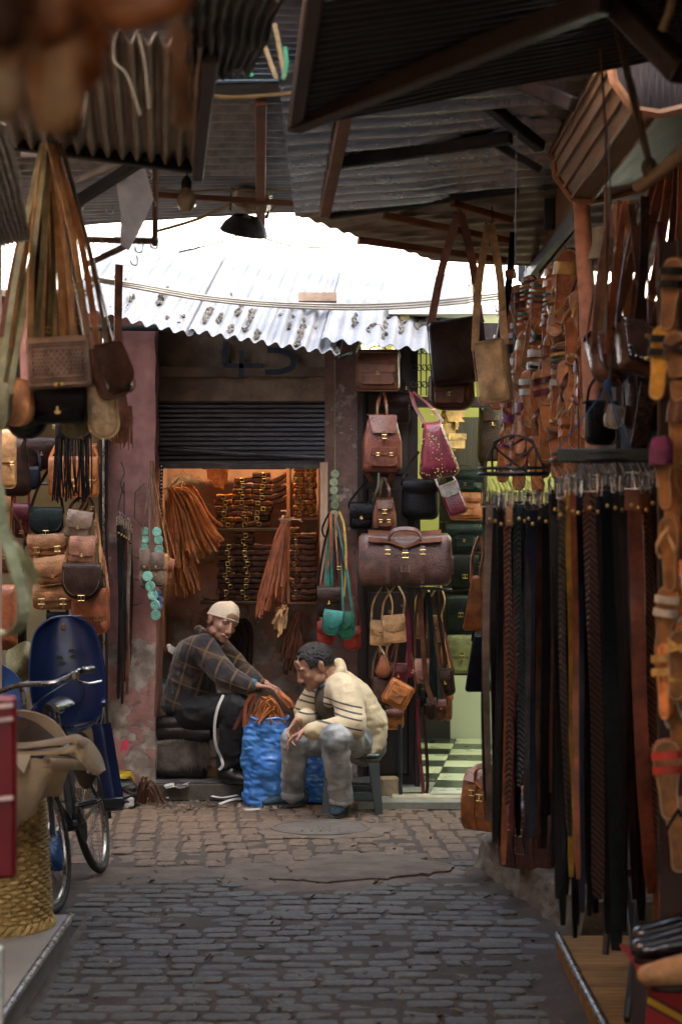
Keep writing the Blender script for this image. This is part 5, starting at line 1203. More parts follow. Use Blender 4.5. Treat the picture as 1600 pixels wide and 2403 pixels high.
S = [ # zx, zy, length, style, sole, strap, roll, yaw
    (870, 560, .27, 4, 'sole2', 'gold', 8, -30), (800, 600, .24, 1, 'sole', 'sole2', 4, -38), (850, 650, .26, 0, 'sole', 'yellow', 14, -20), (800, 745, .22, 3, 'sole2', 'teal', 2, -30),
    (925, 815, .26, 0, 'sole2', 'natural', 2, -28), (855, 905, .27, 0, 'sole3', 'gold', 6, -26), (935, 905, .24, 2, 'sole', 'gold', -2, -30), (725, 960, .25, 2, 'sole', 'dark', 12, -30),
    (715, 1090, .27, 1, 'sole', 'white', 6, -34), (795, 1045, .28, 0, 'sole', 'rust', 12, -24), (600, 1130, .26, 1, 'sole', 'white', 6, -36), (555, 1190, .25, 2, 'sole2', 'dark', -3, -36),
    (925, 1215, .28, 0, 'sole', 'maroon', -9, -24), (840, 1290, .25, 2, 'sole', 'gold', 4, -30), (775, 1375, .29, 0, 'sole', 'redbrown', 2, -24), (555, 1440, .25, 2, 'sole', 'purple', 5, -36),
    (620, 1500, .26, 4, 'sole', 'rust', 9, -30), (690, 1340, .24, 3, 'sole', 'red', 6, -34), (900, 1480, .23, 1, 'sole', 'sole2', 0, -30), (1010, 1250, .25, 1, 'sole', 'sole2', 3, -24),
    (525, 800, .26, 2, 'sole2', 'maroon', 18, -34), (590, 900, .22, 1, 'grey', 'dark', 8, -38), (650, 800, .24, 3, 'sole3', 'maroon', 8, -36), (715, 700, .24, 3, 'sole2', 'green', 10, -34),
    (555, 1010, .22, 4, 'sole2', 'darkteal', 0, -38), (660, 1230, .22, 1, 'sole', 'white', 2, -34), (1000, 1010, .22, 0, 'sole2', 'brown', 2, -26), (740, 1500, .25, 0, 'sole', 'rust', 0, -30),
    (830, 1530, .22, 2, 'sole2', 'brown', 0, -30), (545, 1310, .22, 1, 'sole3', 'rust', 0, -36), (620, 1370, .24, 4, 'sole', 'maroon', 4, -34), (1000, 1430, .22, 4, 'sole', 'sole2', 0, -26),
    (660, 650, .2, 3, 'sole2', 'maroon', 0, -34), (940, 1060, .22, 1, 'sole', 'brown', 4, -26), (780, 860, .22, 2, 'sole2', 'rust', 6, -30), (700, 1620, .22, 0, 'sole', 'maroon', 0, -30), (480, 1130, .22, 0, 'sole2', 'gold', 6, -30), (630, 1000, .24, 4, 'sole', 'gold', 10, -26), (760, 1240, .24, 1, 'sole', 'maroon', -8, -22), (870, 1080, .24, 3, 'sole3', 'maroon', -6, -24), (680, 880, .22, 0, 'sole3', 'sole2', 16, -26), (900, 700, .24, 2, 'sole', 'natural', -10, -20), (600, 720, .22, 1, 'sole', 'maroon', -6, -30), (980, 760, .22, 0, 'sole', 'gold', -8, -20), (520, 1560, .22, 0, 'sole', 'red', 8, -30), (960, 1330, .24, 0, 'sole2', 'gold', 10, -20), (840, 1180, .22, 1, 'sole2', 'white', 8, -24), (680, 1450, .22, 0, 'sole2', 'natural', -10, -28), (500, 930, .2, 0, 'sole', 'natural', 14, -30), (980, 1130, .22, 4, 'sole', 'maroon', 8, -22), (600, 1600, .22, 1, 'sole', 'rust', 2, -34), (880, 1380, .23, 0, 'sole', 'natural', 4, -26)]
STY = ('toe-thong', 'two-band', 'cross-band', 'striped ladder-strap', 'ankle-strap')
SOLN = {'sole': 'tan', 'sole2': 'brown', 'sole3': 'pale tan', 'grey': 'grey'}
ZN = [(700, 'under the steel rail'), (960, 'beside the pink pipe'), (1200, 'in the middle rows'), (1420, 'in the lower rows'), (9999, 'just above the belt racks')]
seen_l = {}
for i, (x, y, L, st, so, sc_, rl, yw) in enumerate(S):
    px, py = ez(x, y); Y = 9.7 - (x - 520) / 500 * 1.5 + rnd(-.1, .1); zone = [n for m_, n in ZN if y < m_][0]
    lab = f"{SOLN[so]} {STY[st]} sandal with {dict(sole2='brown', sole='tan').get(sc_, sc_)} straps, {zone}"
    k = seen_l.get(lab, 0); seen_l[lab] = k + 1
    if k: lab = lab.replace('sandal with', 'smaller sandal with')
    sandal(lab, px, py, Y, L * 1.22, so, st, sc_, yaw=yw + rnd(-12, 14), roll=rl, pitch=rnd(-6, 6), group=SG)
# sandals on the near rack at the street entrance side
NS = 'sandals on the near rack'
for i, (px, py, L, st, so, sc_, rl, yw) in enumerate(((1572, 690, .25, 1, 'sole3', 'black', 10, -20), (1548, 850, .26, 1, 'yellow', 'black', 4, -26), (1586, 860, .24, 2, 'sole3', 'dark', -6, -16), (1592, 1010, .25, 5, 'sole3', 'brown', 0, -22), (1556, 1110, .25, 5, 'sole3', 'purple', 2, -30),
        (1580, 1180, .26, 0, 'sole3', 'orange', 6, -20), (1570, 1300, .26, 0, 'sole3', 'natural', 0, -26), (1590, 1400, .25, 4, 'sole', 'white', -4, -20), (1560, 1460, .26, 1, 'sole3', 'white', 4, -30), (1592, 1560, .25, 2, 'sole3', 'gold', 0, -22), (1556, 1600, .26, 1, 'sole', 'gold', 3, -50), (1590, 1700, .26, 0, 'sole3', 'white', 0, -24), (1566, 1830, .28, 1, 'sole3', 'red', -6, -20), (1592, 1960, .26, 0, 'sole3', 'navy', 2, -20))):
    sandal(('ochre-soled slide with a black band', 'yellow-soled slide with two black bands', 'ochre sandal with crossed dark bands', 'slipper with a round brown toe', 'slipper with a deep purple toe', 'ochre thong with an orange tie', 'ochre thong with a pale V strap', 'tan sandal with a broad white band', 'ochre slide with two silver-white bands', 'ochre cross-band sandal with gold straps', 'tan slide with bright gold bands', 'ochre thong with a white strap', 'ochre slide with wide red bands', 'ochre thong with a navy strap')[i] + ' on the near rack', px, py, 5.0 + rnd(-.1, .1), L * .74, so, st, sc_, yaw=yw + rnd(-25, 10), roll=rl + rnd(-8, 8), group=NS)
nr = thing('sandal_rack', 'dark upright rack of sandals beside the near belts', 'rack', (.90, 5.15, .1)); NR = Vector(nr.location)
b = MB(); b.box((.955, 5.2, 1.25), (.26, .02, 2.3)); o = b.build('back_board', mat('rack_board', (.035, .02, .014), rough=.8, var=.4), nr, smooth=False); o.location = -NR
for px in (1545, 1590): b = MB(); b.tube([W(px, 560, 5.1), W(px, 2050, 5.1)], .004, 5); o = b.build('wire', WIRE, nr); o.location = -NR

# ---- belt racks
def belt_rack(label, c, rx, ry, wire_top=None):
    t = thing('belt_rack', label, 'belt rack', c); b = MB()
    n = 36; pts = [(rx * math.cos(2 * PI * k / n), ry * math.sin(2 * PI * k / n), 0) for k in range(n)]
    b.tube(pts, .007, 6, closed=True); b.tube([(x, y, .02) for x, y, z in pts], .004, 6, closed=True); b.build('ring', DARKSTEEL, t)
    return t
random.seed(77)
r1 = belt_rack('round wire belt rack with arched carrying wires', W(1205, 1112, 7.0), .12, .10)
b = MB()
for a in (0, .9, 2.2): b.tube(bez([(-.11 * math.cos(a), .09 * math.sin(a), 0), (-.07, 0, .10), (0, 0, .135), (.07, 0, .10), (.11 * math.cos(a), -.09 * math.sin(a), 0)], 5), .004, 6)
b.tube([(0, 0, .13), (0, 0, .42), (.01, 0, 1.2)], .002, 5); b.build('carrying_wire', WIRE, r1)
r2 = belt_rack('long metal belt rack hung on blue cords', W(1412, 1080, 6.2), .155, .10)
b = MB(); b.box((0, -.09, .012), (.30, .012, .042), .003); b.build('name_bar', mat('grey_bar', (.06, .075, .075), rough=.5, metal=.5, var=.3), r2)
CORD = mat('blue_cord', (.03, .12, .30), rough=.8, var=.2, bump=.3)
apex = mtx(r2).inverted() @ W(1424, 905, 6.15); b = MB()
for x in (-.145, .06, .08): b.tube([(x, -.085, .03), apex + Vector((rnd(-.004, .004), 0, 0))], .0022, 5)
b.ball(apex, (.012, .01, .02), 8, 6); b.build('cord', CORD, r2); b = MB(); b.tube(bez([apex, apex + Vector((.01, 0, .08)), (apex.x + .012, apex.y, apex.z + .5), (apex.x, apex.y, apex.z + .8)], 4), .0026, 5); b.build('hanging_wire', WIRE, r2)
BD = braid_mat('brown', (.022, .010, .009), (.10, .055, .042)); BG = braid_mat('green', (.004, .010, .010), (.016, .036, .032)); BN = braid_mat('tan', (.05, .020, .012), (.15, .075, .045)); BX = braid_mat('grey', (.03, .022, .018), (.09, .07, .055))
FB = 'belts on the round rack'
for i, (px, y1, w, c, br, nm) in enumerate(((1146, 1928, 17, 'greybrown', None, 'greyish brown plain'), (1160, 1976, 16, 'black', None, 'black wide'), (1172, 1920, 15, 'black', None, 'black narrow'), (1184, 2030, 15, 'rust', None, 'rust red'), (1194, 1890, 16, 'tan', BN, 'tan braided'), (1206, 1960, 14, 'maroon', None, 'maroon'), (1216, 1846, 18, 'darkteal', BG, 'green-black braided'), (1228, 1904, 14, 'black', None, 'black mid'), (1246, 1965, 28, 'navy', None, 'wide slate blue'), (1262, 1990, 12, 'brown', None, 'thin brown'), (1278, 1925, 22, 'black', None, 'broad black'), (1292, 1860, 15, 'redbrown', None, 'red brown'), (1236, 2000, 13, 'grey', None, 'dark grey'))):
    belt(nm + ' belt on the round wire rack', px, 1150 + (i % 3) * 6, y1, 6.98 + (.09 if i % 2 else -.05), w, c, yaw=rnd(-22, 22), group=FB, lean=rnd(-4, 6), braid=br)
NB = 'belts on the long rack'
for i, (px, y1, w, c, br, nm, ln) in enumerate(((1300, 2110, 18, 'black', None, 'plain black', 10), (1314, 2170, 18, 'blackgreen', None, 'green-black', 8), (1316, 1964, 16, 'greybrown', BX, 'grey braided', 16), (1330, 2058, 15, 'yellow', None, 'golden yellow', 14), (1342, 2062, 14, 'rust', None, 'rust', 16), (1354, 2140, 16, 'navy', None, 'navy', 14), (1384, 2112, 30, 'brown', BD, 'wide brown braided', 20), (1370, 2150, 16, 'black', None, 'narrow black', 14), (1402, 2190, 16, 'black', None, 'long black', 18), (1422, 2230, 36, 'darkteal', None, 'very wide slate', 26), (1444, 2180, 16, 'black', None, 'black slim', 22), (1458, 2110, 22, 'dark', None, 'dark brown', 26), (1482, 2096, 34, 'redbrown', None, 'wide red brown', 44), (1508, 2140, 24, 'white', None, 'off-white', 46), (1512, 2102, 22, 'brown', BN, 'brown studded braid', 34), (1530, 2190, 18, 'dark', None, 'dark slender', 24), (1496, 2186, 14, 'rust', None, 'thin rust', 40), (1340, 2200, 16, 'black', None, 'black long', 10))):
    belt(nm + ' belt on the long cord-hung rack', px, 1120 - (px - 1300) * .06 + (i % 3) * 6, y1, 6.18 + (.08 if i % 2 else -.05) + (.08 if c == 'black' else 0), w, c, yaw=rnd(-16, 16), group=NB, lean=ln, braid=br)

for i in range(9):
    px = 1142 + i * 18.5; belt('plain black belt in the back row of the round rack', px, 1156, 1880 + (i * 53) % 130, 7.16 + .02 * (i % 2), 21, 'black', yaw=rnd(-12, 12), group='black back row of the round rack')
for i in range(12):
    px = 1300 + i * 20; belt('plain black belt in the back row of the long rack', px, 1128 - i, 2030 + (i * 71) % 170, 6.40 + .02 * (i % 2), 23, 'black', yaw=rnd(-12, 12), group='black back row of the long rack', lean=6 + i * 2.4)
# ---- shiny saddle bags and the strap curtain behind them
RS = 'bags hanging over the belts'
bag('glossy brown rounded saddle bag above the long belt rack', (1366, 802, 1458, 926), 6.5, 'glossy', d=.07, rb=.05, flap=.92, fr=.06, clasp=None, yaw=30, roll=14, pitch=-34, strap=(1432, 560, 6.6), scol='brown', group=RS)
jb = bag('studded flap bag with an amber jewel, shining white in the light', (1438, 772, 1532, 905), 6.05, 'glossy', d=.07, rb=.02, flap=.97, fr=.02, clasp='bar', yaw=20, roll=14, pitch=-36, strap=(1500, 480, 6.4), scol='redbrown', group=RS)
w_ = 94 * 6.3 / F; b = MB(); b.at((w_ * .1, -.047, -.075), (R(90), 0, 0)); b.lathe([(.016, 0), (.014, .006), (.006, .010), (.0001, .011)], 12)
b.build('jewel', mat('amber', (.40, .20, .03), rough=.15, var=.4, bump=0), jb)
b = MB()
for k in range(16): a = k * PI / 8; b.ball((w_ * .1 + .022 * math.cos(a), -.048, -.075 + .028 * math.sin(a)), .003, 6, 4)
for k in range(7): b.ball((-w_ * .42, -.045, -.02 - k * .022), (.008, .003, .010), 8, 4); b.ball((-w_ * .42 + k * .018, -.045, -.165), (.007, .003, .008), 8, 4)
o = b.build('stud', STEEL, jb); tag(o, kind='stuff')
bag('small white leather pouch tip catching the light', (1420, 952, 1466, 1006), 6.35, 'white', d=.03, rb=.05, flap=0, yaw=20, roll=12, strap=(1440, 880, 6.4), scol='brown', group=RS)
bag('black handbag hidden behind the blue cords', (1372, 948, 1440, 1044), 6.8, 'black', d=.08, flap=.5, yaw=20, strap=(1405, 880, 6.8), group=RS)
bag('dark brown handbag behind the shiny studded bag', (1470, 880, 1560, 1010), 6.7, 'dark', d=.08, flap=.5, yaw=20, strap=(1515, 700, 6.7), group=RS)
b = MB(); b.ribbon(bez([W(1520, 900, 6.2), W(1508, 980, 6.2), W(1494, 1060, 6.22)], 5), .055, .005, side=(1, .4, 0)); o = b.build('leather_strap', mat('croc_leather', (.05, .028, .02), rough=.22, var=.5, scale=90, bump=1.0, bscale=90, coat=.4)); tag(o, 'wide glossy crocodile-grain strap behind the belt rack', 'strap')
for i, (P, c, w) in enumerate((([(1444, 480), (1420, 640), (1400, 800)], 'tan', .028), ([(1456, 470), (1450, 620), (1440, 820)], 'rust', .03), ([(1468, 470), (1478, 620), (1462, 800)], 'orange', .026), ([(1540, 420), (1480, 620), (1420, 830)], 'brown', .036), ([(1560, 400), (1500, 640), (1480, 800)], 'redbrown', .036), ([(1575, 380), (1545, 600), (1505, 800)], 'rust', .034), ([(1590, 380), (1570, 600), (1530, 790)], 'brown', .03), ([(1600, 380), (1592, 560), (1560, 760)], 'rust', .03), ([(1480, 480), (1500, 660), (1520, 800)], 'brown', .026), ([(1430, 500), (1404, 660), (1392, 830)], 'rosy', .022), ([(1548, 520), (1546, 640), (1548, 760)], 'maroon', .022), ([(1512, 460), (1508, 640), (1490, 780)], 'dark', .03), ([(1464, 480), (1436, 700), (1424, 830)], 'rust', .024))):
    b = MB(); b.ribbon(bez([W(x, y, 6.6 - .045 * i) for x, y in P], 7), w, .0045, side=(1, .5, 0)); o = b.build('leather_strap', leather(c))
    tag(o, ('tan slim', 'rust red buckled', 'orange punched', 'brown slanting', 'red brown slanting', 'rust upright', 'brown wall-side', 'rust wall-side', 'brown outward-leaning', 'rosy thin', 'short maroon', 'dark shaded', 'thin rust slanting')[i] + ' strap hanging over the shiny bags', 'strap')
    if i in (1, 2): buckle(o, W(P[1][0] + 2, P[1][1] - 40, 6.56 - .045 * i), .034, STEEL)
# ---- pink pipe, bell-shaped hood, box cabinet, ropes
b = MB(); b.tube([W(1362, 455, 7.75), W(1382, 800, 7.75), W(1392, 1060, 7.75)], .033, 14); o = b.build('pipe', peel('pipe_paint', (.60, .30, .20), (.62, .50, .40), (.45, .27, .20), 7, .58)); tag(o, 'upright pink painted pipe with worn patches between the sandals', 'pipe')
b = MB(); b.tube([W(1426, 440, 7.2), W(1424, 560, 7.2)], .014, 8); o = b.build('pipe', mat('dark_pipe', (.12, .10, .085), rough=.6, var=.4)); tag(o, 'thin dark pipe above the bell-shaped hood', 'pipe')
b = MB(); b.lathe([(.062, -.05), (.058, -.035), (.040, .0), (.034, .05), (.028, .06), (.0001, .062)], 18); b.lathe([(.062, -.05), (.054, -.046), (.03, .03)], 18); b.tube([(0, 0, -.02), (.006, 0, -.08)], .006, 6)
o = b.build('bell_hood', mat('dusty_bell', (.20, .165, .10), rough=.75, var=.35, scale=12, bump=.4), None, loc=W(1414, 570, 7.15), rot=(R(6), R(-8), 0)); tag(o, 'dusty bell-shaped metal hood beside the pink pipe', 'hood')
prof = [(.804, 3.083), (.823, 2.994), (.880, 2.913), (.959, 2.90), (1.30, 2.98), (1.30, 3.25), (.86, 3.22)]
M_CAB = mat('cabinet_wood', (.16, .105, .058), rough=.55, c2=(.32, .22, .12), scale=5, bump=.25, bscale=40, stretch=(6, .6, 6), rnd_off=False)
cbx = thing('wooden_box_cabinet', 'long angular wooden cabinet with ribbed panels hung overhead', 'cabinet', (1.0, 6.8, 2.9)); CL = Vector(cbx.location)
def cpart(name, bm, m):
    o = bm.build(name, m, cbx, smooth=False); o.location = -CL; return o
y0_, y1_ = 6.0, 7.6; n = len(prof); b = MB(); vs = [(x, y, z) for y in (y0_, y1_) for x, z in prof]; b.add(vs, [(k, (k + 1) % n, n + (k + 1) % n, n + k) for k in range(n)] + [tuple(range(n))[::-1], tuple(range(n, 2 * n))]); cpart('body', b, M_CAB)
for x, z in prof[:4] + [(.811, 3.045), (.850, 2.955)]:
    b = MB(); b.tube([(x - .004, y0_, z - .004), (x - .004, y1_, z - .004)], .007, 6); cpart('rib', b, M_CAB)
for y in (y0_, y1_ + .006):
    b = MB(); b.tube([(x - .006 if x < 1 else x, y, z - .006) for x, z in prof], .016, 6, closed=True); cpart('end_frame', b, mat('orange_frame', (.34, .16, .07), rough=.6, var=.35, scale=10))
b = MB(); b.add([(x * .985 + .012, y0_ - .004, z + .0) for x, z in prof], [tuple(range(n))]); cpart('darkening_sheet', b, DARKWOOD)  # dark sheet added to darken the lit pale end face
b = MB(); b.tube([W(1402, 40, 5.6), W(1420, 300, 5.6), W(1426, 860, 5.9)], .0035, 5); o = b.build('rope', mat('rust_rope', (.16, .075, .04), rough=.8, var=.2)); tag(o, 'long rust-coloured cord hanging past the wooden cabinet', 'cord')
b = MB(); b.tube([W(1435, 30, 5.2), W(1480, 230, 5.2), W(1520, 385, 5.2)], .006, 6); b.tube([W(1440, 30, 5.2), W(1490, 230, 5.2), W(1526, 385, 5.2)], .006, 6); b.ball(W(1523, 395, 5.2), (.022, .02, .03), 8, 6); o = b.build('rope', mat('dark_rope', (.07, .055, .035), rough=.9, var=.3, scale=50, bump=.4)); tag(o, 'knotted dark rope holding the bamboo pole', 'rope')
b = MB(); b.tube([W(1496, 440, 5.25), W(1560, 395, 5.15), W(1640, 320, 5.0)], .018, 10); o = b.build('bamboo_pole', mat('bamboo', (.16, .12, .07), rough=.6, var=.4)); tag(o, 'short pole tied with rope near the cabinet', 'pole')
b = MB(); b.tube([W(1578, -20, 4.4), W(1570, 30, 4.4), W(1552, 70, 4.4)], .009, 8); o = b.build('rope', ROPE); tag(o, 'pale twisted rope end at the roof corner', 'rope')
b = MB(); b.at(((W(1430, -10, 4.9) + W(1620, 190, 4.6)) / 2), (W(1620, 190, 4.6) - W(1430, -10, 4.9)).to_track_quat('X', 'Z').to_euler()); b.box((0, 0, 0), (.36, .06, .06), .006); o = b.build('roof_beam', DARKWOOD); tag(o, 'dark timber strut crossing above the wooden cabinet', 'timber')
b = MB()
for k in range(26):
    p = W(1470 + k * 5, 10 + rnd(-10, 60), 5.0 + rnd(0, .3)); b.ribbon(bez([p, p + Vector((rnd(.02, .1), 0, rnd(-.05, .02))), p + Vector((rnd(.05, .16), rnd(-.05, .05), rnd(-.14, 0)))], 4), .018, .003, side=(0, 1, .3))
o = b.build('leather_offcuts', leather('dark')); tag(o, 'dark tangle of leather offcuts stored above the cabinet', 'offcuts', kind='stuff')
# ---- boots and striped rug at the front stand
st_ = thing('folding_stand', 'black folding stand under the near belts', 'stand', (.95, 6.9, .1)); ST = Vector(st_.location)
for (a, c) in (((1436, 1990, 7.0), (1420, 2240, 6.9)), ((1500, 2100, 6.6), (1470, 2395, 6.2)), ((1560, 1990, 7.0), (1560, 2230, 6.9)), ((1466, 2060, 6.9), (1500, 2330, 6.5))):
    b = MB(); p, q = W(*a), W(*c); d_ = q - p; b.at((p + q) / 2, d_.to_track_quat('X', 'Y').to_euler()); b.box((0, 0, 0), (d_.length, .03, .02), .003); o = b.build('leg', BLACKPLASTIC, st_); o.location = -ST
b = MB(); p, q = W(1440, 2050, 6.95), W(1600, 2040, 6.95); d_ = q - p; b.at((p + q) / 2, d_.to_track_quat('X', 'Y').to_euler()); b.box((0, 0, 0), (d_.length, .03, .02), .003); o = b.build('crossbar', BLACKPLASTIC, st_); o.location = -ST
def kilim_mat():
    m, n, l, p = _nt('kilim'); tc = n.new('ShaderNodeTexCoord'); sp = n.new('ShaderNodeSeparateXYZ'); l.new(tc.outputs['Object'], sp.inputs[0])
    a = n.new('ShaderNodeMath'); a.operation = 'MULTIPLY_ADD'; a.inputs[1].default_value = .55; l.new(sp.outputs[0], a.inputs[0]); l.new(sp.outputs[2], a.inputs[2])
    mu = n.new('ShaderNodeMath'); mu.operation = 'MULTIPLY'; mu.inputs[1].default_value = 5.2; l.new(a.outputs[0], mu.inputs[0]); fr = n.new('ShaderNodeMath'); fr.operation = 'FRACT'; l.new(mu.outputs[0], fr.inputs[0])
    cr = n.new('ShaderNodeValToRGB'); cr.color_ramp.interpolation = 'CONSTANT'; e = cr.color_ramp.elements
    e[0].position = 0; e[0].color = (.28, .02, .02, 1); e[1].position = .34; e[1].color = (.02, .13, .05, 1)
    for pos, c in ((.42, (.28, .02, .02)), (.66, (.01, .01, .015)), (.69, (.50, .28, .02)), (.78, (.01, .01, .015)), (.81, (.28, .02, .02))): x = e.new(pos); x.color = (*c, 1)
    l.new(fr.outputs[0], cr.inputs[0])
    ck = n.new('ShaderNodeTexVoronoi'); ck.inputs['Scale'].default_value = 34; l.new(tc.outputs['Object'], ck.inputs[0])
    g2 = n.new('ShaderNodeMath'); g2.operation = 'GREATER_THAN'; g2.inputs[1].default_value = .02; l.new(sp.outputs[0], g2.inputs[0])
    mx = n.new('ShaderNodeMix'); mx.data_type = 'RGBA'; l.new(g2.outputs[0], mx.inputs[0]); l.new(cr.outputs[0], mx.inputs[6])
    hs = n.new('ShaderNodeMix'); hs.data_type = 'RGBA'; hs.blend_type = 'MULTIPLY'; hs.inputs[0].default_value = 1; l.new(ck.outputs['Color'], hs.inputs[6]); hs.inputs[7].default_value = (.42, .14, .12, 1); l.new(hs.outputs[2], mx.inputs[7])
    l.new(mx.outputs[2], p.inputs['Base Color']); p.inputs['Roughness'].default_value = .95
    w = n.new('ShaderNodeTexWave'); w.inputs['Scale'].default_value = 90; l.new(tc.outputs['Object'], w.inputs[0]); bp = n.new('ShaderNodeBump'); bp.inputs['Strength'].default_value = .4; bp.inputs['Distance'].default_value = .004; l.new(w.outputs['Fac'], bp.inputs['Height']); l.new(bp.outputs[0], p.inputs['Normal'])
    return m
def rug(u, v):
    x = .735 + .29 * u; a = v * 2
    if a < 1: y = 4.78 + .02 * math.sin(u * 9) * (1 - a) - .02 * (1 - a); z = .10 + a * .46
    else: y = 4.78 + (a - 1) * .5; z = .56 - .008 * math.sin(u * 12)
    return (x - .04 * (1 - min(1, a)) + .008 * nz((x, y, z), 8), y, z)
b = MB(); b.grid(rug, 20, 40, .006); o = b.build('striped_rug', kilim_mat()); o.data.transform(Matrix.Translation((-.80, -4.8, -.35))); o.location = (.80, 4.8, .35); tag(o, 'red woven rug with green and yellow stripes draped on the boot stand', 'rug')
b = MB(); b.box((.90, 5.05, .33), (.28, .44, .42), .01); o = b.build('boot_stand', DARKWOOD); tag(o, 'low dark stand under the striped rug', 'stand')

def boot(label, px, py, Y, m, L=.26, yaw=180, tall=.2):
    t = thing('boot', label, 'boot', W(px, py, Y), (0, 0, R(yaw)), 'boots on the stand'); b = MB()
    def sec(u, v):
        a = u * 2 * PI
        if v < .62:
            k = v / .62; x = L * (1 - k * .78); w = .040 * (.45 + .55 * min(1, k * 3)) ; hh = .030 + .020 * k + (.04 * max(0, k - .5) * 2)
            return (x, w * math.cos(a), max(.008, hh + hh * .95 * math.sin(a)) if True else 0)
        k = (v - .62) / .38; c_ = Vector((L * .20 - .03 * k, 0, .06 + tall * k)); r = .042 + .008 * k
        return (c_.x + r * 1.15 * math.cos(a) * (.3 + .7 * k) + 0, r * math.sin(a + PI / 2) if False else r * math.cos(a + PI / 2), c_.z + .03 * math.sin(a) * (1 - k))
    me = None
    from_b = MB(); Lr = L
    chain_pts = [(.03, 0, .05), (.10, 0, .05), (.17, 0, .042), (.225, 0, .034), (L, 0, .026)]; rad = [(.040, .036, .046), (.042, .036, .044), (.040, .038, .034), (.032, .036, .026), (.016, .022, .014)]
    for i in range(4):
        for k in range(9):
            f = k / 8; p = Vector(chain_pts[i]).lerp(Vector(chain_pts[i + 1]), f); r = Vector(rad[i]).lerp(Vector(rad[i + 1]), f); from_b.ball(p, tuple(r), 12, 8)
    for k in range(14): from_b.ball((.045 - .002 * k, 0, .06 + tall * k / 13), (.044, .042, .03), 12, 8)
    me = from_b.mesh('raw', False); o = bpy.data.objects.new('raw', me); COL.objects.link(o); rm = o.modifiers.new('r', 'REMESH'); rm.mode = 'VOXEL'; rm.voxel_size = .006; sm = o.modifiers.new('s', 'SMOOTH'); sm.iterations = 4
    dg = bpy.context.evaluated_depsgraph_get(); dg.update(); out = bpy.data.meshes.new_from_object(o.evaluated_get(dg)); bpy.data.objects.remove(o); out.materials.clear(); out.polygons.foreach_set('use_smooth', [True] * len(out.polygons)); obj('upper', out, m, t)
    b = MB(); b.plate([(x, z) for x, z in [(L * .5 + L * .53 * math.cos(a), .040 * math.sin(a) * (1 + .1 * math.cos(a))) for a in [2 * PI * k / 24 for k in range(24)]]], 0, .014, .002); b.build('sole', leather('dark'), t, loc=(0, 0, -.002), rot=(R(90), 0, 0)); b = MB(); b.box((.03, 0, -.012), (.065, .06, .028), .006); b.build('heel', leather('black'), t)
BOOTB = mat('black_boot_leather', (.010, .010, .012), rough=.2, var=.3, bump=.1, coat=.5)
boot('shiny black boot with long toe on the striped rug', 1722, 2258, 4.9, BOOTB, .24)
boot('second black boot just behind the first on the rug', 1716, 2226, 5.1, BOOTB, .24)
boot('tan leather shoe-boot in front on the striped rug', 1742, 2318, 4.78, leather('camel'), .22, 184, .12)

tb = thing('wall_cover_boards', 'added dark boards hiding the lit wall above the wooden cabinet', 'boards', (1.22, 5.3, 2.95))  # boards added to cover the lit wall and keep this corner dark
for k in range(4):
    b = MB(); b.box((0, 0, .02 + k * .17), (.03, 2.2, .16), .006); b.build('board', DARKWOOD, tb)
# ================================================================== LEFT SIDE: bicycle, basket, hides
def loft(bm, A, B, nu=24, nv=10, thick=.004, wob=.01, seed=0., bulge=0.):
    """cloth between two pixel curves (px,py,Y)"""
    a = bez([W(*p) for p in A], 10); c = bez([W(*p) for p in B], 10)
    def s(P, u): k = u * (len(P) - 1); i = min(len(P) - 2, int(k)); return P[i].lerp(P[i + 1], k - i)
    def f(u, v):
        p = s(a, u).lerp(s(c, u), v); p = p + Vector((0, -bulge * math.sin(PI * v), 0)); return p + Vector((nz(p, 7, seed), nz(p, 7, seed + 3), nz(p, 7, seed + 6))) * wob
    return bm.grid(f, nu, nv, thick)
bike = thing('bicycle', 'old dark bicycle leaning by the basket with blue child seat', 'bicycle', (-1.145, 9.62, 0))
fwd = Vector((-.075, -1.05, 0)).normalized(); lean = R(12)
zax = (Vector((0, 0, 1)) * math.cos(lean) + Vector((-1, 0, 0)) * math.sin(lean)); zax = (zax - fwd * zax.dot(fwd)).normalized(); yax = zax.cross(fwd)
bike.rotation_euler = Matrix((fwd, yax, zax)).transposed().to_euler()
BIKE = mat('bike_paint', (.022, .024, .024), rough=.4, var=.5, scale=14, bump=.15, coat=.2); RUBBER = mat('tyre_rubber', (.022, .021, .020), rough=.8, c2=(.07, .06, .05), scale=14, bump=.4, bscale=150); CHROME = metal('worn_chrome', (.42, .40, .36), .28)
def wheel(x0, steer=0.):
    w = thing('wheel', '', ''); 
    for k in ('label', 'category', 'kind'):
        if k in w: del w[k]
    w.parent = bike; w.location = (x0, 0, .33); w.rotation_euler = (0, 0, steer)
    n = 48; ring = lambda r: [(r * math.cos(2 * PI * k / n), 0, r * math.sin(2 * PI * k / n)) for k in range(n)]
    b = MB(); b.tube(ring(.312), .019, 10, closed=True); b.build('tyre', RUBBER, w)
    b = MB(); b.tube(ring(.288), .010, 8, closed=True); b.build('rim', CHROME, w)
    b = MB(); b.tube([(0, -.045, 0), (0, .045, 0)], .018, 10); b.tube([(0, -.062, 0), (0, .062, 0)], .006, 8); b.build('hub', CHROME, w)
    b = MB()
    for k in range(28): a = 2 * PI * k / 28; c = a + (.28 if k % 2 else -.28); s = .03 if k % 4 < 2 else -.03; b.tube([(.017 * math.cos(c), s, .017 * math.sin(c)), (.282 * math.cos(a), 0, .282 * math.sin(a))], .0012, 4)
    o = b.build('spokes', STEEL, w); tag(o, kind='stuff'); return w
wheel(0); wheel(1.04, R(-6))
def tubes(name, segs, m, parent=bike, n=8):
    b = MB()
    for P, r in segs: b.tube(P, r, n)
    return b.build(name, m, parent)
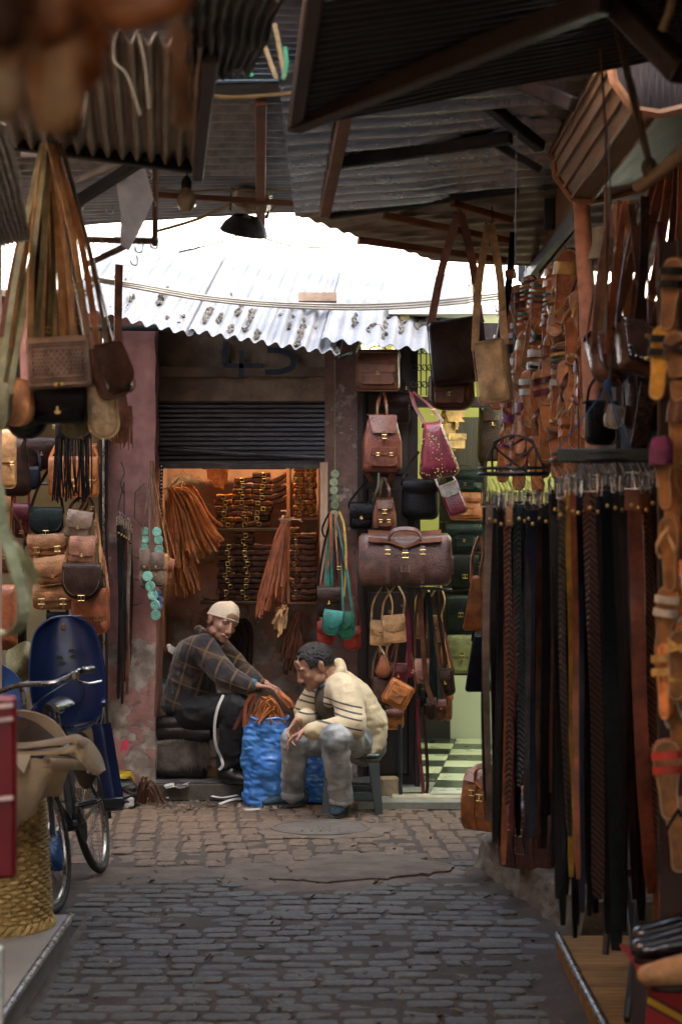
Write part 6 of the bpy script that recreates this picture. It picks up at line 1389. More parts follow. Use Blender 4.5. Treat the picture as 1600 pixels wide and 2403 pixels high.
BB = (.43, 0, .29); ST_ = (.27, 0, .78); HT, HB_ = (.84, 0, .84), (.90, 0, .64)
tubes('frame', [([BB, ST_], .016), ([BB, HB_], .018), ([(.285, 0, .74), (.85, 0, .80)], .016), ([HT, HB_], .020), ([(0, .055, .33), (.43, .04, .29)], .010), ([(0, -.055, .33), (.43, -.04, .29)], .010), ([(0, .055, .33), (.28, .02, .74)], .008), ([(0, -.055, .33), (.28, -.02, .74)], .008), ([(.43, -.045, .29), (.43, .045, .29)], .024)], BIKE)
tubes('fork', [(bez([HB_, (.92, .05, .56), (.98, .055, .42), (1.04, .055, .33)], 4), .012), (bez([HB_, (.92, -.05, .56), (.98, -.055, .42), (1.04, -.055, .33)], 4), .012)], BIKE)
tubes('stem', [([HT, (.82, 0, .96)], .014), ([(.82, 0, .96), (.87, 0, .985)], .015)], CHROME)
hb = tubes('handlebar', [(bez([(.72, -.29, .985), (.80, -.27, .99), (.87, -.16, .965), (.87, 0, .985), (.87, .16, .965), (.80, .27, .99), (.72, .29, .985)], 5), .012)], CHROME)
for s in (-1, 1):
    b = MB(); b.tube([(.80, s * .268, .99), (.69, s * .298, .983)], .017, 10); b.build('grip', BLACKPLASTIC, hb)
    b = MB(); b.tube(bez([(.85, s * .25, .975), (.88, s * .27, .95), (.84, s * .30, .93), (.74, s * .335, .925)], 5), .006, 6); b.box((.85, s * .25, .975), (.03, .03, .04), .006); b.build('brake_lever', CHROME, hb)
b = MB()
for s in (-1, 1): b.tube(bez([(.86, s * .24, .96), (.98, s * .1, .90), (.95, 0, .80), (.92, 0, .66)], 6), .0035, 5)
b.build('brake_cable', BLACKPLASTIC, hb)
b = MB()
for k in range(16): b.at((.885 + .01 * math.sin(k), -.05 + .01 * math.cos(k * 2), .93 - k * .026), (0, R(90 * (k % 2)), R(20))); b.tube([(.012 * math.cos(a), .007 * math.sin(a), 0) for a in [i * PI / 4 for i in range(8)]], .004, 5, closed=True)
b.at(); b.build('lock_chain', DARKSTEEL, bike)
def saddle_f(u, v):
    a = (u - .5) * PI; x = .42 - v * .27; w = .028 + .062 * max(0, (v - .25) / .75) ** 1.3
    if v > .9: w *= 1 - (v - .9) * 2
    return (x, w * math.sin(a), .86 + .012 * v - .05 * (1 - math.cos(a)))
b = MB(); b.grid(saddle_f, 14, 16, .012); sd_ = b.build('saddle', mat('saddle_leather', (.02, .016, .012), rough=.25, var=.4, scale=12, bump=.15, coat=.4), bike)
tubes('seat_post', [([ST_, (.25, 0, .85)], .013)], CHROME); b = MB()
for s in (-1, 1): b.tube(bez([(.36, s * .02, .83), (.28, s * .03, .80), (.20, s * .04, .83)], 4), .004, 5)
b.build('saddle_spring', STEEL, sd_)
crank = tubes('crank', [([(.43, -.06, .29), (.43, .06, .29)], .010), ([(.43, -.065, .29), (.33, -.07, .19)], .010), ([(.43, .065, .29), (.53, .07, .39)], .010)], CHROME)
for s, (x, z) in ((-1, (.33, .19)), (1, (.53, .39))):
    b = MB()
    for dx in (-.028, .028): b.box((x + dx, s * .125, z), (.012, .09, .022), .003)
    b.tube([(x, s * .075, z), (x, s * .17, z)], .007, 6); pd = b.build('pedal', BLACKPLASTIC, crank)
    b = MB(); b.tube([(x - .035, s * .08, z), (x - .035, s * .17, z), (x + .035, s * .17, z), (x + .035, s * .08, z)], .003, 5, closed=True); b.build('pedal_cage', STEEL, pd)
b = MB(); b.at((.43, .05, .29), (R(90), 0, 0)); b.lathe([(.085, -.002), (.09, 0), (.085, .002), (.05, .002), (.05, -.002), (.085, -.002)], 28); b.at(); b.tube([(.43, .05, .375), (0, .05, .365)], .004, 5); b.tube([(.43, .05, .205), (0, .05, .295)], .004, 5); b.build('chain', DARKSTEEL, bike)
def mudg(x0, a0, a1, nm):
    def f(u, v):
        a = R(a0 + (a1 - a0) * u); r = .352 + .006 * math.cos((v - .5) * PI); return (x0 + r * math.cos(a), (v - .5) * .055, .33 + r * math.sin(a))
    b = MB(); b.grid(f, 20, 4, .0015); b.build(nm, BIKE, bike)
mudg(0, 40, 200, 'mudguard'); mudg(1.04, 20, 150, 'mudguard')
tubes('luggage_rack', [([(.2, .05, .72), (-.25, .06, .70)], .006), ([(.2, -.05, .72), (-.25, -.06, .70)], .006), ([(-.25, .06, .70), (-.25, -.06, .70)], .006), ([(-.22, .06, .70), (0, .06, .34)], .006), ([(-.22, -.06, .70), (0, -.06, .34)], .006)], DARKSTEEL)
# child seat on the luggage rack
cs = thing('child_seat', 'blue plastic child seat mounted behind the bicycle saddle', 'child seat', W(168, 1700, 9.88), (R(2), R(-4), R(6)))
CSB = mat('blue_plastic', (.018, .045, .17), rough=.35, var=.25, scale=4, bump=.05, coat=.15)
def seat_back(u, v):
    k = (u - .5) * 2; h = .53 * v; w = .155 + .028 * math.sin(PI * min(1, v * 1.2)) 
    if v > .78: w *= math.sqrt(max(.02, 1 - ((v - .78) / .24) ** 2))
    return (k * w, .03 + .035 * v - .085 * abs(k) ** 3 - .02 * math.sin(PI * v), h)
b = MB(); b.grid(seat_back, 26, 30, .007); sbk = b.build('backrest', CSB, cs, angle=60)
for (x, z) in ((-.035, .345), (.035, .345), (-.025, .315), (.030, .375)):
    b = MB(); b.at((x, -.012, z - .01), (R(90), 0, 0), (1.9, 1, 1)); b.lathe([(.010, -.004), (.010, .004)], 12); b.build('vent_slot', BLACKPLASTIC, sbk)
def seat_pan(u, v):
    k = (u - .5) * 2; return (k * (.155 - .01 * v), .03 - .26 * v, .0 + .06 * abs(k) ** 4 - .02 * math.sin(PI * v))
b = MB(); b.grid(seat_pan, 20, 14, .007); b.build('seat', CSB, cs)
for s in (-1, 1):
    def legg(u, v): return (s * (.15 + .02 * v) + (u - .5) * .085 + .02 * v * s, -.20 - .03 * v - .025 * math.cos((u - .5) * PI), .02 - .40 * v)
    b = MB(); b.grid(legg, 8, 14, .006); b.build('leg_guard', CSB, cs)
    b = MB(); b.box((s * .185, -.25, -.385), (.095, .12, .016), .006); b.box((s * .185, -.30, -.355), (.095, .014, .05), .005); b.build('footrest', BLACKPLASTIC, cs)
    b = MB(); b.box((s * .165, -.08, .11), (.025, .22, .03), .008); b.build('armrest', CSB, cs)
b = MB(); b.tube([seat_back(0, v / 30) for v in range(31)] + [seat_back(u / 26, 1) for u in range(1, 26)] + [seat_back(1, 1 - v / 30) for v in range(31)], .006, 6); b.build('rim', CSB, sbk)
b = MB(); b.tube([(.075 * math.cos(a), -.030 - .004 * math.sin(a), .17 + .085 * math.sin(a)) for a in [2 * PI * k / 28 for k in range(28)]], .004, 5, closed=True); b.build('moulded_ring', CSB, sbk)
b = MB(); b.plate(rrect(.02, .03, .009, .003), -.012, .004, .003); b.build('belt_clip', WOODRED, cs, loc=(-.005, .0, .50))
b = MB(); b.tube(bez([(.17, -.10, .12), (.15, -.16, .02), (.09, -.2, -.06), (.03, -.2, -.10)], 5), .0035, 5); b.tube(bez([(.17, -.10, .12), (.165, -.14, -.03), (.14, -.15, -.22)], 5), .003, 5); b.build('tie_string', mat('pale_string', (.40, .36, .25), rough=.9), cs)

# ---- straw basket with hides
WICK = mat('wicker', (.40, .26, .075), rough=.65, c2=(.66, .48, .18), scale=30, bump=.4, bscale=120)
bk = thing('straw_basket', 'tall yellow woven straw basket on the marble step', 'basket', (-1.36, 7.72, .12)); rows = 36; b = MB()
for r_ in range(rows):
    z = .012 + r_ * .0168; R0 = .235 - .035 * (r_ / rows) ** 1.2; P = [((R0 + .009 * math.cos(24 * a + (r_ % 2) * PI)) * math.cos(a), (R0 + .009 * math.cos(24 * a + (r_ % 2) * PI)) * math.sin(a), z + .003 * math.sin(5 * a + r_)) for a in [2 * PI * k / 96 for k in range(96)]]
    b.tube(P, .0092, 5, closed=True)
o = b.build('weave', WICK, bk); tag(o, kind='stuff')
b = MB()
for k in range(48): a = 2 * PI * k / 48; b.tube([(.235 * math.cos(a), .235 * math.sin(a), 0), (.20 * math.cos(a), .20 * math.sin(a), rows * .0168)], .005, 5)
o = b.build('stakes', WICK, bk); tag(o, kind='stuff')
for z, rr in ((.015, .243), (.61, .203)):
    b = MB()
    for ph in (0, PI): b.tube([((rr + .010 * math.cos(20 * a + ph)) * math.cos(a), (rr + .010 * math.cos(20 * a + ph)) * math.sin(a), z + .014 * math.sin(20 * a + ph)) for a in [2 * PI * k / 120 for k in range(120)]], .011, 5, closed=True)
    b.build('rim', WICK, bk)
HIDE = mat('suede_hide', (.40, .29, .15), rough=.9, c2=(.56, .44, .26), scale=6, bump=.35, bscale=90, sheen=.3); HIDE2 = mat('pale_hide', (.55, .44, .30), rough=.85, c2=(.66, .56, .42), scale=5, bump=.3, bscale=90)
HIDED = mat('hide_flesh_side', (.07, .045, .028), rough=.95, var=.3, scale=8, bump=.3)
def hide(label, A, B, m=HIDE, **k):
    b = MB(); loft(b, A, B, **k); o = b.build('hide', m, angle=70); return tag(o, label, 'hide', 'hides on the basket')
hide('dark flesh side of the hide lining the basket mouth', [(0, 1690, 7.85), (70, 1690, 7.82), (120, 1720, 7.78), (150, 1742, 7.72)], [(0, 1760, 7.7), (60, 1758, 7.7), (110, 1756, 7.68), (152, 1748, 7.66)], HIDED, wob=.006)
hide('stiff pale hide curving up at the back of the basket', [(30, 1664, 7.62), (80, 1670, 7.58), (130, 1694, 7.56), (166, 1738, 7.56)], [(36, 1676, 7.66), (84, 1692, 7.62), (124, 1722, 7.60), (150, 1748, 7.58)], HIDE2, wob=.006, thick=.006)
hide('upper fold of suede lying across the basket', [(34, 1746, 7.50), (90, 1742, 7.46), (150, 1732, 7.42), (182, 1726, 7.40), (206, 1742, 7.42)], [(34, 1758, 7.42), (90, 1754, 7.38), (146, 1748, 7.36), (176, 1744, 7.34), (190, 1756, 7.38)], HIDE, wob=.004, thick=.006, bulge=.02)
hide('second fold of suede lying across the basket', [(34, 1762, 7.47), (100, 1760, 7.42), (150, 1756, 7.38), (184, 1742, 7.36)], [(34, 1772, 7.40), (100, 1770, 7.36), (148, 1768, 7.33), (180, 1764, 7.32)], HIDE, wob=.004, thick=.006, bulge=.02)
hide('broad suede fold drooping over the side of the basket', [(180, 1728, 7.42), (208, 1738, 7.46), (232, 1770, 7.5), (246, 1808, 7.52)], [(166, 1770, 7.36), (186, 1784, 7.36), (204, 1806, 7.40), (228, 1818, 7.46)], HIDE, wob=.006, thick=.006, bulge=.03)
hide('suede underfold hanging below the roll', [(170, 1800, 7.40), (200, 1812, 7.42), (226, 1820, 7.48)], [(186, 1838, 7.44), (200, 1850, 7.46), (212, 1846, 7.5)], HIDED, nu=12, wob=.006)
b = MB(); b.grid(lambda u, v: (-.13 + .26 * u, (.007 + .016 * v) * math.cos(v * 14), (.007 + .016 * v) * math.sin(v * 14)), 10, 44, .002); o = b.build('hide_roll', HIDE, None, loc=W(160, 1792, 7.34), rot=(R(4), R(8), R(62))); tag(o, 'tightly rolled suede hide on the basket', 'hide', 'hides on the basket')
hide('suede hide hanging ragged down the basket front', [(0, 1772, 7.40), (60, 1774, 7.36), (120, 1784, 7.34), (168, 1800, 7.36)], [(0, 1930, 7.42), (34, 1968, 7.42), (50, 1930, 7.42), (84, 1906, 7.41), (100, 1872, 7.42), (136, 1868, 7.44)], HIDE, wob=.010, seed=4, thick=.005, bulge=.03)
hide('small pointed pale hide flap over the hanging hide', [(20, 1770, 7.31), (74, 1772, 7.31)], [(36, 1788, 7.30), (58, 1814, 7.30)], HIDE2, nu=8, wob=.004, seed=7)
# ---- near red stand and pale belt loop
REDL = mat('red_lacquer', (.13, .005, .009), rough=.4, var=.25, scale=6, bump=.05, coat=.1, spec=.3)
rs = thing('display_stand', 'glossy dark red display stand with white foot by the marble step', 'stand', (-.88, 4.2, 0))
b = MB(); p = W(40, 1632, 4.2); q = W(38, 2062, 4.2); b.box((-.95, 4.2, (p.z + q.z) / 2), (2 * (p.x + .95), .03, p.z - q.z), .008); o = b.build('body', REDL, rs); o.location = -Vector(rs.location)
for y_ in (1668, 1700, 1885):  # pale ribbons painted as white reflection streaks on the red
    b = MB(); z = fz(y_, 4.18); b.ribbon([(-1.1, 4.182, z - .02), (-.80, 4.182, z - .002), (p.x - .004, 4.182, z + .012)], .008, .004, side=(0, 0, 1)); o = b.build('reflection_streak', mat('painted_reflection', (.55, .45, .42), rough=.4), rs); o.location = -Vector(rs.location)
b = MB(); b.box((-.95, 4.2, .38), (2 * (W(8, 2062, 4.2).x + .95), .03, .80), .006); o = b.build('foot', mat('white_paint', (.62, .62, .58), rough=.5), rs); o.location = -Vector(rs.location)
b = MB(); b.ribbon(bez([W(-4, 1140, 4.0), W(8, 1240, 4.0), W(30, 1310, 4.0), W(55, 1400, 4.0), W(52, 1460, 4.0), W(22, 1488, 4.02), W(-10, 1480, 4.05)], 8), .026, .004, side=(.85, .5, 0)); o = b.build('belt_loop', leather('palegreen')); tag(o, 'pale greenish belt curling down near the red stand', 'belt')
b = MB(); b.ribbon(bez([W(20, 1270, 4.1), W(50, 1300, 4.1), W(90, 1366, 4.12)], 6), .02, .004, side=(.9, .4, 0)); o = b.build('belt_end', leather('olive')); tag(o, 'olive belt end behind the pale belt', 'belt')
# ---- blue tarpaulin, bags and litter by the pillar
TARP = mat('blue_tarp', (.02, .10, .32), rough=.4, var=.3, scale=6, bump=.4, bscale=60)
b = MB(); loft(b, [(-20, 1545, 10.3), (20, 1560, 10.2), (50, 1600, 10.1), (72, 1650, 10.0)], [(-30, 1800, 10.0), (20, 1820, 9.95), (60, 1810, 9.95), (90, 1790, 9.95)], wob=.05, nu=30, nv=24); o = b.build('tarpaulin', TARP); tag(o, 'crumpled blue tarpaulin behind the bicycle', 'tarpaulin')
b = MB(); loft(b, [(100, 1960, 9.3), (150, 1966, 9.3), (162, 1990, 9.3)], [(104, 2040, 9.2), (140, 2046, 9.2), (162, 2040, 9.2)], wob=.04, nu=16, nv=12, bulge=.05); o = b.build('plastic_bag', TARP); tag(o, 'blue plastic bag lying between the bicycle wheels', 'plastic bag')
b = MB(); loft(b, [(20, 1530, 11.3), (60, 1500, 11.2), (76, 1510, 11.2)], [(20, 1600, 11.2), (56, 1590, 11.2), (80, 1580, 11.2)], wob=.04, nu=16, nv=12, bulge=.05); o = b.build('canvas_bundle', leather('olive')); tag(o, 'olive canvas bundle behind the handlebar', 'bundle')
def sackish(label, name, c, w, d, h, m, seed=0., group=None, rot=0., amp=.05, top=.8, cat='bag', fold=9):
    def f(u, v):
        a = u * 2 * PI; k = (1 - .12 * (1 - v) ** 6) * (1 + .06 * math.sin(v * 5)) * (1 if v < .75 else 1 - (1 - top) * ((v - .75) / .25))
        e = .75; ca, sa = math.cos(a), math.sin(a)
        p = Vector((w / 2 * k * math.copysign(abs(ca) ** e, ca), d / 2 * k * math.copysign(abs(sa) ** e, sa), h * v))
        r = amp * (nz(p, 6, seed) + .5 * nz((p.x, p.y, p.z * .35), 22, seed + 2) + .22 * (1 - 2 * abs(nz((p.x, p.y, p.z * 2.2), 9, seed + 4))) + .22 * (1 - 2 * abs(nz((p.x + p.z, p.y, p.z * 1.6), 24, seed + 6)))); return p + Vector((ca, sa, 0)) * r * (.35 if v > .9 else 1)
    t = thing(name, label, cat, c, (0, 0, rot), group); b = MB(); b.grid(f, 120, 70); n_ = 120
    b.add([f(k / n_, 0) for k in range(n_)], [tuple(range(n_))]); b.build('sack', m, t, angle=80); return t, f
tp, _ = sackish('yellow plastic bag with a red diamond at the pillar foot', 'plastic_bag', (fx(285, 12.05), 12.05, 0), .15, .1, .19, mat('yellow_plastic', (.45, .33, .03), rough=.4, var=.2, bump=.1), 3., amp=.02, cat='plastic bag')
b = MB(); b.at((-.02, -.056, .135), (0, R(45), 0)); b.box((0, 0, 0), (.022, .003, .022)); b.build('diamond_mark', mat('red_print', (.45, .03, .03), rough=.5), tp)
cu = bpy.data.curves.new('lettering', 'FONT'); cu.body = 'lesieur'; cu.size = .035; cu.extrude = .0006; cu.align_x = 'CENTER'; to = bpy.data.objects.new('lettering', cu); COL.objects.link(to); dg = bpy.context.evaluated_depsgraph_get(); me = bpy.data.meshes.new_from_object(to.evaluated_get(dg)); bpy.data.objects.remove(to)
me.materials.clear(); o = obj('lettering', me, mat('green_print', (.03, .18, .05), rough=.5), tp, (0, -.060, .085), (R(90), 0, 0))
b = MB(); loft(b, [(285, 1742, 12.0), (300, 1735, 12.0), (304, 1742, 12.0)], [(282, 1766, 12.0), (292, 1760, 12.0), (296, 1764, 12.0)], nu=10, nv=8, wob=.02); o = b.build('plastic_knot', mat('red_film', (.40, .03, .06), rough=.35, var=.2)); tag(o, 'crumpled red plastic film on the yellow bag', 'plastic')
tp, _ = sackish('red and black sports bag on the ground by the bicycle wheel', 'sports_bag', (fx(275, 11.85), 11.85, 0), .20, .14, .16, mat('black_nylon', (.02, .02, .022), rough=.6, var=.3, bump=.2), 5., amp=.03)
b = MB(); b.grid(lambda u, v: (-.07 + .14 * u, -.074 - .012 * math.sin(PI * u), .05 + .08 * v - .03 * u), 10, 6, .004); b.build('panel', mat('red_nylon', (.38, .03, .03), rough=.6), tp)
b = MB(); b.box((0, 0, .035), (.12, .07, .07), .015); b.at((.02, -.036, .02), (R(90), 0, 0)); b.lathe([(.016, 0), (.016, .006), (.0001, .007)], 12); o = b.build('plastic_canister', mat('milky_plastic', (.55, .56, .55), rough=.4, var=.1), None, loc=(fx(292, 11.8), 11.8, .0)); tag(o, 'small white plastic canister lying by the sports bag', 'canister')
random.seed(8)
b = MB()
for k in range(16):
    p = W(rnd(318, 345), 1862, 11.95); p.z = .01; q = p + Vector((rnd(-.16, .18), rnd(-.05, .1), 0)); m = p.lerp(q, .5); m.z = rnd(.08, .17); b.ribbon(bez([p, m, q], 6), .018, .003, side=(.3, 1, 0))
o = b.build('leather_offcuts', leather('brown')); tag(o, 'looped brown leather offcuts by the threshold', 'offcuts', kind='stuff')
WHT = mat('white_strip', (.52, .52, .5), rough=.8, var=.1)
for i, P in enumerate(([(350, 1868), (385, 1852), (440, 1866), (500, 1872)], [(480, 1866), (520, 1878), (570, 1870)], [(345, 1876), (372, 1866), (395, 1874)], [(515, 1892), (545, 1884), (566, 1876)], [(572, 1906), (590, 1902), (610, 1898)])):
    b = MB(); b.ribbon(bez([G(x, y, .012) + Vector((0, 0, rnd(0, .02))) for x, y in P], 6), .014, .002, side=(.2, 1, .2)); o = b.build('leather_strip', WHT); tag(o, ('long white', 'curved white', 'short white', 'thin white', 'tiny white')[i] + ' leather strip on the ground before the shop', 'strip')
b = MB()
for k in range(9): b.at(W(rnd(395, 440), 1846, 12.15) , (rnd(-.3, .3), rnd(-.3, .3), rnd(0, 3))); b.box((0, 0, rnd(0, .015)), (.07, .05, .002))
o = b.build('paper_scraps', WHT); tag(o, 'white paper scraps on the dark threshold', 'paper', kind='stuff')
# ---- lamps, hooks, cables overhead
b = MB(); b.lathe([(.0001, -.075), (.018, -.070), (.030, -.052), (.033, -.034), (.027, -.012), (.017, .006), (.014, .012)], 18); lb = b.build('light_bulb', mat('cloudy_glass', (.50, .46, .34), rough=.15, var=.15, bump=0, coat=.5), None, loc=W(438, 448, 6.9)); tag(lb, 'unlit dusty light bulb hanging from the brown roof beam', 'light bulb')
b = MB(); b.lathe([(.018, .008), (.019, .03), (.012, .045), (.006, .05)], 12); b.build('socket', BLACKPLASTIC, lb); b = MB(); b.tube(bez([(0, 0, .05), (.004, 0, .09), (-.002, 0, .14)], 4), .004, 5); b.build('flex', BLACKPLASTIC, lb)
fl = thing('floodlight', 'old floodlight with dark reflector hanging in the bright gap', 'floodlight', W(578, 512, 9.6), (R(14), R(14), R(-12)))
CRM = mat('cream_enamel', (.42, .38, .27), rough=.5, var=.3, scale=10)
b = MB(); b.box((.03, -.05, .10), (.16, .13, .11), .02); b.box((.10, -.10, .10), (.05, .05, .08), .01); b.build('housing', CRM, fl); b = MB(); b.lathe([(.115, -.075), (.118, -.07), (.10, -.03), (.06, .01), (.058, .01), (.09, -.035), (.108, -.072), (.115, -.075)], 24); b.build('reflector', DARKSTEEL, fl)
b = MB(); b.ball((0, 0, -.025), (.035, .035, .04), 12, 8); b.build('lamp', mat('lamp_glass', (.35, .33, .28), rough=.2, var=.2), fl); b = MB(); b.tube([(-.085, 0, .02), (-.095, 0, .12), (.11, 0, .12), (.10, 0, .02)], .008, 6); b.box((.03, 0, .16), (.03, .03, .1)); b.build('bracket', DARKSTEEL, fl)
CAB2 = mat('yellowed_cable', (.42, .33, .16), rough=.6, var=.2)
for i, (P, r_, lab) in enumerate((([(360, 545), (470, 512), (560, 468), (640, 430), (698, 396)], .008, 'yellowed twisted cable running to the floodlight'), ([(698, 400), (630, 452), (560, 455), (548, 432), (590, 430), (620, 448)], .008, 'looped yellowed cable at the floodlight'), ([(696, 430), (620, 510), (540, 560), (420, 592)], .004, 'thin cable sagging under the floodlight'), ([(622, 560), (690, 578), (780, 580), (860, 570)], .004, 'thin wire crossing the bright gap'), ([(470, 218), (540, 228), (680, 218), (800, 190)], .006, 'slack pale cord under the high dark roof'), ([(340, 430), (420, 450), (520, 446), (692, 448)], .004, 'thin wire along the wooden batten'))):
    b = MB(); b.tube(bez([W(x, y, 9.9 if i < 4 else (6.6 if i == 4 else 9.2)) for x, y in P], 7), r_, 5); o = b.build('cable', CAB2); tag(o, lab, 'cable')
b = MB(); b.plate([(-.10, .16), (.06, .18), (.115, .04), (.06, -.10), (.02, -.18), (0, -.22), (-.045, -.20), (-.055, -.05), (-.085, .06)], -.002, .003); o = b.build('hide_pattern', mat('grey_sheet', (.40, .43, .45), rough=.7, c2=(.58, .61, .64), scale=9, bump=.3), None, loc=W(310, 480, 7.6), rot=(R(-8), R(6), R(20)), smooth=False); o.scale = (.72, 1, .82); tag(o, 'grey cut-out sheet hanging from the hook frame', 'sheet')
rk = thing('hook_rack', 'rusty pipe frame with wire hooks above the fringed bag', 'frame', W(280, 560, 8.2)); RK = Vector(rk.location)
RUST = mat('rusty_pipe', (.20, .13, .08), rough=.75, var=.4, scale=12, bump=.3)
def rpart(name, segs, m):
    b = MB()
    for P, r_ in segs: b.tube(P, r_, 6)
    o = b.build(name, m, rk); o.location = -RK
rpart('pipe', [([W(200, 562, 8.2), W(362, 566, 8.2)], .014)], RUST); rpart('pipe', [([W(366, 395, 8.0), W(364, 575, 8.2)], .012)], RUST); rpart('pipe', [([W(200, 622, 8.6), W(280, 585, 8.4), W(300, 575, 8.4)], .013)], RUST); rpart('pipe', [([W(155, 435, 7.6), W(285, 380, 7.4)], .014)], mat('white_pipe', (.5, .5, .47), rough=.5)); rpart('pipe', [([W(50, 362, 6.8), W(220, 368, 6.9)], .010)], MATS['white_pipe'])
for (x, y) in ((352, 400), (360, 430), (362, 462), (215, 560), (236, 562), (330, 570), (366, 560), (210, 440), (190, 470), (320, 600), (262, 480)):
    k = rnd(-4, 4); rpart('hook', [(bez([W(x, y, 8.1), W(x + 5 + k, y + 6, 8.08), W(x + 2, y + 22, 8.06), W(x - 10, y + 20, 8.06), W(x - 13, y + 10, 8.06)], 4), .0028)], STEEL)
for i, (P, c) in enumerate((([(644, 55), (655, 110), (668, 180)], 'natural'), ([(620, 105), (636, 150), (648, 185)], 'natural'), ([(668, 110), (672, 150), (664, 186)], 'green'), ([(548, 96), (572, 110), (590, 180)], 'green'))):
    b = MB(); b.ribbon(bez([W(x, y, 5.6) for x, y in P], 5), .012, .004, side=(1, .3, 0)); o = b.build('cord', ROPE if c == 'natural' else mat('green_cord', (.03, .25, .14), rough=.7, var=.2)); tag(o, ('pale knotted', 'pale slanting', 'green looped', 'green slack')[i] + ' cord tied at the ragged roof edge', 'cord')
for (x, y) in ((596, 28), (555, 150)):
    b = MB(); b.tube(bez([W(x - 14, y - 12, 5.4), W(x - 14, y + 8, 5.4), W(x, y + 16, 5.4), W(x + 12, y + 8, 5.4), W(x + 12, y - 4, 5.4)], 4), .004, 5); o = b.build('hook', mat('pale_hook', (.5, .42, .28), rough=.5)); tag(o, 'pale curved hook under the ragged roof', 'hook', 'hooks under the ragged roof')
# shop lamps (lit, inside the two shops)
def lamp(label, p, col, energy, kind='bulb', r_=.06):
    t = thing('shop_lamp', label, 'lamp', p); em, n, l, pr = _nt('lamp_glow'); pr.inputs['Emission Color'].default_value = (*col, 1); pr.inputs['Emission Strength'].default_value = 2.0
    b = MB(); b.lathe([(.0001, -.06), (.022, -.05), (.030, -.03), (.02, 0), (.012, .02)], 14) if kind == 'bulb' else b.tube([(-.5, 0, 0), (.5, 0, 0)], .016, 10); b.build('glass', em, t)
    b = MB(); b.lathe([(.016, .018), (.017, .05), (.004, .07), (.003, .12)], 10) if kind == 'bulb' else b.box((0, 0, .035), (1.06, .06, .035), .005); b.build('fitting', BLACKPLASTIC, t)
    L = bpy.data.lights.new('lamp_light', 'POINT'); L.energy = energy; L.color = col; L.shadow_soft_size = r_; lo = bpy.data.objects.new('lamp_light', L); lo.parent = t; lo.location = (0, 0, -.10); COL.objects.link(lo); return t
lamp('warm lit bulb inside the strap shop under its ceiling', (fx(610, 12.95), 12.90, 2.50), (1.0, .62, .30), 2.4)
lamp('greenish white tube lamp on the bag shop ceiling', (1.9, 13.1, 2.85), (.92, 1.0, .76), 6.0, 'tube', .2)
# ================================================================== PEOPLE
def chain(bm, pts, rad, sq=None, step=.32):
    """overlapping balls along pts, radii rad (scalar or (rx,ry,rz))"""
    for i in range(len(pts) - 1):
        a, c = Vector(pts[i]), Vector(pts[i + 1]); ra, rc = rad[i], rad[i + 1]
        va = Vector(ra) if isinstance(ra, (tuple, list)) else Vector((ra, ra, ra)); vc = Vector(rc) if isinstance(rc, (tuple, list)) else Vector((rc, rc, rc))
        n = max(1, int((c - a).length / (step * max(.004, min(min(va), min(vc)))))); n = min(n, 40)
        for k in range(n + (1 if i == len(pts) - 2 else 0)):
            t = k / n; p = a.lerp(c, t); r = va.lerp(vc, t); bm.ball(p, tuple(r), 12, 8)
def remesh(bm, name, voxel, sm=4, fold=None, seed=0.):
    me = bm.mesh(name + '_raw', False); o = bpy.data.objects.new(name + '_raw', me); COL.objects.link(o)
    r = o.modifiers.new('r', 'REMESH'); r.mode = 'VOXEL'; r.voxel_size = voxel
    if sm: s = o.modifiers.new('s', 'SMOOTH'); s.factor = .5; s.iterations = sm
    dg = bpy.context.evaluated_depsgraph_get(); dg.update(); out = bpy.data.meshes.new_from_object(o.evaluated_get(dg)); out.name = name
    bpy.data.objects.remove(o); bpy.data.meshes.remove(me)
    if fold:
        nr = [v.normal.copy() for v in out.vertices]
        for v, n_ in zip(out.vertices, nr): v.co += n_ * fold(v.co)
    out.materials.clear(); out.polygons.foreach_set('use_smooth', [True] * len(out.polygons)); out.update(); return out
def hand(bm, wrist, d, n, s=1., curl=(35, 45, 30), spread=6, flip=1, thumb=1.):
    d = Vector(d).normalized(); n = Vector(n); n = (n - d * n.dot(d)).normalized(); sd = d.cross(n) * flip; wrist = Vector(wrist)
    for k in range(4):
        base = wrist + d * .082 * s + sd * (1.5 - k) * .0185 * s
        chain(bm, [wrist + sd * (1.5 - k) * .010 * s, base], [.016 * s, .0115 * s])
        dirn = (d + sd * math.tan(R((1.5 - k) * spread))).normalized(); p = base; L = (.040, .044, .041, .032)[k]
        for j, (ln, rr) in enumerate(((L, .0098), (L * .68, .0086), (L * .5, .0076))):
            a = R(curl[j]); dirn = (dirn * math.cos(a) + n * math.sin(a)).normalized(); n_ = n
            q = p + dirn * ln * s; chain(bm, [p, q], [rr * s, rr * .92 * s]); p = q
    base = wrist + d * .022 * s + sd * .026 * s; dt = (d * .65 + sd * .65 + n * .45 * thumb).normalized(); q = base + dt * .042 * s; chain(bm, [base, q], [.015 * s, .011 * s]); dt2 = (dt + d * .5 + n * .3).normalized(); chain(bm, [q, q + dt2 * .034 * s], [.0105 * s, .008 * s])
